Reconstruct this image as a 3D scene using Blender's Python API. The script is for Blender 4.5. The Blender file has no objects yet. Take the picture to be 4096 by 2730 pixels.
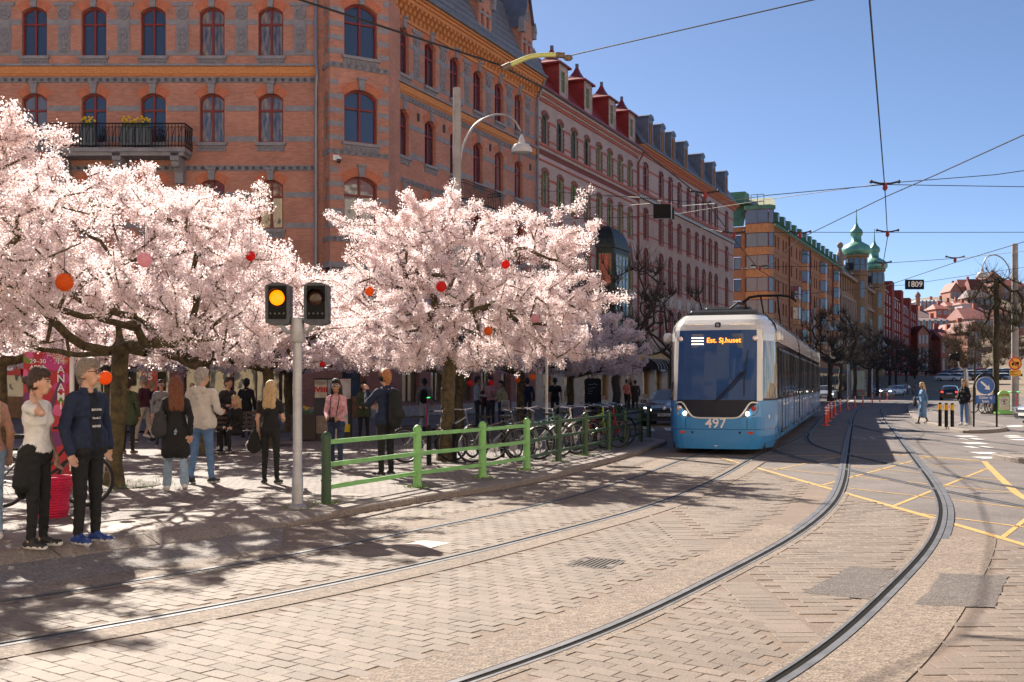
import bpy, bmesh, math, random
import numpy as np
from mathutils import Vector, Matrix
R = math.radians
random.seed(7); RNG = np.random.default_rng(7)
scene = bpy.context.scene
COL = scene.collection
FPX, HY, CAMH = 4400.0, 1535.0, 1.7        # focal length and horizon in photograph pixels, eye height in metres

# ---------------------------------------------------------------- camera, sky, sun, exposure
cam_d = bpy.data.cameras.new('camera'); cam = bpy.data.objects.new('camera', cam_d); COL.objects.link(cam)
cam.location = (0, 0, CAMH); cam.rotation_euler = (R(90), 0, 0)
cam_d.sensor_width = 36; cam_d.lens = FPX/4096*36; cam_d.shift_y = (HY-1365)/4096
cam_d.clip_start = .1; cam_d.clip_end = 9000
scene.camera = cam
SUN_EL, SUN_AZ = R(39), math.atan2(-.456, .89)      # azimuth from +Y towards +X
w = bpy.data.worlds.new('World'); scene.world = w; w.use_nodes = True
nt = w.node_tree; bg = nt.nodes['Background']
sky = nt.nodes.new('ShaderNodeTexSky'); sky.sky_type = 'NISHITA'; sky.sun_disc = False
sky.sun_elevation = SUN_EL; sky.sun_rotation = SUN_AZ
sky.air_density = .55; sky.dust_density = .3; sky.ozone_density = 3.2; sky.altitude = 0
nt.links.new(sky.outputs[0], bg.inputs[0]); bg.inputs[1].default_value = .056
sl = bpy.data.lights.new('sun', 'SUN'); sl.energy = 4.3; sl.angle = R(.53); sl.color = (1, .91, .79)
so = bpy.data.objects.new('sun', sl); COL.objects.link(so)
sd = Vector((math.sin(SUN_AZ)*math.cos(SUN_EL), math.cos(SUN_AZ)*math.cos(SUN_EL), math.sin(SUN_EL)))
so.rotation_euler = sd.to_track_quat('Z', 'Y').to_euler(); so.location = (0, 0, 60)
vs = scene.view_settings; vs.view_transform = 'Standard'; vs.look = 'None'; vs.exposure = 1.44; vs.gamma = 1
scene.cycles.max_bounces = 8; scene.cycles.diffuse_bounces = 6; scene.cycles.glossy_bounces = 3
scene.cycles.transmission_bounces = 4; scene.cycles.transparent_max_bounces = 6
scene.cycles.sample_clamp_indirect = 6; scene.cycles.use_denoising = True

# ---------------------------------------------------------------- helpers
def at(x, y, Z):            # photograph pixel at a depth -> world
    return Vector(((x-2048)/FPX*Z, Z, CAMH-(y-HY)/FPX*Z))
def gp(x, y, h=0.0):        # photograph pixel on the ground plane at height h
    Z = (CAMH-h)*FPX/(y-HY); return Vector(((x-2048)/FPX*Z, Z, h))

MATS = {}
def mat(name, col=(.5,.5,.5), rough=.6, metal=0.0, var=0.0, scale=4.0, bump=0.0, bscale=30.0, emit=None, estr=0, spec=None, coat=0, trans=0, hue=None):
    """procedural material: colour with noise variation (var), fine relief (bump)"""
    if name in MATS: return MATS[name]
    m = bpy.data.materials.new(name); MATS[name] = m; m.use_nodes = True
    n = m.node_tree.nodes; l = m.node_tree.links; b = n['Principled BSDF']
    b.inputs['Base Color'].default_value = (*col, 1); b.inputs['Roughness'].default_value = rough
    b.inputs['Metallic'].default_value = metal
    if spec is not None: b.inputs['Specular IOR Level'].default_value = spec
    if coat: b.inputs['Coat Weight'].default_value = coat; b.inputs['Coat Roughness'].default_value = .04
    if trans: b.inputs['Transmission Weight'].default_value = trans
    if emit: b.inputs['Emission Color'].default_value = (*emit, 1); b.inputs['Emission Strength'].default_value = estr
    if var or bump:
        tc = n.new('ShaderNodeTexCoord')
    if var:
        nz = n.new('ShaderNodeTexNoise'); nz.inputs['Scale'].default_value = scale; nz.inputs['Detail'].default_value = 6; nz.inputs['Roughness'].default_value = .65
        l.new(tc.outputs['Object'], nz.inputs['Vector'])
        rp = n.new('ShaderNodeMapRange'); rp.inputs[1].default_value = .3; rp.inputs[2].default_value = .7
        l.new(nz.outputs['Fac'], rp.inputs[0])
        mx = n.new('ShaderNodeMix'); mx.data_type = 'RGBA'
        a = tuple(max(0, c*(1-var)) for c in col); c2 = tuple(min(1, c*(1+var)) for c in (hue or col))
        mx.inputs[6].default_value = (*a, 1); mx.inputs[7].default_value = (*c2, 1)
        l.new(rp.outputs[0], mx.inputs[0]); l.new(mx.outputs[2], b.inputs['Base Color'])
    if bump:
        nb = n.new('ShaderNodeTexNoise'); nb.inputs['Scale'].default_value = bscale; nb.inputs['Detail'].default_value = 4
        l.new(tc.outputs['Object'], nb.inputs['Vector'])
        bp = n.new('ShaderNodeBump'); bp.inputs['Strength'].default_value = bump; bp.inputs['Distance'].default_value = .02
        l.new(nb.outputs['Fac'], bp.inputs['Height']); l.new(bp.outputs[0], b.inputs['Normal'])
    return m

def brick_mat(name, c1, c2, mortar, bw=.25, bh=.075, ms=.008, stain=.25):
    m = bpy.data.materials.new(name); MATS[name] = m; m.use_nodes = True
    n = m.node_tree.nodes; l = m.node_tree.links; b = n['Principled BSDF']; b.inputs['Roughness'].default_value = .85
    tc = n.new('ShaderNodeTexCoord'); sp = n.new('ShaderNodeSeparateXYZ'); l.new(tc.outputs['Object'], sp.inputs[0])
    ad = n.new('ShaderNodeMath'); ad.operation = 'ADD'; l.new(sp.outputs[0], ad.inputs[0]); l.new(sp.outputs[1], ad.inputs[1])
    cb = n.new('ShaderNodeCombineXYZ'); l.new(ad.outputs[0], cb.inputs[0]); l.new(sp.outputs[2], cb.inputs[1])
    br = n.new('ShaderNodeTexBrick'); br.inputs['Scale'].default_value = 1; br.inputs['Brick Width'].default_value = bw; br.inputs['Row Height'].default_value = bh
    br.inputs['Mortar Size'].default_value = ms; br.inputs['Mortar Smooth'].default_value = .2; br.inputs['Bias'].default_value = 0
    br.inputs['Color1'].default_value = (*c1, 1); br.inputs['Color2'].default_value = (*c2, 1); br.inputs['Mortar'].default_value = (*mortar, 1)
    l.new(cb.outputs[0], br.inputs['Vector'])
    nz = n.new('ShaderNodeTexNoise'); nz.inputs['Scale'].default_value = .55; nz.inputs['Detail'].default_value = 8; nz.inputs['Roughness'].default_value = .7
    l.new(tc.outputs['Object'], nz.inputs['Vector'])
    mr = n.new('ShaderNodeMapRange'); mr.inputs[1].default_value = .3; mr.inputs[2].default_value = .72; mr.inputs[3].default_value = 1-stain; mr.inputs[4].default_value = 1+stain*.5
    l.new(nz.outputs['Fac'], mr.inputs[0])
    mx = n.new('ShaderNodeMix'); mx.data_type = 'RGBA'; mx.blend_type = 'MULTIPLY'; mx.inputs[0].default_value = 1
    l.new(br.outputs['Color'], mx.inputs[6]); l.new(mr.outputs[0], mx.inputs[7])
    l.new(mx.outputs[2], b.inputs['Base Color'])
    bp = n.new('ShaderNodeBump'); bp.inputs['Strength'].default_value = .5; bp.inputs['Distance'].default_value = .01; bp.invert = True
    l.new(br.outputs['Fac'], bp.inputs['Height']); l.new(bp.outputs[0], b.inputs['Normal'])
    return m

def glass_mat(name, col=(.02,.025,.035), rough=.03, wob=.0, spec=.5, alpha=None):
    """window glass seen from outside: dark room behind a reflecting, slightly wavy pane"""
    m = bpy.data.materials.new(name); MATS[name] = m; m.use_nodes = True
    n = m.node_tree.nodes; l = m.node_tree.links; b = n['Principled BSDF']
    b.inputs['Base Color'].default_value = (*col, 1); b.inputs['Roughness'].default_value = rough; b.inputs['IOR'].default_value = 1.9
    if spec != .5: b.inputs['Specular IOR Level'].default_value = spec
    if wob:
        tc = n.new('ShaderNodeTexCoord'); nz = n.new('ShaderNodeTexNoise'); nz.inputs['Scale'].default_value = 1.6; nz.inputs['Detail'].default_value = 1
        l.new(tc.outputs['Object'], nz.inputs['Vector'])
        bp = n.new('ShaderNodeBump'); bp.inputs['Strength'].default_value = wob; bp.inputs['Distance'].default_value = .03
        l.new(nz.outputs['Fac'], bp.inputs['Height']); l.new(bp.outputs[0], b.inputs['Normal'])
    return m

class MB:
    """collects geometry; build() links it as ONE mesh object"""
    def __init__(s): s.v = []; s.f = []; s.mi = []; s.m = 0
    def mat(s, i): s.m = i; return s
    def add(s, vs, fs):
        o = len(s.v); s.v += [tuple(p) for p in vs]
        for f in fs: s.f.append(tuple(o+i for i in f)); s.mi.append(s.m)
        return s
    def quad(s, a, b, c, d): return s.add([a,b,c,d], [(0,1,2,3)])
    def box(s, x0, x1, y0, y1, z0, z1):
        return s.add([(x0,y0,z0),(x1,y0,z0),(x1,y1,z0),(x0,y1,z0),(x0,y0,z1),(x1,y0,z1),(x1,y1,z1),(x0,y1,z1)],
                     [(3,2,1,0),(4,5,6,7),(0,1,5,4),(1,2,6,5),(2,3,7,6),(3,0,4,7)])
    def cbox(s, x0, x1, y0, y1, z0, z1, c=.01):      # box with chamfered edges (as a convex hull of three slabs)
        v = []; 
        for sx, X, dx in ((0,x0,c),(1,x1,-c)):
            for sy, Y, dy in ((0,y0,c),(1,y1,-c)):
                for sz, Z, dz in ((0,z0,c),(1,z1,-c)):
                    v += [(X+dx,Y+dy,Z),(X+dx,Y,Z+dz),(X,Y+dy,Z+dz)]
        bm = bmesh.new(); [bm.verts.new(p) for p in v]; bmesh.ops.convex_hull(bm, input=bm.verts)
        bm.verts.ensure_lookup_table(); bm.verts.index_update()
        bmesh.ops.dissolve_limit(bm, angle_limit=.01, verts=bm.verts, edges=bm.edges); bm.verts.index_update()
        s.add([p.co[:] for p in bm.verts], [tuple(q.index for q in f.verts) for f in bm.faces]); bm.free(); return s
    def prism(s, pts, z0, z1, axis='z', cap=True):
        """pts 2-D outline; extruded along axis between z0 and z1"""
        n = len(pts)
        def P(p, t): return (p[0],p[1],t) if axis == 'z' else ((p[0],t,p[1]) if axis == 'y' else (t,p[0],p[1]))
        v = [P(p,z0) for p in pts]+[P(p,z1) for p in pts]
        f = [(i,(i+1)%n,n+(i+1)%n,n+i) for i in range(n)]
        if cap: f += [tuple(range(n-1,-1,-1)), tuple(range(n,2*n))]
        return s.add(v, f)
    def tube(s, path, r, n=8, cap=True):
        path = [Vector(p) for p in path]; k = len(path); rs = r if hasattr(r,'__len__') else [r]*k
        up = None; v = []; f = []
        for i, p in enumerate(path):
            t = (path[min(i+1,k-1)]-path[max(i-1,0)])
            t = t.normalized() if t.length > 1e-9 else Vector((0,0,1))
            if up is None:
                up = Vector((0,0,1)) if abs(t.z) < .9 else Vector((1,0,0))
            a = t.cross(up); a = a.normalized() if a.length > 1e-6 else Vector((1,0,0)); up = a.cross(t)
            for j in range(n):
                q = 2*math.pi*j/n; v.append(p+(a*math.cos(q)+up*math.sin(q))*rs[i])
        for i in range(k-1):
            for j in range(n): f.append((i*n+j, i*n+(j+1)%n, (i+1)*n+(j+1)%n, (i+1)*n+j))
        if cap: f += [tuple(range(n-1,-1,-1)), tuple(range((k-1)*n, k*n))]
        return s.add(v, f)
    def lathe(s, prof, n=16, c=(0,0,0), axis='z'):
        v = []; f = []; k = len(prof)
        for r, z in prof:
            for j in range(n):
                q = 2*math.pi*j/n; x, y = r*math.cos(q), r*math.sin(q)
                p = (x,y,z) if axis == 'z' else ((x,z,y) if axis == 'y' else (z,x,y))
                v.append((c[0]+p[0], c[1]+p[1], c[2]+p[2]))
        for i in range(k-1):
            for j in range(n): f.append((i*n+j, i*n+(j+1)%n, (i+1)*n+(j+1)%n, (i+1)*n+j))
        f += [tuple(range(n-1,-1,-1)), tuple(range((k-1)*n, k*n))]
        return s.add(v, f)
    def ellip(s, c, r, n=12, m=8):
        prof = [(math.sin(math.pi*i/m), -math.cos(math.pi*i/m)) for i in range(m+1)]
        t = MB(); t.lathe([(max(a,1e-3), b) for a, b in prof], n)
        return s.add([(c[0]+p[0]*r[0], c[1]+p[1]*r[1], c[2]+p[2]*r[2]) for p in t.v], t.f)
    def mesh(s, name, mats, smooth=False, ang=None):
        me = bpy.data.meshes.new(name); me.from_pydata(s.v, [], s.f)
        for m_ in (mats if isinstance(mats,(list,tuple)) else [mats]): me.materials.append(m_)
        if any(s.mi): me.polygons.foreach_set('material_index', s.mi)
        if smooth: 
            me.polygons.foreach_set('use_smooth', [True]*len(me.polygons))
            if ang: 
                try: me.set_sharp_from_angle(angle=R(ang))
                except Exception: pass
        me.update(); return me
    def build(s, name, mats, parent=None, loc=(0,0,0), rz=0, smooth=False, ang=40, **kw):
        return obj(name, s.mesh(name, mats, smooth, ang), parent, loc, rz, **kw)

def obj(name, data, parent=None, loc=(0,0,0), rz=0, label=None, cat=None, group=None, kind=None, rot=None, scale=None):
    o = bpy.data.objects.new(name, data); COL.objects.link(o); o.parent = parent
    o.location = loc; o.rotation_euler = rot if rot else (0,0,rz)
    if scale: o.scale = scale
    tag(o, label, cat, group, kind); return o
def tag(o, label=None, cat=None, group=None, kind=None):
    if label: o['label'] = label
    if cat: o['category'] = cat
    if group: o['group'] = group
    if kind: o['kind'] = kind
    return o
def empty(name, loc, rz=0, **kw): return obj(name, None, None, loc, rz, **kw)
def copy_tree(o, parent=None):
    c = o.copy(); COL.objects.link(c); c.parent = parent
    for ch in list(o.children): copy_tree(ch, c)
    return c
def text(body, size, parent, loc, rot, m, name='lettering', align='CENTER', off=0.0, ext=.002, sx=1.0, space=1.0):
    """lettering as a mesh"""
    cu = bpy.data.curves.new(name, 'FONT'); cu.body = body; cu.size = size; cu.align_x = align; cu.align_y = 'CENTER'
    cu.extrude = ext; cu.offset = off; cu.space_character = space; cu.resolution_u = 3
    t = bpy.data.objects.new(name, cu); COL.objects.link(t)
    bpy.context.view_layer.update(); me = bpy.data.meshes.new_from_object(t.evaluated_get(bpy.context.evaluated_depsgraph_get()))
    bpy.data.objects.remove(t); me.name = name; me.materials.clear(); me.materials.append(m)
    o = bpy.data.objects.new(name, me); COL.objects.link(o); o.parent = parent; o.location = loc; o.rotation_euler = rot; o.scale = (sx,1,1)
    return o
def cat_rom(pts, step=.25):
    """smooth curve through points, resampled"""
    p = np.array([(q[0], q[1]) for q in pts], float); p = np.vstack([2*p[0]-p[1], p, 2*p[-1]-p[-2]]); out = []
    for i in range(1, len(p)-2):
        L = np.linalg.norm(p[i+1]-p[i]); k = max(2, int(L/step))
        for t in np.linspace(0, 1, k, endpoint=False):
            a,b,c,d = p[i-1],p[i],p[i+1],p[i+2]
            out.append(.5*((2*b)+(-a+c)*t+(2*a-5*b+4*c-d)*t*t+(-a+3*b-3*c+d)*t**3))
    out.append(p[-2]); return np.array(out)
def smooth_line(q, k=3):
    q = q.copy()
    for _ in range(k): q[1:-1] = .25*q[:-2]+.5*q[1:-1]+.25*q[2:]
    return q
def offset(line, d):
    t = np.gradient(line, axis=0); t /= np.linalg.norm(t, axis=1)[:,None]
    return line+np.c_[t[:,1], -t[:,0]]*d           # positive = to the right of travel
def strip(mb, line, d0, d1, z0, z1=None):
    """flat (z1 None) or box strip between offsets d0, d1 along a line"""
    a = offset(line, d0); b = offset(line, d1)
    for i in range(len(line)-1):
        if z1 is None: mb.quad((*a[i],z0),(*b[i],z0),(*b[i+1],z0),(*a[i+1],z0))
        else:
            mb.quad((*a[i],z1),(*b[i],z1),(*b[i+1],z1),(*a[i+1],z1)); mb.quad((*a[i],z0),(*a[i],z1),(*a[i+1],z1),(*a[i+1],z0)); mb.quad((*b[i],z1),(*b[i],z0),(*b[i+1],z0),(*b[i+1],z1))
    return mb
def poly_sheet(name, pts, z, m, **kw):
    bm = bmesh.new(); vs = [bm.verts.new((p[0],p[1],z)) for p in pts]; f = bm.faces.new(vs)
    if f.normal.z < 0: f.normal_flip()
    bmesh.ops.triangulate(bm, faces=[f]); me = bpy.data.meshes.new(name); bm.to_mesh(me); bm.free(); me.materials.append(m)
    return obj(name, me, kw.pop('parent', None), (0,0,0), **kw)
def inpoly(x, y, P):
    c = False; n = len(P); j = n-1
    for i in range(n):
        if (P[i][1] > y) != (P[j][1] > y) and x < (P[j][0]-P[i][0])*(y-P[i][1])/(P[j][1]-P[i][1])+P[i][0]: c = not c
        j = i
    return c
def dist_line(px, py, L):
    """distance of points to a dense polyline (numpy)"""
    P = np.c_[px, py]; return np.sqrt(((P[:,None,:]-L[None,:,:])**2).sum(2).min(1))
# ---------------------------------------------------------------- ground, tracks, paving
def speck_mat(name, c1, c2, scale, rough=.85, big=.12, bump=.4):
    m = bpy.data.materials.new(name); MATS[name] = m; m.use_nodes = True
    n = m.node_tree.nodes; l = m.node_tree.links; b = n['Principled BSDF']; b.inputs['Roughness'].default_value = rough
    tc = n.new('ShaderNodeTexCoord'); geo = n.new('ShaderNodeNewGeometry')
    v = n.new('ShaderNodeTexVoronoi'); v.inputs['Scale'].default_value = scale; l.new(geo.outputs['Position'], v.inputs['Vector'])
    nz = n.new('ShaderNodeTexNoise'); nz.inputs['Scale'].default_value = .8; nz.inputs['Detail'].default_value = 9; nz.inputs['Roughness'].default_value = .7; l.new(geo.outputs['Position'], nz.inputs['Vector'])
    mx = n.new('ShaderNodeMix'); mx.data_type = 'RGBA'; mx.inputs[6].default_value = (*c1,1); mx.inputs[7].default_value = (*c2,1)
    sp = n.new('ShaderNodeSeparateColor'); l.new(v.outputs['Color'], sp.inputs[0]); l.new(sp.outputs[0], mx.inputs[0])
    mr = n.new('ShaderNodeMapRange'); mr.inputs[1].default_value = .3; mr.inputs[2].default_value = .7; mr.inputs[3].default_value = 1-big*2; mr.inputs[4].default_value = 1+big
    l.new(nz.outputs['Fac'], mr.inputs[0])
    m2 = n.new('ShaderNodeMix'); m2.data_type = 'RGBA'; m2.blend_type = 'MULTIPLY'; m2.inputs[0].default_value = 1
    l.new(mx.outputs[2], m2.inputs[6]); l.new(mr.outputs[0], m2.inputs[7]); l.new(m2.outputs[2], b.inputs['Base Color'])
    bp = n.new('ShaderNodeBump'); bp.inputs['Strength'].default_value = bump; bp.inputs['Distance'].default_value = .008
    l.new(v.outputs['Distance'], bp.inputs['Height']); l.new(bp.outputs[0], b.inputs['Normal'])
    return m
ASPH = speck_mat('asphalt', (0.103,0.086,0.079), (0.189,0.157,0.142), 70, big=.2)
COARSE = speck_mat('coarse_asphalt', (0.119,0.087,0.065), (0.269,0.209,0.161), 42, bump=.9)
PATCHM = speck_mat('patch_asphalt', (0.060,0.049,0.043), (0.146,0.119,0.103), 45, bump=.9)
BED = speck_mat('joint_sand', (0.144,0.102,0.075), (0.210,0.155,0.116), 60)
KERBM = speck_mat('kerb_granite', (0.172,0.142,0.125), (0.310,0.258,0.219), 60)
def block_mat(name, cs):
    """stone blocks: tone differs from block to block (island) plus grain"""
    m = bpy.data.materials.new(name); MATS[name] = m; m.use_nodes = True
    n = m.node_tree.nodes; l = m.node_tree.links; b = n['Principled BSDF']; b.inputs['Roughness'].default_value = .75
    geo = n.new('ShaderNodeNewGeometry'); rp = n.new('ShaderNodeValToRGB')
    for i, c in enumerate(cs):
        e = rp.color_ramp.elements[i] if i < 2 else rp.color_ramp.elements.new(0)
        e.position = i/(len(cs)-1); e.color = (*c, 1)
    nz = n.new('ShaderNodeTexNoise'); nz.inputs['Scale'].default_value = 1.1; nz.inputs['Detail'].default_value = 9; nz.inputs['Roughness'].default_value = .75; l.new(geo.outputs['Position'], nz.inputs['Vector'])
    wn = n.new('ShaderNodeTexWhiteNoise'); l.new(geo.outputs['Position'], wn.inputs['Vector'])
    oi = n.new('ShaderNodeObjectInfo')
    ad = n.new('ShaderNodeMath'); ad.operation = 'ADD'; l.new(geo.outputs['Random Per Island'], ad.inputs[0]); l.new(oi.outputs['Random'], ad.inputs[1])
    fr = n.new('ShaderNodeMath'); fr.operation = 'FRACT'; l.new(ad.outputs[0], fr.inputs[0]); l.new(fr.outputs[0], rp.inputs[0])
    f2 = n.new('ShaderNodeTexNoise'); f2.inputs['Scale'].default_value = 60; f2.inputs['Detail'].default_value = 3; l.new(geo.outputs['Position'], f2.inputs['Vector'])
    sm = n.new('ShaderNodeMath'); sm.operation = 'ADD'; l.new(nz.outputs['Fac'], sm.inputs[0]); l.new(f2.outputs['Fac'], sm.inputs[1])
    mr = n.new('ShaderNodeMapRange'); mr.inputs[1].default_value = .65; mr.inputs[2].default_value = 1.35; mr.inputs[3].default_value = .66; mr.inputs[4].default_value = 1.25; l.new(sm.outputs[0], mr.inputs[0])
    m2 = n.new('ShaderNodeMix'); m2.data_type = 'RGBA'; m2.blend_type = 'MULTIPLY'; m2.inputs[0].default_value = 1
    l.new(rp.outputs[0], m2.inputs[6]); l.new(mr.outputs[0], m2.inputs[7]); l.new(m2.outputs[2], b.inputs['Base Color'])
    bp = n.new('ShaderNodeBump'); bp.inputs['Strength'].default_value = .6; bp.inputs['Distance'].default_value = .006
    l.new(f2.outputs['Fac'], bp.inputs['Height']); l.new(bp.outputs[0], b.inputs['Normal'])
    return m
BLOCKM = block_mat('paving_stone', [(0.150,0.113,0.087),(0.183,0.140,0.108),(0.165,0.126,0.097),(0.200,0.155,0.121)])
def sett_mat():
    m = bpy.data.materials.new('granite_setts'); m.use_nodes = True
    n = m.node_tree.nodes; l = m.node_tree.links; b = n['Principled BSDF']; b.inputs['Roughness'].default_value = .8
    geo = n.new('ShaderNodeNewGeometry'); mp = n.new('ShaderNodeMapping'); mp.inputs['Rotation'].default_value = (0,0,R(-42)); l.new(geo.outputs['Position'], mp.inputs[0])
    br = n.new('ShaderNodeTexBrick'); br.inputs['Scale'].default_value = 1; br.inputs['Brick Width'].default_value = .15; br.inputs['Row Height'].default_value = .11; br.inputs['Mortar Size'].default_value = .011
    br.inputs['Color1'].default_value = (.15,.125,.112,1); br.inputs['Color2'].default_value = (.24,.20,.18,1); br.inputs['Mortar'].default_value = (.09,.07,.055,1)
    wv = n.new('ShaderNodeTexNoise'); wv.inputs['Scale'].default_value = 2.2; l.new(geo.outputs['Position'], wv.inputs['Vector'])
    am = n.new('ShaderNodeVectorMath'); am.operation = 'MULTIPLY_ADD'; am.inputs[1].default_value = (.16,.16,0); l.new(wv.outputs['Color'], am.inputs[0]); l.new(mp.outputs[0], am.inputs[2])
    l.new(am.outputs[0], br.inputs['Vector'])
    nz = n.new('ShaderNodeTexNoise'); nz.inputs['Scale'].default_value = .7; nz.inputs['Detail'].default_value = 8; l.new(geo.outputs['Position'], nz.inputs['Vector'])
    mr = n.new('ShaderNodeMapRange'); mr.inputs[1].default_value = .3; mr.inputs[2].default_value = .7; mr.inputs[3].default_value = .7; mr.inputs[4].default_value = 1.25; l.new(nz.outputs['Fac'], mr.inputs[0])
    m2 = n.new('ShaderNodeMix'); m2.data_type = 'RGBA'; m2.blend_type = 'MULTIPLY'; m2.inputs[0].default_value = 1
    l.new(br.outputs['Color'], m2.inputs[6]); l.new(mr.outputs[0], m2.inputs[7]); l.new(m2.outputs[2], b.inputs['Base Color'])
    bp = n.new('ShaderNodeBump'); bp.invert = True; bp.inputs['Strength'].default_value = .8; bp.inputs['Distance'].default_value = .02; l.new(br.outputs['Fac'], bp.inputs['Height']); l.new(bp.outputs[0], b.inputs['Normal'])
    return m
SETT = sett_mat()
SLABM = block_mat('footway_slab', [(0.189,0.150,0.129),(0.241,0.194,0.163),(0.215,0.172,0.146)])

g = MB(); g.add([(-3000,-1500,0),(3000,-1500,0),(3000,3500,0),(-3000,3500,0)], [(0,1,2,3)])
g.build('road', ASPH, kind='structure')

def GL(pts): return [gp(x,y)[:2] for x,y in pts]
L1 = smooth_line(cat_rom(GL([(-1500,2628),(-700,2511),(0,2412),(571,2328),(1400,2180),(1795,2097),(2128,2030),(2390,1958),(2600,1889),(2778,1822)])+[(8.2,36.5),(15.2,58.7),(23.5,82)], .25), 30)
R1p = GL([(1500,2842),(1872,2728),(2211,2615),(2600,2445.6),(2839,2320),(3144,2163),(3314,2030),(3365,1934),(3382,1839),(3402,1717),(3416,1663)])
R1 = smooth_line(cat_rom(R1p+[(25.6,79.6),(40.6,111),(62,156),(90,215)], .25), 30)
L2, R2 = offset(L1, 1.5), offset(R1, 1.5)
C1 = smooth_line(cat_rom([(7.3,12),(7.0,15.05),(6.76,17.6),(6.55,21.9),(6.6,27.7),(7.4,33),(9.2,39.5)], .25), 20)
C2 = offset(C1, 1.5)
D2 = smooth_line(cat_rom([(12.2,16),(12.4,26.7),(12.6,35.8),(13.8,44.5),(15.2,50)], .25), 20)
D1 = offset(D2, 1.5)
STEEL = mat('worn_rail_steel', (.12,.12,.13), .66, .55, var=.35, scale=3)
GROOVE = mat('groove_black', (.008,.007,.006), .95, spec=.1)  # near-black, for the rail grooves and under the grate bars
ROADK = empty('tram_tracks', (0,0,0), kind='structure')
def rail(line, inner, name='rail', z=.017):
    mb = MB(); mb.mat(0); strip(mb, line, -.03*inner-.005, .03*inner-.005 if inner>0 else .03-.005, 0, z) if False else None
    a, b_ = (-.026, .026)
    strip(mb, line, a, b_, 0, z)
    mb.mat(1); s0, s1 = (b_, b_+.05) if inner > 0 else (a-.05, a); strip(mb, line, s0, s1, .0105)
    mb.mat(0); s0, s1 = (b_+.05, b_+.075) if inner > 0 else (a-.075, a-.05); strip(mb, line, s0, s1, 0, z)
    return mb.build(name, [STEEL, GROOVE], ROADK)
for ln, s in ((L1,1),(L2,-1),(R1,1),(R2,-1)): rail(ln, s)
for ln, s in ((C1,1),(C2,-1),(D2,1),(D1,-1)): rail(ln, s, z=.0165)

# wide steel crossing plates that flank the turnout rails
pl = MB()
seg = [i for i in range(len(R1)) if 12.5 < R1[i][1] < 44]
strip(pl, R1[seg[0]:seg[-1]], -.10, -.036, 0, .0163); strip(pl, offset(R1,1.5)[seg[0]:seg[-1]], .036, .11, 0, .0163)
pl.build('crossing_plate', STEEL, ROADK)

# kerb line of the plaza, in driving direction
KP = GL([(-700,2365),(0,2269),(381,2218),(666,2183),(982,2138),(1241,2095),(1444,2056),(1819,1990),(1997,1963),(2200,1919),(2378,1871),(2520,1830),(2620,1797)])
KERB = smooth_line(cat_rom(KP+[(4.28,30.6),(4.4,31.6),(4.0,32.6),(3.5,33.6)], .12), 12)
BACKK = cat_rom([(3.5,33.6),(3.45,36),(3.7,39),(4.3,43),(8.6,55.5),(18.5,83.5),(29.9,115.8)], .5)
FAC_D = np.array([.4158,.9094]); FAC_N = np.array([.9094,-.4158])
def fac(Z, off=0): # point on the street building line at depth Z, offset towards the street
    X = (-26.92+.4158*Z)/.9094; return np.array([X, Z])+FAC_N*off
PZ = .1
plaza = [tuple(p) for p in offset(KERB,-.28)[:-6:2]]+[tuple(p) for p in offset(BACKK,-.2)[2::3]]+[tuple(fac(118,-1)), tuple(fac(118,-8)), (-60,60), (-60,3), (KERB[0][0]-.3, KERB[0][1])]
pav = poly_sheet('plaza_pavement', plaza, PZ, SETT, kind='structure')
# kerb stones, one by one
def kerb_stones(line, parent, length=1.05, h0=.1, width=.3, drop=lambda p: 0.0, name='kerb_stone'):
    s = np.r_[0, np.cumsum(np.linalg.norm(np.diff(line,axis=0),axis=1))]; d = 0; base = empty if False else None
    while d < s[-1]-.2:
        e = min(d+length*random.uniform(.85,1.15), s[-1])
        k = max(3, int((e-d)/.25)+1); ts = np.linspace(d+.008, e-.008, k)
        q = np.c_[np.interp(ts,s,line[:,0]), np.interp(ts,s,line[:,1])]
        t = np.gradient(q,axis=0); t /= np.linalg.norm(t,axis=1)[:,None]; nn = np.c_[t[:,1],-t[:,0]]
        mb = MB(); jz = random.uniform(-.006,.006); prev = None; c = .02
        for i in range(k):
            dr = drop(q[i]); ho = h0-dr+jz; hi = h0+.004+jz*.3
            prof = [(.0,-.02),(.0+.004,ho-c),(-c,ho),(-width,hi),(-width,-.02)]
            row = [(q[i][0]+nn[i][0]*a, q[i][1]+nn[i][1]*a, z) for a, z in prof]
            if prev:
                o = len(mb.v); mb.v += prev+row
                for j in range(4): mb.f.append((o+j,o+j+1,o+5+j+1,o+5+j)); mb.mi.append(0)
            else: first = row
            prev = row
        mb.add(first, [(0,1,2,3,4)]); mb.add(prev, [(4,3,2,1,0)])
        mb.build(name, KERBM, parent); d = e
def dropf(p):       # the kerb is lowered at the crossing on the left
    return .075*min(1, max(0, (-2.15-p[0])/.9))
kerb_stones(KERB, pav, drop=dropf)
kerb_stones(BACKK, pav, length=2.4)
sl_ = MB()                                             # row of footway slabs behind the kerb
q = offset(KERB, -.3); s = np.r_[0, np.cumsum(np.linalg.norm(np.diff(q,axis=0),axis=1))]
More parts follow.
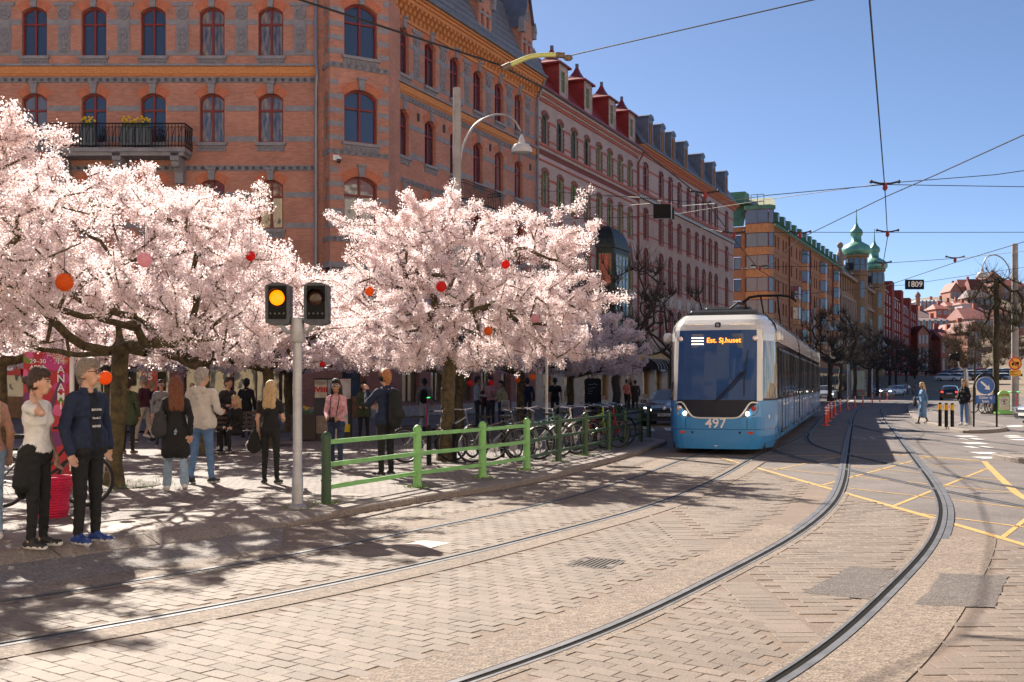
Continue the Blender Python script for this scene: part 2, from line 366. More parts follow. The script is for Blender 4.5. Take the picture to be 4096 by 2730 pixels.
def slab(q4, parent, name, m, z0, z1):
    mb = MB(); c = [(p[0],p[1]) for p in q4]; cx = sum(p[0] for p in c)/4; cy = sum(p[1] for p in c)/4
    k = .985; c2 = [(cx+(p[0]-cx)*k, cy+(p[1]-cy)*k) for p in c]
    mb.add([(*p,z0) for p in c]+[(*p,z1-.003) for p in c]+[(*p,z1) for p in c2], [(0,1,5,4),(1,2,6,5),(2,3,7,6),(3,0,4,7),(4,5,9,8),(5,6,10,9),(6,7,11,10),(7,4,8,11),(8,9,10,11)])
    return mb.build(name, m, parent)
ns = 0
for row, (a, b_) in enumerate(((-.3,-.72),(-.72,-1.14),(-1.14,-1.56))):
    A, B = offset(KERB,a), offset(KERB,b_); i = row*2
    while i+5 < len(KERB) and KERB[i][1] < 15:
        if KERB[i][1] > 5 and KERB[i][0] > -7: slab([A[i],A[i+5],B[i+5],B[i]], pav, 'footway_slab', SLABM, .09, .107+random.uniform(-.002,.002)); ns += 1
        i += 5

poly_sheet('bounce_paving', [(-200,-200),(200,-200),(200,3),(9,3),(6,4.2),(-9,4.2),(-12,6),(-200,30)], .006, speck_mat('bounce_granite',(.42,.37,.32),(.52,.46,.40),20), kind='structure')  # unseen pale ground behind the camera, added to bounce sunlight onto the facades
# ---- paving blocks between and beside the rails
def bound(Z): return np.interp(Z, [4,7,11.4,13.5,17.3,25.2,30], [5.4,5.35,5.3,5.23,5.05,4.68,4.4])
P1 = GL([(3212,2378),(3409,2272),(3600,2288),(3478,2407)]); P2 = GL([(3762,2301),(4036,2312),(3979,2439),(3672,2427)])
GRATE = GL([(2270,2268),(2347,2236),(2496,2250),(2430,2282)])
LID = GL([(1605,2187),(1688,2168),(1801,2178),(1718,2200)])
cand = []
for zone in (1,2,3):
    if zone == 1: th, bw, bh = R(90-36.6), .125, .205
    elif zone == 2: th, bw, bh = 0.0, .28, .14
    else: th, bw, bh = 0.0, .30, .135
    ct, st = math.cos(th), math.sin(th)
    for i in range(-260, 261):
        for j in range(-260, 261):
            u = i*bw; v = (j+.5*(i%2))*bh if zone == 1 else j*bh
            if zone == 2: u = (i+.5*(j%2))*bw
            if zone == 3: u = 1.905 if i == 0 else 1e9
            x = u*ct-v*st; y = u*st+v*ct
            if zone == 1: y += 14; 
            if zone != 1: y += 14
            if not (5.0 < y < 25.6): continue
            if abs(x)/y > .53 : continue
            xb = bound(y)
            if zone == 1 and x > 1.74: continue
            if zone == 2 and not (2.2 < x < xb-.08): continue
            if zone == 3 and y > 22: continue
            if zone == 3 and i != 0: continue
            cand.append((x,y,th,bw,bh,zone))
cx = np.array([c[0] for c in cand]); cy = np.array([c[1] for c in cand])
def side(px,py,line):  # signed distance, + = right of the line
    P = np.c_[px,py]; i = ((P[:,None,:]-line[None,::2,:])**2).sum(2).argmin(1)*2; i = np.minimum(i, len(line)-2)
    t = line[i+1]-line[i]; t /= np.linalg.norm(t,axis=1)[:,None]; d = P-line[i]; return d[:,0]*t[:,1]-d[:,1]*t[:,0]
Ln = L1[L1[:,1]<32]; Rn = R1[R1[:,1]<32]; Kn = KERB
near = (cy < 26)
dl, dr, dk = side(cx,cy,Ln), side(cx,cy,Rn), side(cx,cy,Kn)
ok = (dk > .1)
ok &= ~((dl > -.56) & (dl < .21)) & ~((dl > 1.29) & (dl < 1.94))
ok &= ~((dr > -.58) & (dr < .23)) & ~((dr > 1.27) & (dr < 2.18))
ok &= ~((dl < -.5) & (cx < -2.0))                       # plain asphalt beside the lowered kerb
ok &= np.array([not(inpoly(x,y,P1) or inpoly(x,y,P2) or inpoly(x,y,GRATE) or inpoly(x,y,LID)) for x,y in zip(cx,cy)])
ok &= ~((dr > 2.1) & (cx > np.array([bound(v) for v in cy])-.1))
sel = np.nonzero(ok)[0]
bedpts = [(-9,4.5)]+[tuple(p) for p in KERB[::6] if p[1] < 29]+[(4.5,27.5)]+[(float(bound(z)),z) for z in (25,21,17.3,13.5,11.4,7,4.5)]
bed = poly_sheet('stone_paving', bedpts, .0085, BED, kind='structure')
cs_ = MB()                                              # coarse asphalt strips along the rails
def clip(L, z0, z1): i = np.nonzero((L[:,1] > z0) & (L[:,1] < z1))[0]; return L[i[0]:i[-1]+1]
strip(cs_, clip(L1,3.5,25), -.46, -.036, .0155); strip(cs_, clip(L2,3.5,24), .036, .34, .0155)
strip(cs_, clip(R1,3.5,13.2), -.48, -.036, .0155); strip(cs_, clip(R2,3.5,12.4), .036, .58, .0155)
strip(cs_, clip(L1,3.5,24), .103, .16, .0137); strip(cs_, clip(L2,3.5,24), -.16, -.103, .0137); strip(cs_, clip(R1,3.5,17), .103, .17, .0137); strip(cs_, clip(R2,3.5,14), -.17, -.103, .0137)
cs_.build('coarse_asphalt_strip', COARSE, bed)
lft = MB(); K2 = clip(KERB,3,12.2); L2_ = offset(L1,-.46)
a = offset(KERB,.01); idx = [i for i in range(0,len(KERB),3) if KERB[i][0] < -1.6 and KERB[i][1] < 13]
pts = [tuple(a[i]) for i in idx]+[tuple(p) for p in reversed([q for q in offset(L1,-.46)[::2] if q[0] < -1.4 and q[1] < 11.6 ])]
poly_sheet('asphalt_patch', pts, .0145, speck_mat('grey_road_asphalt', (.10,.092,.09), (.28,.24,.215), 55, bump=.7), parent=bed)
def blk(mb, x, y, th, bw, bh, z):
    hx, hy, c = bw/2-.0022, bh/2-.0022, .004; ct, st = math.cos(th), math.sin(th); tx, ty = random.uniform(-.0012,.0012), random.uniform(-.0012,.0012)
    j = lambda: random.uniform(-.002,.002)
    lo = [(-hx+j(),-hy+j()),(hx+j(),-hy+j()),(hx+j(),hy+j()),(-hx+j(),hy+j())]; v = []
    for (a,b_) in lo: v.append((a,b_,-.012))
    for (a,b_) in lo: v.append((a,b_,z-.003))
    for (a,b_) in lo: v.append((a*(1-c/hx),b_*(1-c/hy),z+tx*a/hx+ty*b_/hy))
    f = [(0,1,5,4),(1,2,6,5),(2,3,7,6),(3,0,4,7),(4,5,9,8),(5,6,10,9),(6,7,11,10),(7,4,8,11),(8,9,10,11)]
    return [(x+p[0]*ct-p[1]*st, y+p[0]*st+p[1]*ct, p[2]) for p in v], f
infr = sorted(sel, key=lambda i: cy[i])
big = [i for i in infr if abs(cx[i])/cy[i] < .455 and 1.7/cy[i]*FPX+HY < 2715][:300]; bigset = set(big)
protos = []
for zn, (bw,bh) in ((1,(.125,.205)),(2,(.28,.14)),(3,(.30,.135))):
    for k in range(5):
        mb = MB(); v, f = blk(mb,0,0,0,bw,bh,.0150); mb.add(v,f); protos.append((zn, mb.mesh('paving_block', BLOCKM)))
rest = MB()
for i in sel:
    x,y,th,bw,bh,zn = cand[i]; zz = .0145+random.uniform(-.001,.001)
    if i in bigset:
        pm = random.choice([p for z_,p in protos if z_ == zn]); o = obj('paving_block', pm, bed, (x,y,zz-.0150), th)
    else: v, f = blk(rest,x,y,th,bw,bh,zz); rest.add(v,f)
rest.build('paving_blocks', BLOCKM, bed, kind='stuff')
for P in (P1, P2): 
    c = np.mean(P,axis=0); pts = []
    for i in range(4):
        a, b_ = np.array(P[i]), np.array(P[(i+1)%4])
        for t in np.linspace(0,1,9,endpoint=False): pts.append(tuple(a+(b_-a)*t+RNG.normal(0,.012,2)))
    poly_sheet('asphalt_patch', pts, .0165, PATCHM, parent=bed)
mb = MB(); c0, c1, c2, c3 = [Vector((*p,0)) for p in GRATE]; mb.mat(0); IRON = mat('cast_iron', (.10,.085,.075), .6, .5, var=.3)
poly_sheet('grate_pit', GRATE, .0092, GROOVE, parent=bed)
for k in range(9):
    t = (k+.5)/9; a = c0.lerp(c3,t); b_ = c1.lerp(c2,t); d = (c3-c0)/9*.28
    mb.add([a-d+Vector((0,0,.0145)), a+d+Vector((0,0,.0145)), b_+d+Vector((0,0,.0145)), b_-d+Vector((0,0,.0145))], [(0,1,2,3)])
for a, b_ in ((c0,c1),(c1,c2),(c2,c3),(c3,c0)):
    n_ = Vector((-(b_-a).y,(b_-a).x,0)).normalized()*.03; mb.add([a+Vector((0,0,.0165)),b_+Vector((0,0,.0165)),b_+n_+Vector((0,0,.0165)),a+n_+Vector((0,0,.0165))], [(0,1,2,3)])
mb.build('drain_grate', IRON, label='cast iron drain grate set in the stone paving between the tracks', cat='drain grate')
lid = poly_sheet('access_cover', LID, .0165, mat('pale_lid', (.55,.43,.33), .7, var=.15, scale=9), label='pale rectangular access cover lying between the near rails', cat='manhole cover')
mc = gp(595,2111,PZ); mb = MB(); pr = [(.44,0.0),(.43,.006)]
for k in range(8): r_ = .41-k*.05; pr += [(r_,.006),(r_-.004,.002),(r_-.02,.002),(r_-.024,.006)]
mb.lathe(pr+[(.01,.006)],32)
mb.build('manhole_cover', mat('footway_iron',(.22,.18,.155),.55,.3,var=.25), loc=(mc.x,mc.y,PZ+.008), label='round iron manhole cover in the footway beside the kerb', cat='manhole cover')

# ---- road markings
YEL = mat('yellow_road_paint', (.50,.28,.05), .75, var=.35, scale=9, hue=(.42,.27,.09))
WHT = mat('white_road_paint', (.62,.60,.57), .7, var=.22, scale=6)
def line_strip(mb, a, b_, wd, z): 
    a, b_ = Vector((*a,0)), Vector((*b_,0)); d = (b_-a).normalized(); n_ = Vector((-d.y,d.x,0))*wd/2; zz = Vector((0,0,z)); mb.quad(a-n_+zz,b_-n_+zz,b_+n_+zz,a+n_+zz)
def wobble(a, b_, mb, wd, z, k=6):
    a, b_ = np.array(a), np.array(b_)
    for t0 in np.linspace(0,1,k+1)[:-1]: line_strip(mb, a+(b_-a)*t0, a+(b_-a)*(t0+1/k-.004), wd*random.uniform(.9,1.06), z)
yb = MB(); 
for zz in range(0,14):
    z0 = 11+zz*1.05; wobble((bound(z0)+.1,z0),(bound(z0+1.05)+.1,z0+1.05), yb, .11, .0045, 1)
for a, b_ in (((7.0,14.2),(7.8,17)),((7.8,17),(9.0,20.4)),((9.0,20.4),(10.3,24)),((10.3,24.2),(9.3,26.3)),((9.3,26.3),(5.2,25.6))): wobble(a,b_,yb,.12,.0045,3)
box = [(5.35,10.6),(5.0,25.0),(9.4,26.2),(10.2,24.1),(9.0,20.4),(7.8,17),(7.0,14.2),(7.2,11)]
def hatch(ang, gap):
    d = np.array([math.cos(ang), math.sin(ang)]); n_ = np.array([-d[1], d[0]])
    for k in range(-30, 31):
        c = np.array([7.2,18.3])+n_*gap*k; ts = [t for t in np.arange(-14,14,.08) if inpoly(*(c+d*t), box)]
        if len(ts) > 5: wobble(c+d*ts[0], c+d*ts[-1], yb, .06, .0041, 3)
hatch(R(58), 1.75); hatch(R(118), 1.75)
yb.build('box_marking', YEL, ROADK)
wm = MB()
for (x,y,w_,h_) in ((3866,1746,.95,.9),(3885,1757,.95,.9),(3897,1774,.95,.9),(3912,1789,.95,.9),(3941,1813,.95,.9),(3955,1832,.9,.8),(4060,1750,.9,.8),(4085,1760,.9,.8),(4050,1744,.7,.7),(4050,1707,1.0,1.2),(4075,1704,1.0,1.2)):
    p = gp(x,y); wm.quad((p.x-w_*.3,p.y-h_*.38,.0043),(p.x+w_*.3,p.y-h_*.38,.0043),(p.x+w_*.3,p.y+h_*.38,.0043),(p.x-w_*.3,p.y+h_*.38,.0043))
for k in range(5):
    p = Vector((4.6+k*.95, 40.5+k*.35, 0)); wm.quad((p.x,p.y-1.3,.0043),(p.x+.5,p.y-1.3,.0043),(p.x+.75,p.y+1.3,.0043),(p.x+.25,p.y+1.3,.0043))
wm.quad((gp(3250,1626)[0],gp(0,1632)[1],.0043),(gp(3280,1632)[0],gp(0,1632)[1],.0043),(gp(3420,1602)[0],gp(0,1602)[1],.0043),(gp(3405,1602)[0],gp(0,1602)[1],.0043))
wm.build('lane_marking', WHT, ROADK)
t = text('BUS', 1.05, ROADK, (11.6,34.4,.0046), (0,0,R(180-12)), mat('faint_road_paint',(.26,.25,.24),.8,var=.3), name='road_lettering', ext=0); t.scale = (1.1,2.6,1)

# ---- traffic islands and the far-right footway
def raised(name, pix, m, h=.12, width=.28, length=.9, pts=None):
    P = pts or [gp(x,y)[:2] for x,y in pix]; line = cat_rom([tuple(p) for p in P]+[tuple(P[0])], .2); line = smooth_line(line, 4)
    area = sum(line[i][0]*line[i+1][1]-line[i+1][0]*line[i][1] for i in range(len(line)-1))
    if area < 0: line = line[::-1]        # counter-clockwise: outside is on the right
    o = poly_sheet(name, [tuple(p) for p in offset(line,-width+.02)[:-1:2]], h-.01, m, kind='structure')
    kerb_stones(line, o, length=length, h0=h, width=width); return o
ISL = raised('traffic_island', [(3630,1634),(3642,1666),(3668,1684),(3715,1701),(3785,1719),(3858,1735),(3960,1733),(4030,1723),(3985,1707),(3880,1686),(3760,1660),(3690,1636),(3660,1618),(3640,1618)], SETT)
raised('side_island', None, SETT, pts=[(10.9,25.0),(10.75,23.6),(11.2,22.9),(13.5,22.0),(17,21.5),(18,24.5),(14,25.6)])
raised('right_footway', None, SETT, length=2.2, pts=[(26.2,61.5),(29,57),(36,52.5),(60,47),(90,60),(90,120),(75,130),(48,104),(38,84),(30,70)])
raised('far_footway', None, SETT, length=3.5, pts=[tuple(fac(131,0.2)),tuple(fac(131,6.3)),tuple(fac(135,7.5)),tuple(fac(180,7.5)),tuple(fac(250,7.0)),tuple(fac(330,6)),tuple(fac(330,.2)),tuple(fac(240,.1))])
# ---------------------------------------------------------------- buildings: helpers
ORANGE = brick_mat('orange_brick', (.60,.265,.175), (.49,.20,.13), (.42,.30,.25), .25, .078, .007, .28)
STONE = mat('grey_sandstone', (.27,.26,.275), .85, var=.22, scale=3, bump=.3)
STONED = mat('grey_carved_stone', (.235,.225,.24), .85, var=.25, scale=9, bump=.8, bscale=14)
ORTRIM = mat('orange_moulded_brick', (.60,.25,.09), .8, var=.25, scale=12, bump=.3)
REDF = mat('red_window_paint', (.20,.022,.018), .45, var=.12)
GREENF = mat('green_window_paint', (.16,.25,.085), .5, var=.12)
DGREENF = mat('dark_green_window_paint', (.035,.075,.05), .5, var=.12)
GLASS = glass_mat('window_glass', (.035,.045,.07), .04, .25)
GLASS2 = glass_mat('curtained_glass', (.16,.155,.16), .05, .35)
GLASSW = glass_mat('blind_drawn_glass', (.30,.31,.33), .06, .3)
def gold_glass():
    """old wavy panes: golden reflections painted into the base colour"""
    m = glass_mat('gold_reflection_glass', (.12,.09,.05), .05, .5); n = m.node_tree.nodes; l = m.node_tree.links; b = n['Principled BSDF']
    tc = n.new('ShaderNodeTexCoord'); mp = n.new('ShaderNodeMapping'); mp.inputs['Scale'].default_value = (5,5,1.0); l.new(tc.outputs['Object'], mp.inputs[0])
    nz = n.new('ShaderNodeTexNoise'); nz.inputs['Scale'].default_value = 1.6; nz.inputs['Detail'].default_value = 4; l.new(mp.outputs[0], nz.inputs['Vector'])
    rp = n.new('ShaderNodeValToRGB'); rp.color_ramp.elements[0].position = .35; rp.color_ramp.elements[0].color = (.05,.055,.07,1); rp.color_ramp.elements[1].position = .66; rp.color_ramp.elements[1].color = (.38,.24,.09,1)  # gold end of the ramp is the painted reflection
    e = rp.color_ramp.elements.new(.5); e.color = (.16,.14,.12,1); l.new(nz.outputs['Fac'], rp.inputs[0]); l.new(rp.outputs[0], b.inputs['Base Color']); return m
GLASSG = gold_glass()
ZINC = mat('zinc_sheet', (.17,.18,.205), .45, .35, var=.2, scale=2)
SLATE = mat('slate', (.20,.205,.225), .55, var=.25, scale=6)
IRONB = mat('black_iron', (.012,.012,.014), .5, .3)
PIPE = mat('drainpipe_grey', (.25,.26,.30), .4, .3)

class Fac:
    """a facade plane: local x along, y into the building, z up"""
    def __init__(s, root, x, y, ang): s.root = root; s.o = Vector((x,y,0))-root.location; s.o.z = -root.location.z; s.ang = ang; s.c, s.s = math.cos(ang), math.sin(ang)
    def loc(s, u, v, z): return Vector((s.o.x+u*s.c-v*s.s, s.o.y+u*s.s+v*s.c, s.o.z+z))
    def build(s, mb, name, m, parent=None, **kw): return mb.build(name, m, s.root, s.o, s.ang, **kw)
    def put(s, name, data, u, v, z, **kw): return obj(name, data, s.root, s.loc(u,v,z), s.ang, **kw)

def arch_pts(w, spring, crown, k=8, pointed=False):
    """arch intrados from left spring to right spring; crown height above"""
    if crown-spring < 1e-4: return [(-w/2,spring),(w/2,spring)]
    out = []
    for i in range(k+1):
        t = -1+2*i/k
        if pointed: h = 1-abs(t)**1.6
        else:
            r = crown-spring; Rr = (w*w/4+r*r)/(2*r); h = (math.sqrt(max(0,Rr*Rr-(t*w/2)**2))-(Rr-r))/r
        out.append((t*w/2, spring+(crown-spring)*h))
    return out
def wall(mb, x0, x1, z0, z1, ops, depth=.28, y=0, back=True):
    """wall sheet with real openings; ops = (xc, w, zbottom, zcrown, rise, pointed)"""
    xs = sorted({x0,x1}|{o[0]-o[1]/2 for o in ops}|{o[0]+o[1]/2 for o in ops}); zs = sorted({z0,z1}|{o[2] for o in ops}|{o[3] for o in ops})
    xs = [v for v in xs if x0 <= v <= x1]; zs = [v for v in zs if z0 <= v <= z1]
    for i in range(len(xs)-1):
        xm = (xs[i]+xs[i+1])/2; run = None
        for j in range(len(zs)-1):
            zm = (zs[j]+zs[j+1])/2; hole = any(abs(xm-o[0]) < o[1]/2 and o[2] < zm < o[3] for o in ops)
            if hole:
                if run is not None: mb.quad((xs[i],y,run),(xs[i+1],y,run),(xs[i+1],y,zs[j]),(xs[i],y,zs[j])); run = None
            elif run is None: run = zs[j]
        if run is not None: mb.quad((xs[i],y,run),(xs[i+1],y,run),(xs[i+1],y,z1),(xs[i],y,z1))
    for o in ops:
        xc, w, zb, zt, rise = o[:5]; pts = arch_pts(w, zt-rise, zt, 8, len(o) > 5 and o[5]); 
        P = [(xc+a,b) for a,b in pts]
        if rise > 1e-4:
            for (a,b),(c,d) in zip(P[:-1],P[1:]): mb.quad((a,y,b),(c,y,d),(c,y,zt+1e-5),(a,y,zt+1e-5))
        per = [(xc-w/2,zb)]+P+[(xc+w/2,zb)]
        for (a,b),(c,d) in zip(per, per[1:]+per[:1]): mb.quad((a,y,b),(c,y,d),(c,y+depth,d),(a,y+depth,b))
    return mb
def win_meshes(name, w, h, rise, fm, depth=.2, fw=.07, mull=True, trans=.68, gl=None, pointed=False, cross=1):
    """frame and pane for a casement: origin at bottom centre in the wall plane"""
    f = MB(); sp = h-rise; y0, y1 = depth-.03, depth+.05
    out = [(-w/2,0)]+arch_pts(w, sp, h, 8, pointed)+[(w/2,0)]
    k = (w-2*fw)/w; inn = [(-w/2+fw,fw)]+[(a*k, b-fw) for a,b in arch_pts(w, sp, h, 8, pointed)]+[(w/2-fw,fw)]
    n = len(out)
    for i in range(n):
        a,b,c,d = out[i],out[(i+1)%n],inn[(i+1)%n],inn[i]
        f.quad((a[0],y0,a[1]),(b[0],y0,b[1]),(c[0],y0,c[1]),(d[0],y0,d[1])); f.quad((d[0],y0,d[1]),(c[0],y0,c[1]),(c[0],y1,c[1]),(d[0],y1,d[1]))
    zt = h*trans
    f.box(-w/2+fw, w/2-fw, y0-.015, y1, zt-.045, zt+.045)
    if mull:
        for q in range(1, cross+1):
            xq = -w/2+w*q/(cross+1); f.box(xq-.05, xq+.05, y0-.02, y1, fw, h-fw*.6)
    p = MB(); p.add([(a*.98,y1-.02,b) for a,b in out], [tuple(range(n-1,-1,-1))])
    return f.mesh('window', fm), p, n
class WinType:
    def __init__(s, w, h, rise, fm, glasses, depth=.2, fw=.07, trans=.68, cross=1, mull=True, extra=(), pointed=False):
        s.frame, p, n = win_meshes('w', w, h, rise, fm, depth, fw, mull, trans, None, pointed, cross)
        s.panes = [p.mesh('pane', g) for g in glasses]; s.extra = extra; s.w, s.h, s.rise = w, h, rise
    def put(s, F, u, zb, pane=None, name='window'):
        o = F.put(name, s.frame, u, 0, zb)
        p = s.panes[random.randrange(len(s.panes)) if pane is None else pane]; obj('pane', p, o)
        for nm, me in s.extra: obj(nm, me, o)
        return o
def ring_arch(mb, w, sp, crown, t, y0, y1, k=10, pointed=False, keep=1.0):
    """band of arch bricks round an opening"""
    P = arch_pts(w, sp, crown, k, pointed); cz = sp-(w*w/4/(max(crown-sp,.01)))*.5 if not pointed else sp
    Q = []
    for a,b in P:
        d = Vector((a, b-(sp-w*.6))); d = d.normalized()*t; Q.append((a+d.x, b+d.y))
    for i in range(len(P)-1):
        a,b,c,d = P[i],P[i+1],Q[i+1],Q[i]
        mb.quad((a[0],y0,a[1]),(b[0],y0,b[1]),(c[0],y0,c[1]),(d[0],y0,d[1]))
        mb.quad((d[0],y0,d[1]),(c[0],y0,c[1]),(c[0],y1,c[1]),(d[0],y1,d[1])); mb.quad((b[0],y0,b[1]),(a[0],y0,a[1]),(a[0],y1,a[1]),(b[0],y1,b[1]))
    return mb
def band(F, segs, z0, z1, proud, m, name='stone_band'):
    for a, b in segs:
        mb = MB(); mb.box(a, b, -proud, .02, z0, z1); F.build(mb, name, m)
def gaps(x0, x1, holes):
    """intervals of [x0,x1] left free by (centre,width) holes"""
    out = []; c = x0
    for xc, w in sorted(holes):
        if xc-w/2 > c: out.append((c, xc-w/2))
        c = max(c, xc+w/2)
    if c < x1: out.append((c, x1))
    return out

# ---------------------------------------------------------------- the big corner building of orange brick
ANG = math.atan2(.9094,.4158)
root = empty('brick_corner_building', (-8.9,50.3,0), label='orange brick corner building with grey stone bands and red window frames', cat='building')
ARCHB = mat('arch_brick', (.52,.17,.09), .85, var=.3, scale=14)
def sill_mesh(w): 
    m_ = MB(); m_.mat(0); m_.box(-w/2-.12, w/2+.12, -.14, .1, -.16, -.02); m_.mat(1); m_.box(-w/2-.06, w/2+.06, -.05, .02, -.42, -.16); 
    m_.mat(1)
    for k in range(7): 
        x = -w/2+w*(k+.5)/7; m_.lathe([(.065,0),(.045,-.03)], 8, (x,-.05,-.29), 'y')
    return m_.mesh('sill', [STONE, STONED])
def key_mesh(sp, crown, t):
    m_ = MB(); m_.prism([(-.11,crown-.04),(.11,crown-.04),(.17,crown+t+.06),(-.17,crown+t+.06)], -.16, .03, 'y'); m_.box(-.2,.2,-.22,.02,crown+t+.06,crown+t+.16); return m_.mesh('keystone', STONE)
def arch_mesh(w, sp, crown, t=.38):
    m_ = MB(); ring_arch(m_, w, sp, crown, t, -.03, .02, 10); return m_.mesh('brick_arch', ARCHB)
WW, WH, WR = 1.14, 2.24, .26
wA = WinType(WW, WH, WR, REDF, [GLASS, GLASS2, GLASSG, GLASSW], .2, .08, .66, extra=(('sill', sill_mesh(WW)),('keystone', key_mesh(WH-WR,WH,.36)),('brick_arch', arch_mesh(WW,WH-WR,WH))))
ROWS = [16.68, 12.73, 8.78, 4.95]
FA = Fac(root, 0, 50.3, 0)
xsA = [(x-2048)*50.3/FPX for x in (138-472,138-236,138,375.6,613,848,1083)]
opsA = [(x,WW,z,z+WH,WR) for x in xsA for z in ROWS]
mb = MB(); wall(mb, -32, -8.5, 4.35, 21.5, opsA); FA.build(mb, 'wall', ORANGE)
paneA = [[0,0,0,1,2],[0,0,0,1,2],[0,0,0,1,1],[1,0,3,0,1]]
pm = {0:[0,0,0,0,0,2,2],1:[0,0,1,0,0,2,2],2:[0,0,0,0,0,0,2],3:[0,1,0,1,0,2,2]}
for r, z in enumerate(ROWS):
    for i, x in enumerate(xsA): wA.put(FA, x, z, [0,1,2,3][pm[r][i]])
holes = [(x,WW+.02) for x in xsA]
for r, z in enumerate(ROWS[1:3]): 
    for dz in (1.42,.02): band(FA, [(a+.06,b-.06) for a,b in gaps(-31,-8.95,holes)], z+dz, z+dz+.25, .025, STONE)
z = ROWS[0]
for dz in (1.42,.02): band(FA, [(a+.03,b-.03) for a,b in gaps(-31,-8.95,holes)], z+dz, z+dz+.24, .025, STONE)
# circle bands
def circle_band(F, x0, x1, z0, z1, name='rosette_band', step=.33):
    m_ = MB(); m_.box(x0,x1,-.05,.02,z0,z1); n = int((x1-x0)/step)
    for k in range(n):
        x = x0+(x1-x0)*(k+.5)/n; m_.lathe([(.10,0),(.10,-.025),(.075,-.025),(.07,0.0),(.035,0.0),(.03,-.02),(.01,-.02)], 8, (x,-.05,(z0+z1)/2), 'y')
    F.build(m_, name, STONED)
circle_band(FA,-31,-8.95,15.45,15.70); circle_band(FA,-31,-8.95,11.42,11.67)
def string_course(F, x0, x1, zt):
    m_ = MB(); m_.mat(1)
    for a, b, p in ((zt-.1,zt-.34,.07),(zt-.34,zt-.44,.12),(zt-.44,zt-.52,.06)): m_.box(x0,x1,-p,.02,b,a)
    m_.mat(0); m_.box(x0,x1,-.20,.02,zt-.1,zt); F.build(m_, 'string_course', [STONE, ORTRIM])
string_course(FA,-31,-8.86,16.28)
# carved panels between the top-floor windows
pn = MB(); pn.mat(0); pn.box(-.28,.28,-.04,.02,.05,2.25); pn.box(-.46,.46,-.08,.02,2.25,2.42); pn.mat(1)
pn.lathe([(.26,0),(.26,-.05),(.2,-.06),(.18,-.02),(.1,-.02),(.08,-.06),(.01,-.06)],16,(0,-.04,1.88),'y')
for k in range(8):
    a = k*math.pi/4; pn.ellip((.14*math.cos(a),-.06,1.88+.14*math.sin(a)),(.05,.02,.05),6,4)
pn.box(-.23,.23,-.065,.0,.12,1.28)
for (x,zz,rx,rz) in ((0,1.05,.16,.12),(0,.75,.09,.2),(-.12,.9,.07,.16),(.12,.9,.07,.16),(0,.35,.17,.1),(-.12,.5,.06,.09),(.12,.5,.06,.09),(0,.2,.2,.05)): pn.ellip((x,-.07,zz),(rx,.045,rz),8,5)
pnm = pn.mesh('carved_panel', [STONE, STONED])
for i in range(len(xsA)): FA.put('carved_panel', pnm, (xsA[i]+ (xsA[i+1] if i+1 < len(xsA) else xsA[i]+2.7))/2, 0, 16.7)
# drainpipe in the corner
mb = MB(); mb.tube([(-8.93,50.14,3),(-8.93,50.14,15.1),(-8.87,50.0,15.5),(-8.87,50.0,15.9),(-8.93,50.12,16.4),(-8.93,50.12,22)], .075, 10)
for zz in (5,7.5,10,12.5,14.5,17,19): mb.lathe([(.095,zz),(.095,zz+.09)],10,(-8.93,50.13,0))
o = mb.build('drainpipe', PIPE, root, -root.location, smooth=True)
# balcony on the left facade
bx0, bx1, bz, bd = (200-2048)*49.6/FPX, (735-2048)*49.0/FPX, 12.25, 1.15
mb = MB(); mb.mat(0); mb.box(bx0,bx1,-bd,0,bz-.18,bz); mb.box(bx0+.1,bx1-.1,-bd+.1,0,bz-.34,bz-.18)
BAL = FA.build(mb, 'balcony', STONE)
m_ = MB(); m_.prism([(0,-1.25),(-.35,-1.25),(-.42,-.8),(-.7,-.45),(-bd+.1,-.34),(-bd+.1,-.0),(0,0)], -.19, .19, 'x'); 
m_.lathe([(.2,-.17),(.2,.17)],12,(0,-.75,-.42),'x')
bm_ = m_.mesh('bracket', STONE)
for x in (bx0+.5,(bx0+bx1)/2,bx1-.5): obj('bracket', bm_, BAL, (x,0,bz-.2))
rl = MB(); H = 1.08
pth = [(bx0,0),(bx0,-bd+.04),(bx1,-bd+.04),(bx1,0)]
for (a,b) in zip(pth[:-1],pth[1:]):
    for zz,r in ((bz+H,.03),(bz+H-.16,.016),(bz+.1,.02)): rl.tube([(a[0],a[1],zz),(b[0],b[1],zz)], r, 6)
    L = math.hypot(b[0]-a[0],b[1]-a[1]); n = max(2,int(L/.145))
    for k in range(n+1):
        t = k/n; x, y = a[0]+(b[0]-a[0])*t, a[1]+(b[1]-a[1])*t; rl.tube([(x,y,bz+.02),(x,y,bz+H)], .017, 5)
        if k < n and k % 2 == 0:
            x2, y2 = a[0]+(b[0]-a[0])*(t+1/n), a[1]+(b[1]-a[1])*(t+1/n)
            rl.tube([(x,y,bz+.15),((x+x2)/2,(y+y2)/2,bz+.75),(x2,y2,bz+.9)], .015, 4)
            rl.tube([((x+x2)/2+.05*math.cos(q),(y+y2)/2,bz+.3+.05*math.sin(q)) for q in np.linspace(0,6.28,8)], .008, 4)
obj('railing', rl.mesh('railing', IRONB), BAL)
LEAFY = mat('daffodil_leaf', (.05,.13,.03), .6); PETY = mat('daffodil_yellow', (.75,.5,.02), .6); BOXG = mat('zinc_planter', (.14,.17,.19), .5)
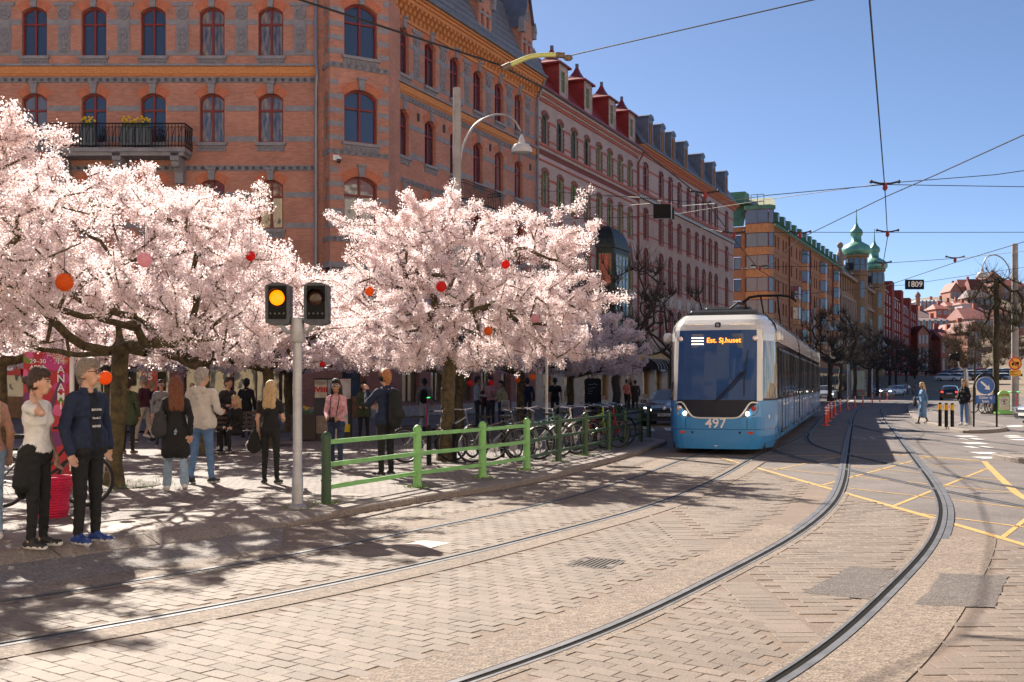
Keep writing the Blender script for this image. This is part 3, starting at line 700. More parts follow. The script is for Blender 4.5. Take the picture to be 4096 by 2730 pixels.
for px in (352,515,572):
    p = at(px,508,49.4); r0 = empty('planter', (p.x,p.y,bz+H-.32), label='zinc planter of yellow daffodils on the balcony, '+{352:'leftmost of three',515:'middle of three',572:'rightmost of three'}[px], cat='planter', group='daffodil planters on the balcony')
    m_ = MB(); m_.box(-.35,.35,-.12,.12,-.65,.22); m_.build('trough', BOXG, r0)
    m_ = MB()
    for k in range(60):
        x, y = random.uniform(-.3,.3), random.uniform(-.1,.1); dx = random.uniform(-.12,.12); m_.add([(x-.012,y,.2),(x+.012,y,.2),(x+dx,y+random.uniform(-.08,.08),.2+random.uniform(.2,.4))],[(0,1,2)])
    m_.build('leaves', LEAFY, r0)
    m_ = MB()
    for k in range(17): m_.ellip((random.uniform(-.3,.32),random.uniform(-.12,.1),.2+random.uniform(.22,.47)),(.055,.05,.05),6,4)
    m_.build('blossoms', PETY, r0)

# corner bay
P0, P1b, P2b = (-8.62,50.3), (-8.2,49.55), (-5.72,51.0)
BW, BHt = 1.62, 2.42
wB = WinType(BW, BHt, .34, REDF, [GLASS, GLASS2, GLASSG], .22, .09, .64, extra=(('sill', sill_mesh(BW)),('keystone', key_mesh(BHt-.34,BHt,.36)),('brick_arch', arch_mesh(BW,BHt-.34,BHt))))
ang = math.atan2(P2b[1]-P1b[1], P2b[0]-P1b[0]); Lb = math.hypot(P2b[0]-P1b[0],P2b[1]-P1b[1])
FC = Fac(root, *P1b, ang); cxb = Lb*.52
brow = [16.62,12.70,8.75]
mb = MB(); wall(mb, 0, Lb, 7.2, 22.5, [(cxb,BW,z,z+BHt,.34) for z in brow]); FC.build(mb,'wall',ORANGE)
for z,p in zip(brow,(0,0,1)): wB.put(FC, cxb, z, p)
for z in brow:
    for dz in (-.0,.62,1.24,1.86): band(FC, [(0,cxb-BW/2-.05),(cxb+BW/2+.05,Lb)], z+dz, z+dz+.25, .02, STONE)
    circle_band(FC, 0, Lb, z-.62, z-.38)
    band(FC, [(0,cxb-BW/2-.3),(cxb+BW/2+.3,Lb)], z+2.5,z+2.75,.02,STONE)
aL = math.atan2(P1b[1]-P0[1], P1b[0]-P0[0]); Ll = math.hypot(P1b[0]-P0[0],P1b[1]-P0[1]); FL = Fac(root,*P0,aL)
mb = MB(); wall(mb, 0, Ll, 7.2, 22.5, [(Ll*.45,.3,z+.1,z+2.3,.12) for z in brow], .3); mb.quad((0,.3,7),(Ll,.3,7),(Ll,.3,22),(0,.3,22)); FL.build(mb,'wall',ORANGE)
for z in brow:
    for dz in (0,.62,1.24,1.86): band(FL, [(0,Ll*.45-.17),(Ll*.45+.17,Ll)], z+dz, z+dz+.25, .02, STONE)
    circle_band(FL, 0, Ll, z-.62, z-.38)
aR = math.atan2(53.2-P2b[1], -5.28-P2b[0]); FR = Fac(root,*P2b,aR); mb = MB(); wall(mb,0,1.8,7.2,22.5,[]); FR.build(mb,'wall',ORANGE)
m_ = MB()                                              # stone corbel under the bay
for k,(sc,za,zb) in enumerate(((1.0,6.95,7.2),(.86,6.7,6.95),(.7,6.4,6.7),(.5,6.0,6.4),(.3,5.5,6.0))):
    cx_, cy_ = -6.9, 51.6; m_.prism([(cx_+(p[0]-cx_)*sc*1.03, cy_+(p[1]-cy_)*sc*1.03) for p in (P0,P1b,P2b,(-5.3,53.1),(-8.4,53))], za, zb)
m_.build('bay_corbel', STONE, root, -root.location)
mb = MB(); mb.quad((-8.8,50.32,4.2),(-5.7,52.36,4.2),(-5.7,52.36,8),(-8.8,50.32,8)); mb.build('wall', ORANGE, root, -root.location)
m_ = MB(); m_.mat(0); m_.box(-.14,.14,-.25,0,-.12,.12); m_.mat(1); m_.ellip((.1,-.32,-.12),(.1,.1,.13),10,6); m_.mat(0); m_.lathe([(.11,-.08),(.11,.02)],10,(.1,-.32,0))
o = m_.build('security_camera', [mat('white_plastic',(.75,.75,.76),.4), mat('black_dome',(.01,.01,.012),.1)], loc=tuple(at(1345,643,50.3)+Vector((0,-.42,0))), rz=R(25), label='small white dome security camera on the brick corner bay', cat='security camera')

# street facade
uB = lambda Z: (Z-52.0)/.9094
FB = Fac(root, *fac(52.0), ANG); ZE = 67.9; LB = uB(ZE)
xsB = [uB(130300/(4060-x)) for x in (1611,1718,1817.6,1909,1991.6,2074)]; xsB = list(np.linspace(xsB[0], xsB[-1], 6))
mb = MB(); wall(mb, 0, LB, 4.35, 20.6, [(x,WW,z,z+WH,WR) for x in xsB for z in ROWS], .24); FB.build(mb,'wall',ORANGE)
for r, z in enumerate(ROWS):
    for i, x in enumerate(xsB): wA.put(FB, x, z, [[0,0,0,0,0,1],[0,0,0,0,1,1],[0,1,0,1,0,1],[1,1,0,1,0,1]][r][i])
holes = [(x,WW+.02) for x in xsB]
for z in ROWS[:3]:
    for dz in (1.42,.02): band(FB, [(a+.05,b-.05) for a,b in gaps(.02,LB-.1,holes)], z+dz, z+dz+.25, .025, STONE)
circle_band(FB,.02,LB,15.45,15.70); circle_band(FB,.02,LB,11.42,11.67); string_course(FB,.02,LB,16.28)
for i in range(7): FB.put('carved_panel', pnm, min(LB-.5,(xsB[0]-1.3 if i == 0 else xsB[i-1]+1.3)), 0, 16.7)
# bracketed cornice
mb = MB(); mb.box(0,LB,-.1,.02,19.25,19.4); mb.box(0,LB,-.5,.02,20.02,20.2); mb.box(0,LB,-.6,.02,20.2,20.34); mb.box(0,LB,-.72,.02,20.34,20.5)
CORN = FB.build(mb,'cornice',ORTRIM)
m_ = MB(); m_.prism([(0,-.62),(-.12,-.62),(-.16,-.4),(-.3,-.36),(-.34,-.18),(-.48,-.14),(-.48,0),(0,0)], -.1, .1, 'x'); cm = m_.mesh('corbel', ORTRIM)
for k in range(40): obj('corbel', cm, CORN, (LB*(k+.5)/40,0,20.02))
mb = MB(); mb.tube([(0,-.78,20.52),(LB,-.78,20.52)],.09,8); mb.tube([(LB-.1,-.75,20.5),(LB-.05,-.5,19.9),(LB-.02,-.16,19.2),(LB-.02,-.16,4.2)],.075,10); FB.build(mb,'gutter',ZINC,smooth=True)
# mansard roof with slates and gabled dormers
mb = MB(); mb.quad((-1,-.7,20.5),(LB,-.7,20.5),(LB,1.1,24.6),(-1,1.1,24.6)); mb.quad((-1,1.1,24.6),(LB,1.1,24.6),(LB,7,26),(-1,7,26)); mb.quad((LB,-.7,20.5),(LB,7,20.5),(LB,7,26),(LB,1.1,24.6)); mb.quad((LB,0,4),(LB,7,4),(LB,7,20.5),(LB,0,20.5))
ROOF = FB.build(mb,'roof',SLATE)
st = MB()
for r_ in range(9):
    for c_ in range(60):
        t0 = r_/9; x = (c_+.5*(r_%2))*LB/60; s = .17; y0 = -.7+1.8*t0-.02; zz = 20.5+4.1*t0; y1 = -.7+1.8*(t0+.115)-.05; z1 = 20.5+4.1*(t0+.115)
        st.add([(x,y0-.03,zz-.12),(x+s,(y0+y1)/2-.03,(zz+z1)/2),(x,y1-.01,z1+.1),(x-s,(y0+y1)/2-.03,(zz+z1)/2)],[(0,1,2,3)])
obj('roof_slates', st.mesh('roof_slates', SLATE), ROOF, kind='stuff')
mb = MB(); mb.tube([(-1,1.05,24.65),(LB,1.05,24.65)],.1,8); obj('ridge_roll', mb.mesh('ridge_roll', ZINC), ROOF)
def gable(u):
    m_ = MB(); m_.mat(0)
    wall(m_, -.8, .8, 20.4, 22.9, [(-.33,.36,20.75,22.25,.18),(.33,.36,20.75,22.25,.18)], .15, y=-.45)
    m_.add([(-.8,-.45,22.9),(.8,-.45,22.9),(0,-.45,25.0)],[(0,1,2)]); m_.box(-.8,.8,-.3,-.25,20.4,22.4)
    m_.quad((-.8,-.45,20.4),(-.8,1.6,20.4),(-.8,1.6,22.9),(-.8,-.45,22.9)); m_.quad((.8,-.45,20.4),(.8,1.6,20.4),(.8,1.6,22.9),(.8,-.45,22.9))
    m_.mat(1)
    for s in (-1,1):
        m_.add([(s*.95,-.62,22.72),(0,-.62,25.25),(0,2.2,25.25),(s*.95,2.2,22.72)],[(0,1,2,3)]); m_.add([(s*.95,-.62,22.72),(0,-.62,25.25),(0,-.62,25.05),(s*.85,-.62,22.72)],[(0,1,2,3)])
    m_.mat(2)
    for s in (-1,1): m_.box(s*.8-.16,s*.8+.16,-.65,-.3,22.45,22.8); m_.prism([(s*.8-.2,22.8),(s*.8+.2,22.8),(s*.8,23.4)],-.68,-.3,'y')
    m_.lathe([(.27,0),(.27,-.05),(.18,-.06),(.17,-.01),(.01,-.01)],12,(0,-.45,23.55),'y'); m_.box(-.8,.8,-.47,-.44,21.9,22.05)
    d = FB.put('dormer', m_.mesh('dormer',[ORANGE,ZINC,STONE]), u, 0, 0)
    pp = MB(); 
    for s in (-.33,.33): pp.quad((s-.18,-.33,20.75),(s+.18,-.33,20.75),(s+.18,-.33,22.2),(s-.18,-.33,22.2))
    obj('pane', pp.mesh('pane', REDF), d)
for x in (1653,1905,2075): gable(uB(130300/(4060-x))+.2)
# small iron balcony on the street facade
u0, u1 = uB(130300/(4060-1795)), uB(130300/(4060-1950)); bz2 = 10.05+1.2
mb = MB(); mb.box(u0,u1,-.9,0,bz2-.15,bz2); B2b = FB.build(mb,'balcony',STONE)
rl = MB()
for (a,b) in (((u0,0),(u0,-.87)),((u0,-.87),(u1,-.87)),((u1,-.87),(u1,0))):
    for zz in (bz2+1.05,bz2+.9,bz2+.08): rl.tube([(*a,zz),(*b,zz)],.022,5)
    n = max(2,int(math.hypot(b[0]-a[0],b[1]-a[1])/.13))
    for k in range(n+1): x,y = a[0]+(b[0]-a[0])*k/n, a[1]+(b[1]-a[1])*k/n; rl.tube([(x,y,bz2),(x+.0,y-.08,bz2+.4),(x,y,bz2+1.05)],.012,4)
obj('railing', rl.mesh('railing',IRONB), B2b)
for x,zz in ((1672,14.9),(1775,14.9),(1960,15.0),(2120,14.9)):
    m_ = MB(); m_.box(-.12,.12,-.02,.0,-.2,.2); FB.put('vent', m_.mesh('vent',mat('vent_dark',(.05,.04,.04),.8)), uB(130300/(4060-x)), 0, zz)

# ---- ground floor: purple-brown brick with shop windows
PURP = brick_mat('purple_brick', (.27,.13,.115), (.22,.10,.09), (.16,.09,.08), .25,.078,.006,.2)
SHOPG = glass_mat('shop_glass', (.10,.085,.05), .04, .3)
def shop_front(F, x0, x1, wins, doors, z1=4.35, fm=None):
    ops = [(x,w_,.75,3.6,0) for x,w_ in wins]+[(x,w_,.1,3.5,.0) for x,w_ in doors]
    m_ = MB(); wall(m_, x0, x1, 0, z1, ops, .35); F.build(m_,'shop_wall',PURP)
    m_ = MB(); m_.box(x0,x1,-.12,.02,z1-.25,z1+.12); F.build(m_,'stone_band',STONE)
    m_ = MB(); 
    for a,b in gaps(x0,x1,doors): m_.box(a,b,-.06,.02,0,.62)
    F.build(m_,'plinth',STONE)
    for x,w_ in wins:
        f = MB(); 
        for a in (-w_/2,-.03,w_/2-.06): f.box(a,a+.06,.2,.28,0,2.85)
        for zz in (0,2.1,2.79): f.box(-w_/2,w_/2,.19,.28,zz,zz+.06)
        o = F.put('shop_window', f.mesh('shop_window', fm or mat('shop_frame',(.06,.035,.025),.5)), x, 0, .75)
        p = MB(); p.quad((-w_/2,.25,0),(w_/2,.25,0),(w_/2,.25,2.85),(-w_/2,.25,2.85)); obj('pane', p.mesh('pane', SHOPG), o)
    for x,w_ in doors:
        f = MB(); f.box(-w_/2,w_/2,.25,.33,0,3.4); 
        o = F.put('door', f.mesh('door', mat('oak_door',(.20,.09,.035),.5,var=.3)), x, 0, .1)
        p = MB(); p.quad((-w_/2+.2,.24,1.0),(w_/2-.2,.24,1.0),(w_/2-.2,.24,3.1),(-w_/2+.2,.24,3.1)); obj('pane', p.mesh('pane', GLASS), o)
        p = MB(); p.tube([(w_/2-.12,.2,.95),(w_/2-.12,.18,1.0),(w_/2-.12,.18,1.2),(w_/2-.12,.2,1.25)],.015,6); obj('handle', p.mesh('handle', STEEL), o)
uA = lambda px: (px-2048)*50.3/FPX
shop_front(FA, -31, -8.8, [(uA(-150),2.2),(uA(400),2.3),(uA(590),2.0),(uA(830),2.2),(uA(1020),2.3),(uA(1160),1.0)], [(uA(45),1.5)])
shop_front(Fac(root,-8.8,50.3,math.atan2(1.9,2.9)), 0, 3.62, [], [(1.7,1.3)])
shop_front(FB, 0, LB, [(2.1,1.7),(4.9,1.5),(8.0,1.7),(10.7,1.5),(15.4,1.5)], [(13.2,1.3)])
# ---------------------------------------------------------------- second street building: white glazed brick, green windows, red roof
WHITEB = brick_mat('white_glazed_brick', (.64,.53,.49), (.56,.455,.42), (.30,.20,.175), .26, .085, .013, .2)
REDB = mat('red_brick_trim', (.45,.13,.095), .8, var=.25, scale=10)
REDR = mat('red_roof_sheet', (.27,.03,.025), .45, .1, var=.2, scale=2)
ROSE = mat('dark_rose_brick', (.20,.055,.045), .85, var=.3, scale=20)
def teeth(w, h, sp, t=.2, m=None, top=True):
    """toothed brick surround of an opening"""
    m_ = MB(); n = int(h/.17)
    for k in range(n):
        wd = t if k % 2 else t*.55
        for s in (-1,1): m_.box(*sorted((s*w/2,s*(w/2+wd))), -.04, .02, k*.17+.01, k*.17+.16)
    return m_
def seg_surround(w, h, rise, name='brick_surround'):
    m_ = teeth(w, h-rise, 0); ring_arch(m_, w, h-rise, h, .24, -.05, .02, 8)
    return m_.mesh(name, [mat('brown_brick_trim', (.26,.10,.075), .85, var=.4, scale=16)])
def gutterpipe(F, u, z, m):
    mb = MB(); mb.tube([(u,-.55,z),(u,-.5,z-.25),(u,-.12,z-.9),(u,-.12,4)],.08,8); F.build(mb,'drainpipe',m,smooth=True)

r2 = empty('white_brick_building', (*fac(67.9),0), label='white glazed brick building with green windows and red roof dormers', cat='building')
F2 = Fac(r2, *fac(67.9), ANG); L2b = (86.2-67.9)/.9094; u2 = lambda Z: (Z-67.9)/.9094
x2 = [u2(z) for z in (69.3,71.6,73.9,76.1,78.3,80.4,82.5,84.6)]
W2 = .98; rows2 = [(16.76,1.9,.22),(12.95,2.12,.22)]
ops = [(x,W2,z,z+h,r) for x in x2 for z,h,r in rows2]+[(x,W2+.1,8.9,12.35,1.5,True) for x in x2]+[(x,W2+.1,5.6,8.0,.2) for x in x2]
mb = MB(); wall(mb,0,L2b,4.6,19.75,ops,.22); F2.build(mb,'wall',WHITEB)
sill2 = MB(); sill2.box(-.62,.62,-.1,.05,-.12,-.01); sill2 = sill2.mesh('sill', REDB)
def w2(h,r,fm,w_=W2): return WinType(w_,h,r,fm,[GLASS,GLASS2],.16,.08,.62,extra=(('sill',sill2),('brick_surround',seg_surround(w_,h,r))))
t_top, t_topg, t_mid, t_low = w2(1.9,.22,DGREENF), w2(1.9,.22,GREENF), w2(2.12,.22,GREENF), w2(2.4,.2,GREENF,W2+.1)
m_ = teeth(W2+.1,1.9,0); ring_arch(m_,W2+.1,1.95,3.45,.26,-.06,.02,12,True); gsur = m_.mesh('brick_surround',REDB)
t_goth = WinType(W2+.1,2.45,.25,GREENF,[GLASS,GLASS2],.16,.08,.6,extra=(('brick_surround',gsur),))
tym = MB(); tym.add([(a,.2,b) for a,b in arch_pts(W2+.1,1.95,3.45,10,True)],[tuple(range(10,-1,-1))]); tym = tym.mesh('tympanum', brick_mat('checker_tile',(.42,.40,.36),(.10,.14,.10),(.3,.28,.26),.12,.12,.004,.1))
for i, x in enumerate(x2):
    (t_top if i < 4 else t_topg).put(F2,x,16.76); t_mid.put(F2,x,12.95); o = t_goth.put(F2,x,8.9); obj('tympanum',tym,o); t_low.put(F2,x,5.6)
hol = [(x,W2+.42) for x in x2]
for z0,z1 in ((18.15,18.33),(17.0,17.14),(14.5,14.68),(13.2,13.34)): band(F2, gaps(.15,L2b-.1,hol), z0, z1, .012, REDB, 'red_band')
for z in (9.2,10.6): band(F2, gaps(.15,L2b-.1,[(x,W2+.5) for x in x2]), z, z+.16, .012, REDB, 'red_band')
mb = MB()
for k,(a,b,p) in enumerate(((19.35,19.5,.1),(19.5,19.62,.2),(19.62,19.75,.3),(19.75,19.9,.42))): mb.mat(k%2); mb.box(0,L2b,-p,.02,a,b)
F2.build(mb,'cornice',[REDB,WHITEB])
mb = MB(); mb.mat(0); mb.box(0,L2b,-.22,.02,16.5,16.66); mb.box(0,L2b,-.1,.02,15.62,15.72); mb.mat(1); mb.box(0,L2b,-.05,.02,15.95,16.3); mb.mat(2); mb.box(0,L2b,-.13,.02,16.3,16.5); mb.box(0,L2b,-.09,.02,15.72,15.95); F2.build(mb,'string_course',[REDB,ROSE,WHITEB])
mb = MB(); mb.quad((0,-.5,19.9),(L2b,-.5,19.9),(L2b,1.4,23.0),(0,1.4,23.0)); mb.quad((0,1.4,23.0),(L2b,1.4,23.0),(L2b,7,24.3),(0,7,24.3)); mb.box(0,L2b,-.55,-.35,19.9,20.1); mb.quad((L2b,-.5,19.9),(L2b,7,19.9),(L2b,7,24.3),(L2b,1.4,23))
for k in range(32): x = L2b*(k+.5)/32; mb.add([(x,-.5,19.95),(x+.03,-.5,19.95),(x+.03,1.4,23.05),(x,1.4,23.05)],[(0,1,2,3)])
RF2 = F2.build(mb,'roof',REDR)
gutterpipe(F2, L2b-.02, 19.9, mat('red_drainpipe',(.22,.05,.04),.5))
dw = WinType(.66,1.35,.0,GREENF,[GLASS],.1,.06,.65)
for Z in (71.3,75.4,79.9,84.0):
    u = u2(Z); m_ = MB(); m_.mat(0); wall(m_,-.72,.72,20.1,22.3,[(0,.66,20.5,21.85,0)],.12,y=-.35); m_.mat(1)
    for s in (-1,1): m_.quad((s*.72,-.35,20.1),(s*.72,2.2,20.1),(s*.72,2.2,22.3),(s*.72,-.35,22.3))
    prof = [(1.0,22.2),(1.0,22.33),(.78,22.42),(.55,22.58),(.36,22.8),(.2,23.08),(.1,23.34),(.07,23.42)]
    for (a,b),(c,d) in zip(prof[:-1],prof[1:]):
        for q in range(4):
            cs = [(-1,-1),(1,-1),(1,1),(-1,1)]; (x0,y0),(x1,y1) = cs[q],cs[(q+1)%4]; yc = .45
            m_.quad((x0*a,yc+y0*a,b),(x1*a,yc+y1*a,b),(x1*c,yc+y1*c,d),(x0*c,yc+y0*c,d))
    m_.mat(2); m_.box(-.09,.09,.36,.54,23.38,23.65); m_.mat(0)
    for k in range(10):
        for s in (-1,1): wd=.2 if k%2 else .12; m_.box(*sorted((s*.72,s*(.72-wd))),-.4,-.34,20.15+k*.2,20.33+k*.2)
    d = F2.put('dormer', m_.mesh('dormer',[WHITEB,REDR,ZINC]), u,0,0); f_ = dw.put(F2,u,20.5); f_.parent = d; f_.location = (0,-.35,20.5); f_.rotation_euler = (0,0,0)
# oriel of dark copper with a curved roof
BRONZE = mat('dark_patina', (.035,.045,.04), .5, .3, var=.25, scale=3)
uo0, uo1 = u2(77.7), u2(81.3); m_ = MB(); m_.mat(0)
pl_ = [(uo0,0),(uo0+.35,-1.25),(uo1-.35,-1.25),(uo1,0)]
m_.prism(pl_,4.9,11.3); m_.prism([(p[0]+(.15 if i>1 else -.15),p[1]-.12*(i in(1,2))) for i,p in enumerate(pl_)],11.3,11.55)
c_ = ((uo0+uo1)/2,0)
for k in range(6):
    t0, t1 = k/6, (k+1)/6; f_ = lambda t: (1-t**1.7*.95, 11.55+1.5*math.sin(t*math.pi/2))
    (a,z0),(b,z1) = f_(t0),f_(t1)
    for i in range(3):
        p,q = pl_[i],pl_[i+1]; m_.quad((c_[0]+(p[0]-c_[0])*a,p[1]*a,z0),(c_[0]+(q[0]-c_[0])*a,q[1]*a,z0),(c_[0]+(q[0]-c_[0])*b,q[1]*b,z1),(c_[0]+(p[0]-c_[0])*b,p[1]*b,z1))
for k in range(9):
    x = uo0+.35+(uo1-uo0-.7)*k/8; m_.tube([(x,-1.25,11.56),(x*.5+c_[0]*.5,-.75,12.7)],.025,4)
ORI = F2.build(m_,'oriel',BRONZE)
def flatwin(parent, a, b, z0, z1, nx, nz, fm, gm, proud=.03, name='oriel_window'):
    """framed panes on a slanted face between plan points a and b"""
    a, b = Vector((*a,0)), Vector((*b,0)); d = b-a; n_ = Vector((d.y,-d.x,0)).normalized()*proud
    f = MB()
    def bar(t0,t1,z0_,z1_): 
        p = a+d*t0+n_; q = a+d*t1+n_; f.add([(p.x,p.y,z0_),(q.x,q.y,z0_),(q.x,q.y,z1_),(p.x,p.y,z1_)]+[(p.x+n_.x,p.y+n_.y,z0_),(q.x+n_.x,q.y+n_.y,z0_),(q.x+n_.x,q.y+n_.y,z1_),(p.x+n_.x,p.y+n_.y,z1_)],[(4,5,6,7),(0,1,5,4),(3,2,6,7),(0,4,7,3),(1,2,6,5)])
    w_ = .05/d.length
    for k in range(nx+1): t = (1-w_)*k/nx; bar(t,t+w_,z0,z1)
    for k in range(nz+1): zz = z0+(z1-z0-.06)*k/nz; bar(0,1,zz,zz+.06)
    o = obj(name, f.mesh(name,fm), parent); g_ = MB(); p,q = a+n_, b+n_; g_.quad((p.x,p.y,z0),(q.x,q.y,z0),(q.x,q.y,z1),(p.x,p.y,z1)); obj('pane', g_.mesh('pane',gm), o)
POST = mat('red_poster_glass',(.55,.07,.04),.12)
flatwin(ORI,(uo0+.05,-.2),(uo0+.3,-1.05),8.6,10.9,1,1,GREENF,POST)
flatwin(ORI,(uo0+.5,-1.25),(uo1-.5,-1.25),8.4,10.9,4,3,GREENF,GLASSG); flatwin(ORI,(uo0+.5,-1.25),(uo1-.5,-1.25),5.4,7.7,4,3,GREENF,GLASS)
# shop floor with dark red awnings
CREAM = mat('cream_shop_stone',(.42,.35,.28),.8,var=.15,scale=2); WOODB = mat('amber_wood',(.30,.14,.05),.5,var=.25,scale=5)
def cream_front(F, L, wins, z1=4.6, m=CREAM):
    m_ = MB(); wall(m_,0,L,0,z1,[(x,w_,.5,3.1,0) for x,w_ in wins],.3); m_.box(0,L,-.25,.02,z1-.3,z1)
    for k in range(9):
        for a,b in gaps(0,L,[(x,w_+.1) for x,w_ in wins]): m_.box(a,b,-.05,.0,.1+k*.34,.1+k*.34+.3)
    F.build(m_,'shop_wall',m)
    for x,w_ in wins:
        f = MB(); 
        for a in (-w_/2,w_/2-.12): f.box(a,a+.12,.1,.22,0,2.6)
        f.box(-w_/2,w_/2,.1,.22,0,.35); f.box(-w_/2,w_/2,.1,.22,2.48,2.6); o = F.put('shop_window', f.mesh('shop_window',WOODB), x,0,.5)
        p = MB(); p.quad((-w_/2,.2,.3),(w_/2,.2,.3),(w_/2,.2,2.6),(-w_/2,.2,2.6)); obj('pane', p.mesh('pane',SHOPG), o)
cream_front(F2, L2b, [(2.0,1.6),(5.5,1.6),(9.3,1.9),(12.3,1.9),(15.3,1.9),(18.3,1.6)])
def awning(F, u, w_, zt, d, drop, m, txt, sub, label, wm, parent_name='awning'):
    o = empty(parent_name, F.loc(u,0,0)+F.root.location, F.ang, label=label, cat='awning', group='shop awnings')
    m_ = MB(); k = 8; arc = [(-d*math.sin(t*math.pi/2)*1.0-.03, zt-drop*(1-math.cos(t*math.pi/2))) for t in np.linspace(0,1,k)]
    for (a,b),(c,e) in zip(arc[:-1],arc[1:]): m_.quad((-w_/2,a,b),(w_/2,a,b),(w_/2,c,e),(-w_/2,c,e))
    yv, zv = arc[-1]; m_.quad((-w_/2,yv,zv),(w_/2,yv,zv),(w_/2,yv-.01,zv-.25),(-w_/2,yv-.01,zv-.25))
    for s in (-1,1): m_.add([(s*w_/2,-.03,zv)]+[(s*w_/2,a,b) for a,b in arc],[tuple(range(k+1))])
    m_.build('canopy', m, o)
    st_ = MB()
    for x in np.linspace(-w_/2+.02,w_/2-.02,4): st_.tube([(x,a-.012,b+.012) for a,b in arc],.012,4)
    st_.build('piping', WHT, o)
    fr = MB(); fr.tube([(-w_/2+.05,-.05,zv),(-w_/2+.05,yv+.05,zv-.05),(w_/2-.05,yv+.05,zv-.05),(w_/2-.05,-.05,zv)],.02,5); fr.build('frame', STEEL, o)
    if txt: text(txt,.42,o,(0.1,yv*.93,zv+.28),(R(66),0,0),wm,off=.004)
    if sub: text(sub,.2,o,(0,yv-.03,zv-.12),(R(90),0,0),wm,off=.003)
BURG = mat('burgundy_canvas',(.10,.012,.02),.8,var=.15); BLKC = mat('black_canvas',(.012,.012,.014),.8,var=.2); LETW = mat('white_lettering',(.75,.73,.7),.6)
awning(F2,9.4,2.4,3.75,1.35,.95,BURG,'Remanns','KOSTYMKLÄDER','burgundy shop awning nearest the cherry trees, lettered in white',LETW)
awning(F2,12.4,2.3,3.75,1.35,.95,BURG,'Remanns','KOSTYMKLÄDER','burgundy shop awning behind the pedestrian crossing sign',LETW)
awning(F2,15.6,2.6,3.75,1.35,.95,BURG,'Remanns','KOSTYMKLÄDER','burgundy shop awning right of the crossing sign, by the bare street tree',LETW)
sg = F2.loc(8.2,-.7,4.35)+r2.location; o = empty('shop_sign',sg,ANG,label='dark red shop sign with white lettering under the building oriel',cat='sign'); m_ = MB(); m_.cbox(-1.1,1.1,-.06,.06,-.4,.4,.03); m_.build('board',BURG,o); text('Remanns',.46,o,(.15,-.08,.05),(R(90),0,0),LETW,off=.006)

# ---------------------------------------------------------------- third street building: cream brick, red windows, zinc dormers
CREAMB = brick_mat('cream_brick', (.62,.46,.38), (.55,.40,.33), (.30,.18,.14), .27, .09, .014, .2)
r3 = empty('cream_brick_building', (*fac(86.2),0), label='cream brick building with red windows, red bands and zinc dormers', cat='building')
F3 = Fac(r3, *fac(86.2), ANG); L3b = (115.6-86.2)/.9094; u3 = lambda Z: (Z-86.2)/.9094
x3 = [u3(z) for z in (88.2,92.0,94.5,97.0,99.7,102.3,104.6,106.8,108.9,112.9)]
W3 = 1.05; ops = [(x,W3,17.15,19.25,.2) for x in x3]+[(x,W3,13.3,15.6,.2) for x in x3]+[(x,W3,9.44,12.4,.52) for x in x3]+[(x,W3,5.5,7.8,.15) for x in x3]
mb = MB(); mb.mat(1); wall(mb,0,L3b,16.7,20.1,ops[:10],.2); mb.mat(0); wall(mb,0,L3b,4.6,16.7,ops[10:],.2); mb.quad((L3b,0,0),(L3b,9,0),(L3b,9,20.1),(L3b,0,20.1)); F3.build(mb,'wall',[CREAMB,WHITEB])
def w3(h,r,tr=.62): 
    m_ = teeth(W3,h-r,0,.16); ring_arch(m_,W3,h-r,h,.2,-.05,.02,8)
    return WinType(W3,h,r,REDF,[GLASS,GLASS2],.14,.08,tr,extra=(('sill',sill2),('brick_surround',m_.mesh('brick_surround',mat('dark_red_brick_trim',(.17,.04,.035),.8,var=.3,scale=16)))))
ta, tb_, tc_, td = w3(2.1,.2), w3(2.3,.2), w3(2.96,.52,.72), w3(2.3,.15)
for x in x3: ta.put(F3,x,17.15); tb_.put(F3,x,13.3); tc_.put(F3,x,9.44); td.put(F3,x,5.5)
pw = MB(); pw.box(-.45,.45,-.03,.02,0,.8)
for a in range(5):
    for b in range(4):
        if (a+b)%2: pw.box(-.4+a*.16,-.26+a*.16,-.06,.0,.08+b*.17,.22+b*.17)
pw = pw.mesh('tile_panel', mat('white_tile',(.5,.47,.43),.5))
for x in x3: F3.put('tile_panel', pw, x,0,8.25)
h3 = [(x,W3+.36) for x in x3]
for z0,z1 in ((18.75,18.93),(17.3,17.42),(15.0,15.18),(13.5,13.64),(11.2,11.38),(9.6,9.76),(8.0,8.14),(6.2,6.36)): band(F3, gaps(.15,L3b,h3), z0, z1, .012, REDB, 'red_band')
mb = MB(); mb.mat(0); mb.box(0,L3b,-.18,.02,16.75,16.95); mb.mat(1); mb.box(0,L3b,-.1,.02,16.35,16.75); mb.mat(2)
for k in range(70): x = L3b*(k+.5)/70; mb.prism([(x-.2,16.4),(x+.2,16.4),(x,16.72)],-.16,-.09,'y')
F3.build(mb,'string_course',[REDB,mat('dark_joint',(.08,.06,.06),.8),mat('pale_tile',(.55,.53,.5),.6)])
mb = MB()
for k,(a,b,p) in enumerate(((19.85,20.0,.12),(20.0,20.12,.24),(20.12,20.3,.36),(20.3,20.45,.5))): mb.mat(k%2); mb.box(0,L3b+p,-p,.02,a,b)
F3.build(mb,'cornice',[REDB,ORTRIM])
mb = MB(); mb.quad((0,-.5,20.45),(L3b+.3,-.5,20.45),(L3b-.8,1.5,23.6),(0,1.5,23.6)); mb.quad((0,1.5,23.6),(L3b-.8,1.5,23.6),(L3b-2,7,25),(0,7,25)); mb.quad((L3b+.3,-.5,20.45),(L3b+.3,9,20.45),(L3b-.8,9,24),(L3b-.8,1.5,23.6)); F3.build(mb,'roof',ZINC)
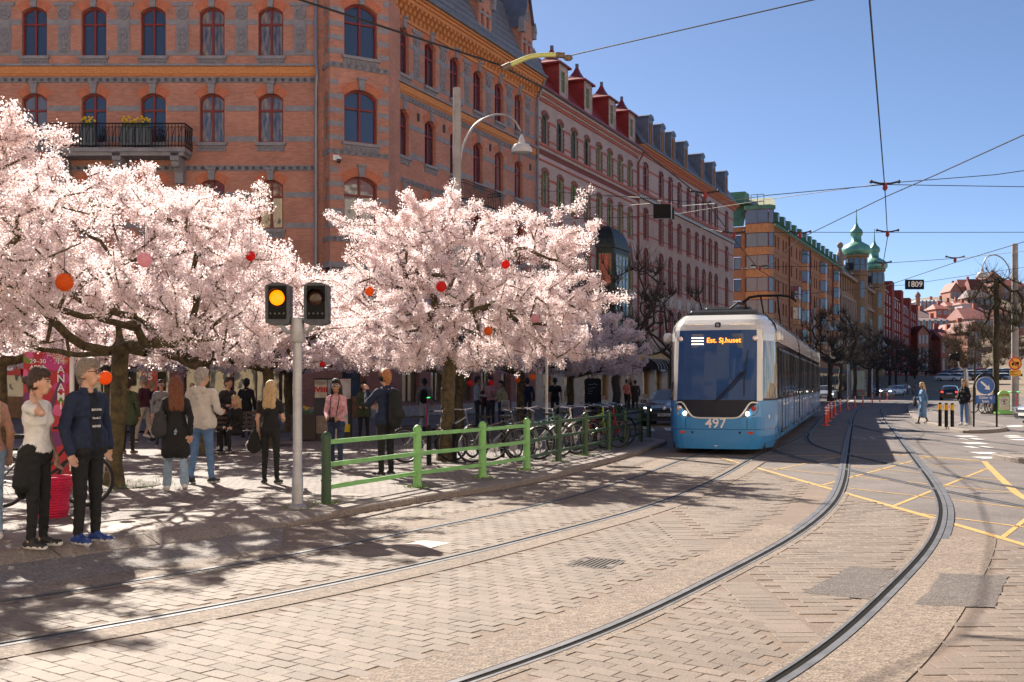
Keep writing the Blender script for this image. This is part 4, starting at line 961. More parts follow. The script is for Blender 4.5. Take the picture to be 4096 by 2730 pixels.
mb = MB(); mb.tube([(0,-.58,20.5),(L3b+.4,-.58,20.5)],.08,6); F3.build(mb,'gutter',ZINC)
zd = WinType(.85,2.0,.18,mat('orange_brown_frame',(.42,.18,.06),.5),[GLASS],.06,.06,.0,mull=True)
dz = MB(); dz.mat(0); wall(dz,-.62,.62,20.5,23.05,[(0,.85,20.75,22.75,.18)],.1,y=-.25)
for k in range(6):
    q0,q1 = math.pi*k/6, math.pi*(k+1)/6; dz.quad((.72*math.cos(q0),-.32,23.0+.35*math.sin(q0)),(.72*math.cos(q1),-.32,23.0+.35*math.sin(q1)),(.72*math.cos(q1),2.6,23.0+.35*math.sin(q1)),(.72*math.cos(q0),2.6,23.0+.35*math.sin(q0)))
dz.add([(.72*math.cos(math.pi*k/6),-.31,23+.35*math.sin(math.pi*k/6)) for k in range(7)],[tuple(range(7))])
for s in (-1,1): dz.quad((s*.62,-.25,20.5),(s*.62,2.6,20.5),(s*.62,2.6,23.1),(s*.62,-.25,23.1))
dz = dz.mesh('dormer', ZINC)
for Z in (88.7,91.7,94.5,98.2,103.4,107.3,111.9):
    d = F3.put('dormer',dz,u3(Z),0,0); f_ = zd.put(F3,0,0); f_.parent = d; f_.location = (0,-.26,20.75); f_.rotation_euler = (0,0,0)
YSH = mat('ochre_shop_stone',(.52,.34,.15),.8,var=.15,scale=2)
cream_front(F3, L3b, [(2.2,1.7),(5.6,1.7),(9,1.7),(12.5,1.7),(16,1.7),(19.5,1.7),(23,1.7),(26.5,1.7),(30,1.7)], m=CREAM)
mb = MB(); mb.box(0,L3b,-.06,.02,3.6,4.3); F3.build(mb,'fascia',YSH)
awning(F3,2.6,2.6,3.75,1.3,.9,BLKC,'Remanns','HERREKIPERING','black shop awning with white lettering left of the tram',LETW)
awning(F3,6.0,2.4,3.75,1.3,.9,BLKC,None,None,'black unlettered shop awning half hidden by the tram',LETW)

# ---------------------------------------------------------------- fourth: orange apartment block with green copper roof
OB4 = brick_mat('amber_brick', (.60,.25,.105), (.52,.21,.085), (.38,.19,.11), .25,.08,.008,.15)
TILE4 = mat('amber_tile',(.64,.25,.08),.5,var=.3,scale=5); COPPER = mat('green_copper',(.115,.23,.135),.6,.1,var=.3,scale=1.2)
r4 = empty('amber_apartment_block', (*fac(134.6),0), label='amber brick apartment block with green copper roof and stacked bay windows', cat='building')
F4 = Fac(r4, *fac(134.6), ANG); L4 = (185-134.6)/.9094
zr4 = [4.9+2.72*k for k in range(6)]
t4 = WinType(.95,1.55,0,REDF,[GLASS,GLASS2],.12,.09,.0,mull=False)
u4 = [1.6,3.4,6.6,8.5,12.3,16.1,18.6,22.6,24.8,27.8,30.6,32.6,35.2,38.8,41,44.4,46.8,49.4,52.2]
bays = [14.2,20.6,37,43,50.8]; ops = [(u,.95,z,z+1.55,0) for u in u4 for z in zr4]
mb = MB(); wall(mb,0,L4,0,21.1,ops,.12); F4.build(mb,'wall',OB4)
for u in u4:
    for z in zr4: t4.put(F4,u,z)
for z in zr4: 
    mb = MB(); mb.box(0,L4,-.015,.01,z+2.05,z+2.12); F4.build(mb,'string_course',mat('brown_joint',(.2,.08,.04),.8))
for u in (10.2,26.3,47.9): mb = MB(); mb.tube([(u,-.12,3),(u,-.12,20.9)],.09,6); F4.build(mb,'drainpipe',REDF)
flatm = {}
def bay4(u, z0, z1, w_=2.1, roof=True):
    m_ = MB(); m_.mat(0); P = [(u-w_/2,0),(u-w_/2+.3,-.7),(u+w_/2-.3,-.7),(u+w_/2,0)]; m_.prism(P,z0-.7,z1)
    m_.mat(1); m_.add([(u-w_/2-.1,0,z1),(u-w_/2+.2,-.8,z1),(u+w_/2-.2,-.8,z1),(u+w_/2+.1,0,z1),(u-w_/2+.3,0,z1+.9),(u+w_/2-.3,0,z1+.9)],[(0,1,4),(1,2,5,4),(2,3,5)])
    o = F4.build(m_,'bay',[TILE4,COPPER])
    for z in zr4:
        if z0-.5 < z < z1-.5:
            for a,b,n_ in ((P[0],P[1],1),(P[1],P[2],2),(P[2],P[3],1)): flatwin(o,a,b,z-.1,z+1.6,n_,1,REDF,GLASS,.02,'bay_window')
bay4(14.2,10.3,13.6); bay4(21.0,7.6,19.6); bay4(37,7.6,19.6); bay4(50.6,7.6,19.6)
m_ = MB(); m_.box(-.5,.5,-.35,-.3,0,1.0); m_.box(-.5,.5,-.35,0,0,.05); jb = m_.mesh('french_balcony', IRONB)
for u,z in ((12.3,zr4[3]),(12.3,zr4[1]),(24.8,zr4[4]),(24.8,zr4[2]),(30.6,zr4[3]),(41,zr4[4]),(41,zr4[2]),(46.8,zr4[3])): F4.put('french_balcony', jb, u,0,z-.1)
# end facing the side street: wall + glazed corner tower
pC = fac(134.6); PF = fac(134.6,-12)
FE = Fac(r4, PF[0], PF[1], math.atan2(pC[1]-PF[1],pC[0]-PF[0])); LE = 12.0
mb = MB(); wall(mb,0,LE,0,21.1,[(7.6,1.0,z,z+1.6,0) for z in zr4],.12); FE.build(mb,'wall',OB4)
for z in zr4: t4.put(FE,7.6,z)
Pb = [(8.6,0),(8.9,-.9),(11.6,-.9),(12.1,-.1)]; m_ = MB(); m_.mat(0); m_.prism(Pb,2.5,21.3); m_.mat(1); m_.prism([(8.4,.1),(8.7,-1.05),(11.8,-1.05),(12.3,0)],23.0,23.5); m_.mat(0); m_.prism(Pb,21.3,21.4)
TW4 = FE.build(m_,'corner_bay',[TILE4,COPPER])
for z in zr4+[21.35]: 
    for a,b,n_ in ((Pb[0],Pb[1],1),(Pb[1],Pb[2],2),(Pb[2],Pb[3],1)): flatwin(TW4,a,b,z-.1,z+1.65,n_,1,REDF,GLASS2,.03,'bay_window')
for k in range(9): # joints of the tile panels
    pass
mb = MB(); mb.quad((-.3,-.5,21.0),(L4,-.5,21.0),(L4,2.0,23.6),(-.3,2.0,23.6)); mb.quad((-.3,2,23.6),(L4,2,23.6),(L4,6,24.6),(-.3,6,24.6)); mb.box(-.3,L4,-.6,-.4,20.9,21.1); R4 = F4.build(mb,'roof',COPPER)
mb = MB()
for k in range(80): x = L4*(k+.5)/80; mb.add([(x,-.52,21.05),(x+.04,-.52,21.05),(x+.04,1.98,23.65),(x,1.98,23.65)],[(0,1,2,3)])
obj('roof_seam', mb.mesh('roof_seam', mat('copper_seam',(.07,.15,.09),.6)), R4)
mb = MB(); mb.mat(0); mb.quad((-.2,-.45,21.1),(8.5,-.45,21.1),(8.5,.8,23.3),(-.2,.8,23.3)); mb.mat(1); mb.quad((-.2,.8,23.3),(12.2,.8,23.3),(11,5.5,25.4),(3,5.5,25.4)); mb.quad((8.4,-.3,23.4),(12,-.3,23.4),(12,.8,23.5),(8.4,.8,23.5)); FE.build(mb,'roof',[COPPER, mat('pale_copper_roof',(.36,.36,.22),.5,var=.2)])
mb = MB(); mb.box(5,8,2.5,5,24.4,25.9); FE.build(mb,'roof_house',COPPER)
mb = MB()
for x in (9,9.8,10.6): mb.tube([(x,1.4,23.6),(x,1.4,25.2)],.04,4)
for z in (24.3,25.2): mb.tube([(9,1.4,z),(10.6,1.4,z)],.04,4)
FE.build(mb,'roof_railing',IRONB)
dm = MB(); dm.mat(0); dm.add([(-.6,-.35,21.7),(.6,-.35,21.7),(.6,-.35,22.9),(-.6,-.35,22.9),(.6,1.6,23.2),(-.6,1.6,23.2),(-.6,.4,21.8),(.6,.4,21.8)],[(3,2,4,5),(0,3,5,6),(1,7,4,2)]); dm.mat(1); dm.quad((-.5,-.36,21.8),(.5,-.36,21.8),(.5,-.36,22.8),(-.5,-.36,22.8)); dm = dm.mesh('dormer',[COPPER,GLASS])
for k in range(13): F4.put('dormer',dm, 2.5+k*4.05, .15, 0)
# ---------------------------------------------------------------- fifth: ornate building with two onion-domed towers
OB5 = brick_mat('ochre_brick', (.46,.25,.13), (.38,.20,.10), (.3,.18,.1), .3,.1,.01,.25); STONE5 = mat('tan_stone',(.38,.26,.19),.8,var=.2)
PATINA = mat('bright_patina',(.20,.42,.30),.4,.35,var=.35,scale=.8)
r5 = empty('domed_building', (*fac(185),0), label='ornate brick building with two green onion-domed corner towers', cat='building')
F5 = Fac(r5,*fac(185),ANG); L5 = (240-185)/.9094; t5 = WinType(1.3,2.6,.3,mat('dark_brown_frame',(.08,.04,.03),.5),[GLASS,GLASS2],.15,.1,.65)
x5 = [2+k*3.0 for k in range(18)]; z5 = [5.5,9.7,13.9,17.8]; mb = MB(); wall(mb,0,L5,0,20.5,[(u,1.3,z,z+2.6,.3) for u in x5 for z in z5],.2); F5.build(mb,'wall',OB5)
for u in x5:
    for z in z5: t5.put(F5,u,z)
for zt,p in ((20.7,.7),(16.9,.45),(13,.3),(8.8,.3)): mb = MB(); mb.box(0,L5,-p,.02,zt-.5,zt); F5.build(mb,'cornice',STONE5)
for k in range(12):
    mb = MB(); mb.lathe([(.28,13),(.28,16.2),(.4,16.5)],8,(.5+k*3.0,-.3,0)); F5.build(mb,'column',STONE5)
mb = MB(); mb.quad((0,-.4,20.7),(L5,-.4,20.7),(L5,2.5,24.2),(0,2.5,24.2)); mb.quad((0,2.5,24.2),(L5,2.5,24.2),(L5,8,25),(0,8,25)); F5.build(mb,'roof',mat('grey_green_roof',(.13,.18,.15),.6,var=.2))
mb = MB(); mb.box(.4,2.2,-.5,.5,20.7,22.6); mb.lathe([(1.0,22.6),(.8,23.3),(.3,24.2),(.25,24.6)],10,(1.3,0,0)); mb.ellip((1.3,0,25.1),(.55,.55,.55),10,6); F5.build(mb,'gable_ornament',STONE5)
def tower(Z, off, rr, ztop, lab):
    c = fac(Z, off); m_ = MB(); k = rr
    m_.lathe([(k,0),(k,21.5),(k*1.12,21.6),(k*1.12,22.2),(k,22.3),(k*.95,25.0),(k*1.1,25.1),(k*1.1,25.4)],12); o = m_.build('tower', OB5, r5, Vector((*c,0))-r5.location)
    m_ = MB(); m_.lathe([(k*1.05,25.4),(k*1.28,25.9),(k*1.3,26.5),(k*1.1,27.2),(k*.7,27.7),(k*.45,28.0),(k*.42,29.0),(k*.5,29.1),(k*.58,29.6),(k*.5,30.1),(k*.25,30.6),(k*.12,31.2),(k*.06,31.6),(.06,34)],16); obj('dome', m_.mesh('dome',PATINA,True,60), o)
    for q in range(12):
        a = 2*math.pi*(q+.5)/12
        for zb,h_ in ((22.6,2.1),(17.5,3),(12.8,3),(8.4,3)):
            if zb != 22.6 and q % 3: continue
            ca,sa = math.cos(a),math.sin(a); w2_ = k*.2; e = k*.985; fw_ = MB()
            fw_.quad((e*ca+w2_*sa,e*sa-w2_*ca,zb),(e*ca-w2_*sa,e*sa+w2_*ca,zb),(e*ca-w2_*sa,e*sa+w2_*ca,zb+h_),(e*ca+w2_*sa,e*sa-w2_*ca,zb+h_)); obj('tower_window', fw_.mesh('tower_window',GLASS), o)
    fw_ = MB()
    for q in range(20):
        a = 2*math.pi*q/20; fw_.lathe([(.2,0),(.05,.06)],4,(k*1.13*math.cos(a),k*1.13*math.sin(a),21.9))
    obj('frieze', fw_.mesh('frieze',mat('pale_frieze',(.6,.55,.5),.7)), o)
tower(204,.2,2.05,31,''); tower(230,.2,2.05,31,'')
m_ = MB(); m_.box(-1.6,1.6,-1.3,0,0,.25); m_.box(-1.6,1.6,-1.32,-1.25,.25,1.3); gb = m_.mesh('balcony',mat('green_balcony',(.14,.25,.15),.6))
for Z,z in ((198,8.4),(212,8.4),(216,13),(198,4.6)): F5.put('balcony',gb,(Z-185)/.9094,0,z)
# ---------------------------------------------------------------- sixth: red brick flats with white bays
RB6 = brick_mat('crimson_brick', (.38,.06,.035), (.33,.05,.03), (.25,.07,.05), .3,.1,.01,.15); WF = mat('white_paint',(.62,.60,.6),.5)
r6 = empty('red_brick_flats', (*fac(240),0), label='crimson brick flats with white bay windows beyond the domed towers', cat='building')
F6 = Fac(r6,*fac(240),ANG); t6 = WinType(2.2,1.7,0,WF,[GLASS2,GLASS],.02,.16,.0,cross=2)
for blk_ in range(4):
    u0 = blk_*23.5; zt = 25.6-blk_*.3; mb = MB(); wall(mb,u0,u0+18,0,zt-2.6,[],.1); mb.box(u0+18,u0+23.4,-.9,4,0,zt); mb.box(u0,u0+18,1.0,1.2,zt-2.6,zt-.2); F6.build(mb,'wall',RB6)
    mb = MB(); mb.box(u0,u0+18,-.3,.9,zt-2.75,zt-2.6); F6.build(mb,'balcony_rail',WF)
    for f_ in range(8):
        for q in range(3):
            m_ = F6.put('bay', MATS.setdefault('_bay6', (lambda m__: (m__.box(-1.3,1.3,-.75,0,-.55,1.9), m__.mesh('bay',RB6))[1])(MB())), u0+3+q*5.6, 0, 4.2+f_*2.62) if f_ < 7 else None
            w_ = t6.put(F6, u0+3+q*5.6, 4.2+f_*2.62+(.3 if f_ == 7 else 0))
            if m_: w_.parent = m_; w_.location = (0,-.78,0); w_.rotation_euler = (0,0,0)
            else: w_.location = F6.loc(u0+3+q*5.6, .95, 22.9-blk_*.3)
mb = MB(); mb.quad((0,4,25.5),(90,4,24.5),(90,12,27),(0,12,27)); F6.build(mb,'roof',ZINC); mb = MB(); mb.add([(94,-.9,0),(94,12,0),(94,12,23),(94,5,25.5),(94,-.9,22)],[(0,1,2,3,4)]); F6.build(mb,'wall',WHITEB)
# shop floors of the far street: dark glazing under plain fascias
for F,L in ((F4,L4),(F5,L5),(F6,94)):
    m_ = MB(); n = int(L/4.2)
    for k in range(n): m_.box(L*k/n+.35,L*(k+1)/n-.35,-.03,-.01,.6,3.3)
    F.build(m_,'shop_window',SHOPG if F is not F6 else GLASS)
    m_ = MB(); m_.box(0,L,-.2,-.02,3.5,4.1); F.build(m_,'fascia',mat('dark_fascia',(.12,.09,.08),.7))
# ---------------------------------------------------------------- houses outside the frame, added to bounce sunlight onto the shaded facades
STUC = mat('pale_stucco',(.80,.70,.58),.85,var=.12,scale=.6); STUC2 = mat('yellow_stucco',(.80,.63,.40),.85,var=.12,scale=.6)
def plain_house(x, y, ang, L, H, m, lab):
    r_ = empty('added_house', (x,y,0), label=lab, cat='building', group='unseen houses added for bounce light'); F = Fac(r_, x, y, ang)
    us = np.arange(2, L-1, 3.2); ops = [(u,1.2,z,z+2.1,0) for u in us for z in np.arange(1.2,H-3,3.8)]
    mb = MB(); wall(mb,0,L,0,H,ops,.2); F.build(mb,'wall',m); mb = MB(); mb.quad((0,.2,0),(L,.2,0),(L,.2,H),(0,.2,H)); F.build(mb,'pane',GLASS)
    mb = MB(); mb.quad((-.5,-.5,H),(L+.5,-.5,H),(L+.5,6,H+4),(-.5,6,H+4)); F.build(mb,'roof',REDR)
plain_house(40,-17,math.pi,46,23,STUC,'unseen pale stucco house behind the viewer, added to bounce sunlight')
plain_house(-8,-15,math.pi,50,22,STUC2,'unseen yellow stucco house behind the viewer, added to bounce sunlight')
plain_house(61,47,ANG+math.pi,66,22,STUC,'unseen pale stucco house right of the view, added to bounce sunlight')
# ---------------------------------------------------------------- cherry trees
BARK = mat('cherry_bark', (.055,.038,.026), .9, var=.5, scale=9, bump=.8, bscale=18, hue=(.09,.07,.03))
def petal_mat(name, c1, c2, tr):
    m = bpy.data.materials.new(name); m.use_nodes = True; n = m.node_tree.nodes; l = m.node_tree.links; n.remove(n['Principled BSDF']); out = n['Material Output']
    geo = n.new('ShaderNodeNewGeometry'); mx = n.new('ShaderNodeMix'); mx.data_type = 'RGBA'; mx.inputs[6].default_value = (*c1,1); mx.inputs[7].default_value = (*c2,1); l.new(geo.outputs['Random Per Island'], mx.inputs[0])
    d = n.new('ShaderNodeBsdfDiffuse'); t = n.new('ShaderNodeBsdfTranslucent'); l.new(mx.outputs[2], d.inputs[0]); l.new(mx.outputs[2], t.inputs[0])
    s = n.new('ShaderNodeMixShader'); s.inputs[0].default_value = tr; l.new(d.outputs[0], s.inputs[1]); l.new(t.outputs[0], s.inputs[2]); l.new(s.outputs[0], out.inputs[0]); return m
PETAL = petal_mat('cherry_petals', (.93,.77,.765), (.97,.89,.875), .60); CALYX = petal_mat('calyx', (.62,.30,.30), (.74,.48,.44), .45); YLEAF = petal_mat('young_leaf', (.34,.24,.04), (.40,.15,.04), .5)
def arr_mesh(name, V, F4, mi, mats, smooth=False):
    me = bpy.data.meshes.new(name); nv = len(V); nf = len(F4); k = F4.shape[1]
    me.vertices.add(nv); me.vertices.foreach_set('co', V.astype(np.float32).ravel()); me.loops.add(nf*k); me.loops.foreach_set('vertex_index', F4.astype(np.int32).ravel())
    me.polygons.add(nf); me.polygons.foreach_set('loop_start', np.arange(0,nf*k,k,dtype=np.int32)); me.polygons.foreach_set('loop_total', np.full(nf,k,dtype=np.int32))
    for m in mats: me.materials.append(m)
    if mi is not None: me.polygons.foreach_set('material_index', mi.astype(np.int32))
    if smooth: me.polygons.foreach_set('use_smooth', np.ones(nf,dtype=bool))
    me.update(calc_edges=True); me.validate(); return me
def grow(rng, base, ht, prof, n=420, lean=(0,0), fork=5):
    """grow a branching skeleton: attractor points in a crown, each joined to the nearest branch"""
    nodes = [np.array([base[0],base[1],base[2]])]; par = [-1]
    top = np.array([base[0]+lean[0], base[1]+lean[1], base[2]+ht])
    for k in range(1,7): t = k/6; nodes.append(nodes[0]*(1-t)+top*t+np.array([rng.normal(0,.025),rng.normal(0,.025),0])); par.append(len(nodes)-2)
    pts = []
    while len(pts) < n:
        p = prof(rng); pts.append(p)
    pts = np.array(pts); d = np.linalg.norm((pts-top)*[1,1,1.5],axis=1); pts = pts[np.argsort(d)]
    trunk_n = len(nodes); dep = [0]*trunk_n
    N = np.array(nodes)
    for p in pts:
        dd = np.linalg.norm(N-p,axis=1)+.25*np.linalg.norm(N-top,axis=1); dd[:trunk_n-2] += 9; i = int(dd.argmin()); a = N[i]
        L = np.linalg.norm(p-a); k = max(1,int(L/.28)); last = i
        for q in range(1,k+1):
            t = q/k; x = a*(1-t)+p*t; x[2] -= .10*L*math.sin(t*math.pi)*.6; x += rng.normal(0,.02,3)
            nodes.append(x); par.append(last); last = len(nodes)-1
        N = np.array(nodes)
    cnt = np.ones(len(nodes))
    for i in range(len(nodes)-1,0,-1): cnt[par[i]] += cnt[i]
    return N, np.array(par), cnt, trunk_n
def limb_mesh(name, N, par, cnt, r0, tn, m, rmin=.006, pw=.42, sides=6):
    tot = cnt[0]; rad = np.maximum(rmin, r0*(cnt/tot)**pw); V = []; Fs = []; o = 0
    ang = np.linspace(0,2*math.pi,sides,endpoint=False); ca, sa = np.cos(ang), np.sin(ang)
    for i in range(1,len(N)):
        a, b = N[par[i]], N[i]; d = b-a; L = np.linalg.norm(d)
        if L < 1e-5: continue
        d /= L
        if i < tn: u, v = np.array([1.,0,0]), np.array([0,1.,0])
        else: u = np.cross(d,[0,0,1.]) if abs(d[2]) < .95 else np.cross(d,[1.,0,0]); u /= np.linalg.norm(u); v = np.cross(d,u)
        ra = rad[par[i]] if (cnt[i] > .5*cnt[par[i]] or i < tn) else min(rad[par[i]], rad[i]*1.35)
        if i <= 1: ra *= 1.45
        for c, r_ in ((a-d*r_*0 if False else a, ra),(b, rad[i])): V.append(c+np.outer(ca,u)*r_+np.outer(sa,v)*r_)
        k = np.arange(sides); Fs.append(np.c_[o+k, o+(k+1)%sides, o+sides+(k+1)%sides, o+sides+k]); o += 2*sides
    return arr_mesh(name, np.vstack(V), np.vstack(Fs), None, [m], True)
def blossom_mesh(name, rng, N, par, cnt, tn, clusters, petals, size=.036, spread=.10, thr=16):
    ids = np.nonzero((cnt <= thr) & (np.arange(len(N)) >= tn))[0]
    if len(ids) == 0: ids = np.arange(tn,len(N))
    ch = rng.choice(ids, clusters); t = rng.random(clusters)[:,None]; C = N[ch]*(1-t)+N[par[ch]]*t+rng.normal(0,.045,(clusters,3)); 
    s = rng.uniform(.7,1.3,clusters)
    P = np.repeat(C,petals,0); d = rng.normal(0,1,P.shape); d /= np.linalg.norm(d,axis=1)[:,None]; rr = np.repeat(s,petals)[:,None]*spread*rng.random((len(P),1))**.4
    P = P+d*rr; nrm = d+rng.normal(0,.55,d.shape); nrm /= np.linalg.norm(nrm,axis=1)[:,None]
    u = np.cross(nrm, rng.normal(0,1,d.shape)); u /= np.linalg.norm(u,axis=1)[:,None]; v = np.cross(nrm,u); sz = size*rng.uniform(.6,1.25,(len(P),1))
    k = rng.random(len(P)); mi = np.where(k < .018,2,np.where(k < .085,1,0)); sz = np.where(mi[:,None] == 1, sz*.5, np.where(mi[:,None] == 2, sz*.7, sz))
    b = nrm*sz*.25
    V = np.stack([P-u*sz*.5-b, P-v*sz*.5, P+u*sz*.5-b, P+v*sz*.5],1).reshape(-1,3); F = np.arange(len(V)).reshape(-1,4)
    return arr_mesh(name, V, F, mi, [PETAL,CALYX,YLEAF])
def dome(cx, cy, rx, ry, zb, zt, zm=.3, droop=.25, bias=.55):
    def f(rng):
        while True:
            u = rng.uniform(-1,1,3); z = zb+(zt-zb)*(u[2]*.5+.5); t = (z-zb)/(zt-zb)
            r = math.sqrt(max(0,1-((t-zm)/(1-zm))**2)) if t > zm else .80+.20*t/zm
            q = math.hypot(u[0],u[1])
            if q > r or q < r*bias*rng.random(): continue
            if math.sin(u[0]*5.3+cx)*math.sin(u[1]*4.7+cy)+.6*math.sin(u[2]*6+u[0]*3+cx) > .62: continue
            return np.array([cx+u[0]*rx, cy+u[1]*ry, z-droop*q*q*(1-t)])
    return f
def cherry(seed, base, ht, prof, r0, n, clusters, petals, label, lean=(0,0), size=.036, plumes=None, group='flowering cherry trees on the plaza'):
    rng = np.random.default_rng(seed); b = np.array([0,0,0.]); pr0 = prof; pool = []
    if plumes:
        cx,cy,rx,ry,zb,zt = plumes[0]
        segs = [tuple(np.array(q) for q in sg_) for sg_ in plumes[2:]]
        for k in range(plumes[1]):
            a = rng.uniform(0,2*math.pi); t = rng.uniform(.0,1)**.8; z0 = zb+(zt-zb)*t; r = math.sqrt(max(.12,1-max(0,(t-.3)/.7)**2)); d = np.array([math.cos(a)*rx,math.sin(a)*ry,0]); c = np.array([cx,cy,z0]); segs.append((c+d*r*.5, c+d*r*rng.uniform(1.02,1.28)+np.array([0,0,rng.uniform(-.05,.35)+.2*t])))
        for p,q in segs:
            for t in np.linspace(0,1,7): pool.append(p*(1-t)+q*t+rng.normal(0,.10,3)*(1-.5*t))
        npool = list(pool)
        def prof(r_): return npool.pop() if npool else pr0(r_)
        n += len(pool)
    N, par, cnt, tn = grow(rng, b, ht, lambda r_: prof(r_)-np.array([base[0],base[1],PZ]), n, lean)
    o = empty('cherry_tree', (base[0],base[1],PZ), label=label, cat='tree', group=group)
    obj('trunk', limb_mesh('trunk', N, par, cnt, r0, tn, BARK), o)
    obj('crown', blossom_mesh('crown', rng, N, par, cnt, tn, clusters, petals, size), o, kind='stuff')
    return o
T1 = cherry(11, (-6.27,17.3), 2.2, dome(-6.5,16.5,3.6,3.5,2.2,4.85,.3,.18), .135, 900, 11000, 24, 'big pink-white flowering cherry behind the man in the navy jacket', (.15,-.1), .029, [(-6.5,16.5,3.5,3.4,2.3,4.7),16,((-4.6,15.6,3.9),(-3.35,15.2,4.35)),((-5.6,14.6,4.3),(-4.9,14.0,4.4)),((-4.4,15.8,3.3),(-3.2,15.6,3.5)),((-6.2,14.2,4.2),(-5.6,13.6,4.55))])
T2 = cherry(23, (-1.38,22.7), 2.9, dome(-.95,22.4,2.9,2.9,2.1,5.45,.3,.3), .14, 900, 11000, 24, 'round pink-white flowering cherry behind the green railing', (.1,0), .031, [(-.95,22.4,2.8,2.8,2.2,5.15),22,((-2.2,21.6,4.6),(-3.5,21.2,4.9)),((-2.0,21.4,4.8),(-3.0,21.0,5.1)),((.4,21.6,4.7),(1.5,21.2,5.35)),((.8,21.6,4.4),(1.65,21.2,4.8)),((-1.6,21.2,5.0),(-2.1,20.9,5.3)),((1.0,21.6,3.2),(1.75,21.3,3.4)),((-2.4,21.4,3.0),(-3.7,21.0,3.2))])
T0 = cherry(31, (-8.2,13.2), 2.2, dome(-7.5,12.6,2.5,2.5,2.5,4.75,.3,.1), .14, 600, 7500, 22, 'flowering cherry at the left picture edge with one tall plume', (0,0), .027, [(-7.5,12.6,2.4,2.4,2.6,4.6),18,((-5.8,12.3,4.0),(-5.5,12.2,4.82)),((-6.0,12.3,4.1),(-5.95,12.2,4.55)),((-5.6,12.1,4.0),(-4.85,11.9,4.4)),((-6.2,12.1,4.1),(-6.5,12.0,4.6)),((-5.7,12.1,4.1),(-5.35,12.1,4.65))])
bgp = dome(0,0,3.4,3.4,2.2,4.9)
cb = cherry(47, (-7.05,25.1), 2.0, lambda r_: bgp(r_)+np.array([-7.05,25.1,0]), .14, 500, 6500, 14, 'flowering cherry with a bench behind the man in the white hoodie', size=.05)
cb2 = cherry(53, (-1.6,33), 2.0, lambda r_: bgp(r_)+np.array([-1.6,33,0]), .14, 500, 6500, 14, 'shaded flowering cherry behind the concrete lamp pole', size=.055)
for i, (x,y,rz,s,lab) in enumerate(((-6.3,28.4,1.1,1.0,'shaded flowering cherry between the bench and the blond woman in black'),(-7.4,36.5,2.3,1.0,'flowering cherry close to the corner shop with the poster column'),(-11.4,24.5,3.9,1.05,'flowering cherry behind the festival banner'),(-12.5,34,5.0,1.0,'shaded flowering cherry in front of the burger shop windows'),(.3,37.5,.6,1.0,'shaded flowering cherry beside the people with the tote bag'),(2.2,41.5,4.2,.95,'rightmost flowering cherry, in the shade before the burgundy awnings'))):
    o = copy_tree((cb,cb2)[i%2]); o.location = (x,y,PZ); o.rotation_euler.z = rz; o.scale = (s,s,s); o['label'] = lab
# ---------------------------------------------------------------- pollarded street trees, bare
BARKD = mat('linden_bark', (.045,.036,.03), .95, var=.4, scale=7, bump=.7, bscale=15)
def pollard(seed, H=6.2, crown=2.2, n=46, twigs=260, r0=.17, tl=.7, frac=.42, bk=None, spread_=2):
    bk = bk or BARKD
    rng = np.random.default_rng(seed)
    prof = dome(0,0,crown,crown,H*.42,H,.45,.0,.7); N, par, cnt, tn = grow(rng, np.zeros(3), H*frac, prof, n)
    V = [N]; P = [par]; base = len(N); tips = [i for i in range(tn,len(N)) if cnt[i] <= 2]; tw = []; tp = []; src = [i for i in range(tn,len(N)) if cnt[i] <= spread_]
    for k in range(twigs):
        i = src[rng.integers(len(src))]; d = rng.normal(0,1,3); d[2] = abs(d[2])*1.2+.3; d /= np.linalg.norm(d); L = rng.uniform(.3,1)*tl
        j = base+len(tw); tw.append(N[i]+d*L*.5+rng.normal(0,.03,3)); tp.append(i); tw.append(N[i]+d*L+rng.normal(0,.06,3)+[0,0,.1]); tp.append(j)
    N2 = np.vstack([N,np.array(tw)]); P2 = np.r_[par,tp]; c2 = np.r_[cnt*4+4, np.ones(len(tw))*.02]
    me = limb_mesh('trunk', N2[:base], P2[:base], c2[:base], r0, tn, bk, .012, .5, 6)
    V = [];F = []; o = 0
    for k in range(len(tw)):
        a, b = N2[tp[k]], N2[base+k]; w0 = .011 if k%2 == 0 else .007; r_ = rng.normal(0,1,3); u = np.cross(b-a,r_); u /= max(1e-6,np.linalg.norm(u)); v = np.cross(b-a,u); v /= max(1e-6,np.linalg.norm(v))
        V += [a+u*w0,a-u*w0*.5+v*w0*.8,a-u*w0*.5-v*w0*.8,b+u*w0*.6,b-u*w0*.3+v*w0*.5,b-u*w0*.3-v*w0*.5]; F += [(o,o+1,o+4,o+3),(o+1,o+2,o+5,o+4),(o+2,o,o+3,o+5)]; o += 6
    knob = MB()
    for i in tips: knob.ellip(tuple(N[i]), (.055,.055,.06), 6, 4)
    return me, arr_mesh('twigs', np.array(V), np.array(F), None, [bk]), knob.mesh('knuckles', bk)
PV = [pollard(61,6.2,2.3,85,1100,.15,.75,spread_=5), pollard(67,6.2,2.2,85,1100,.15,.75,spread_=5), pollard(71,6.0,2.0,85,1100,.15,.75,spread_=5)]
def put_pollard(x, y, v, s, rz, label, group='pollarded trees along the street'):
    o = empty('pollarded_tree', (x,y,.08), rz, label=label, cat='tree', group=group); o.scale = (s,s,s)
    for nm, me in zip(('trunk','twigs','knuckles'), PV[v]): obj(nm, me, o, kind='stuff' if nm != 'trunk' else None)
def onl(x, Z): return ((x-2048)/FPX*Z, Z)
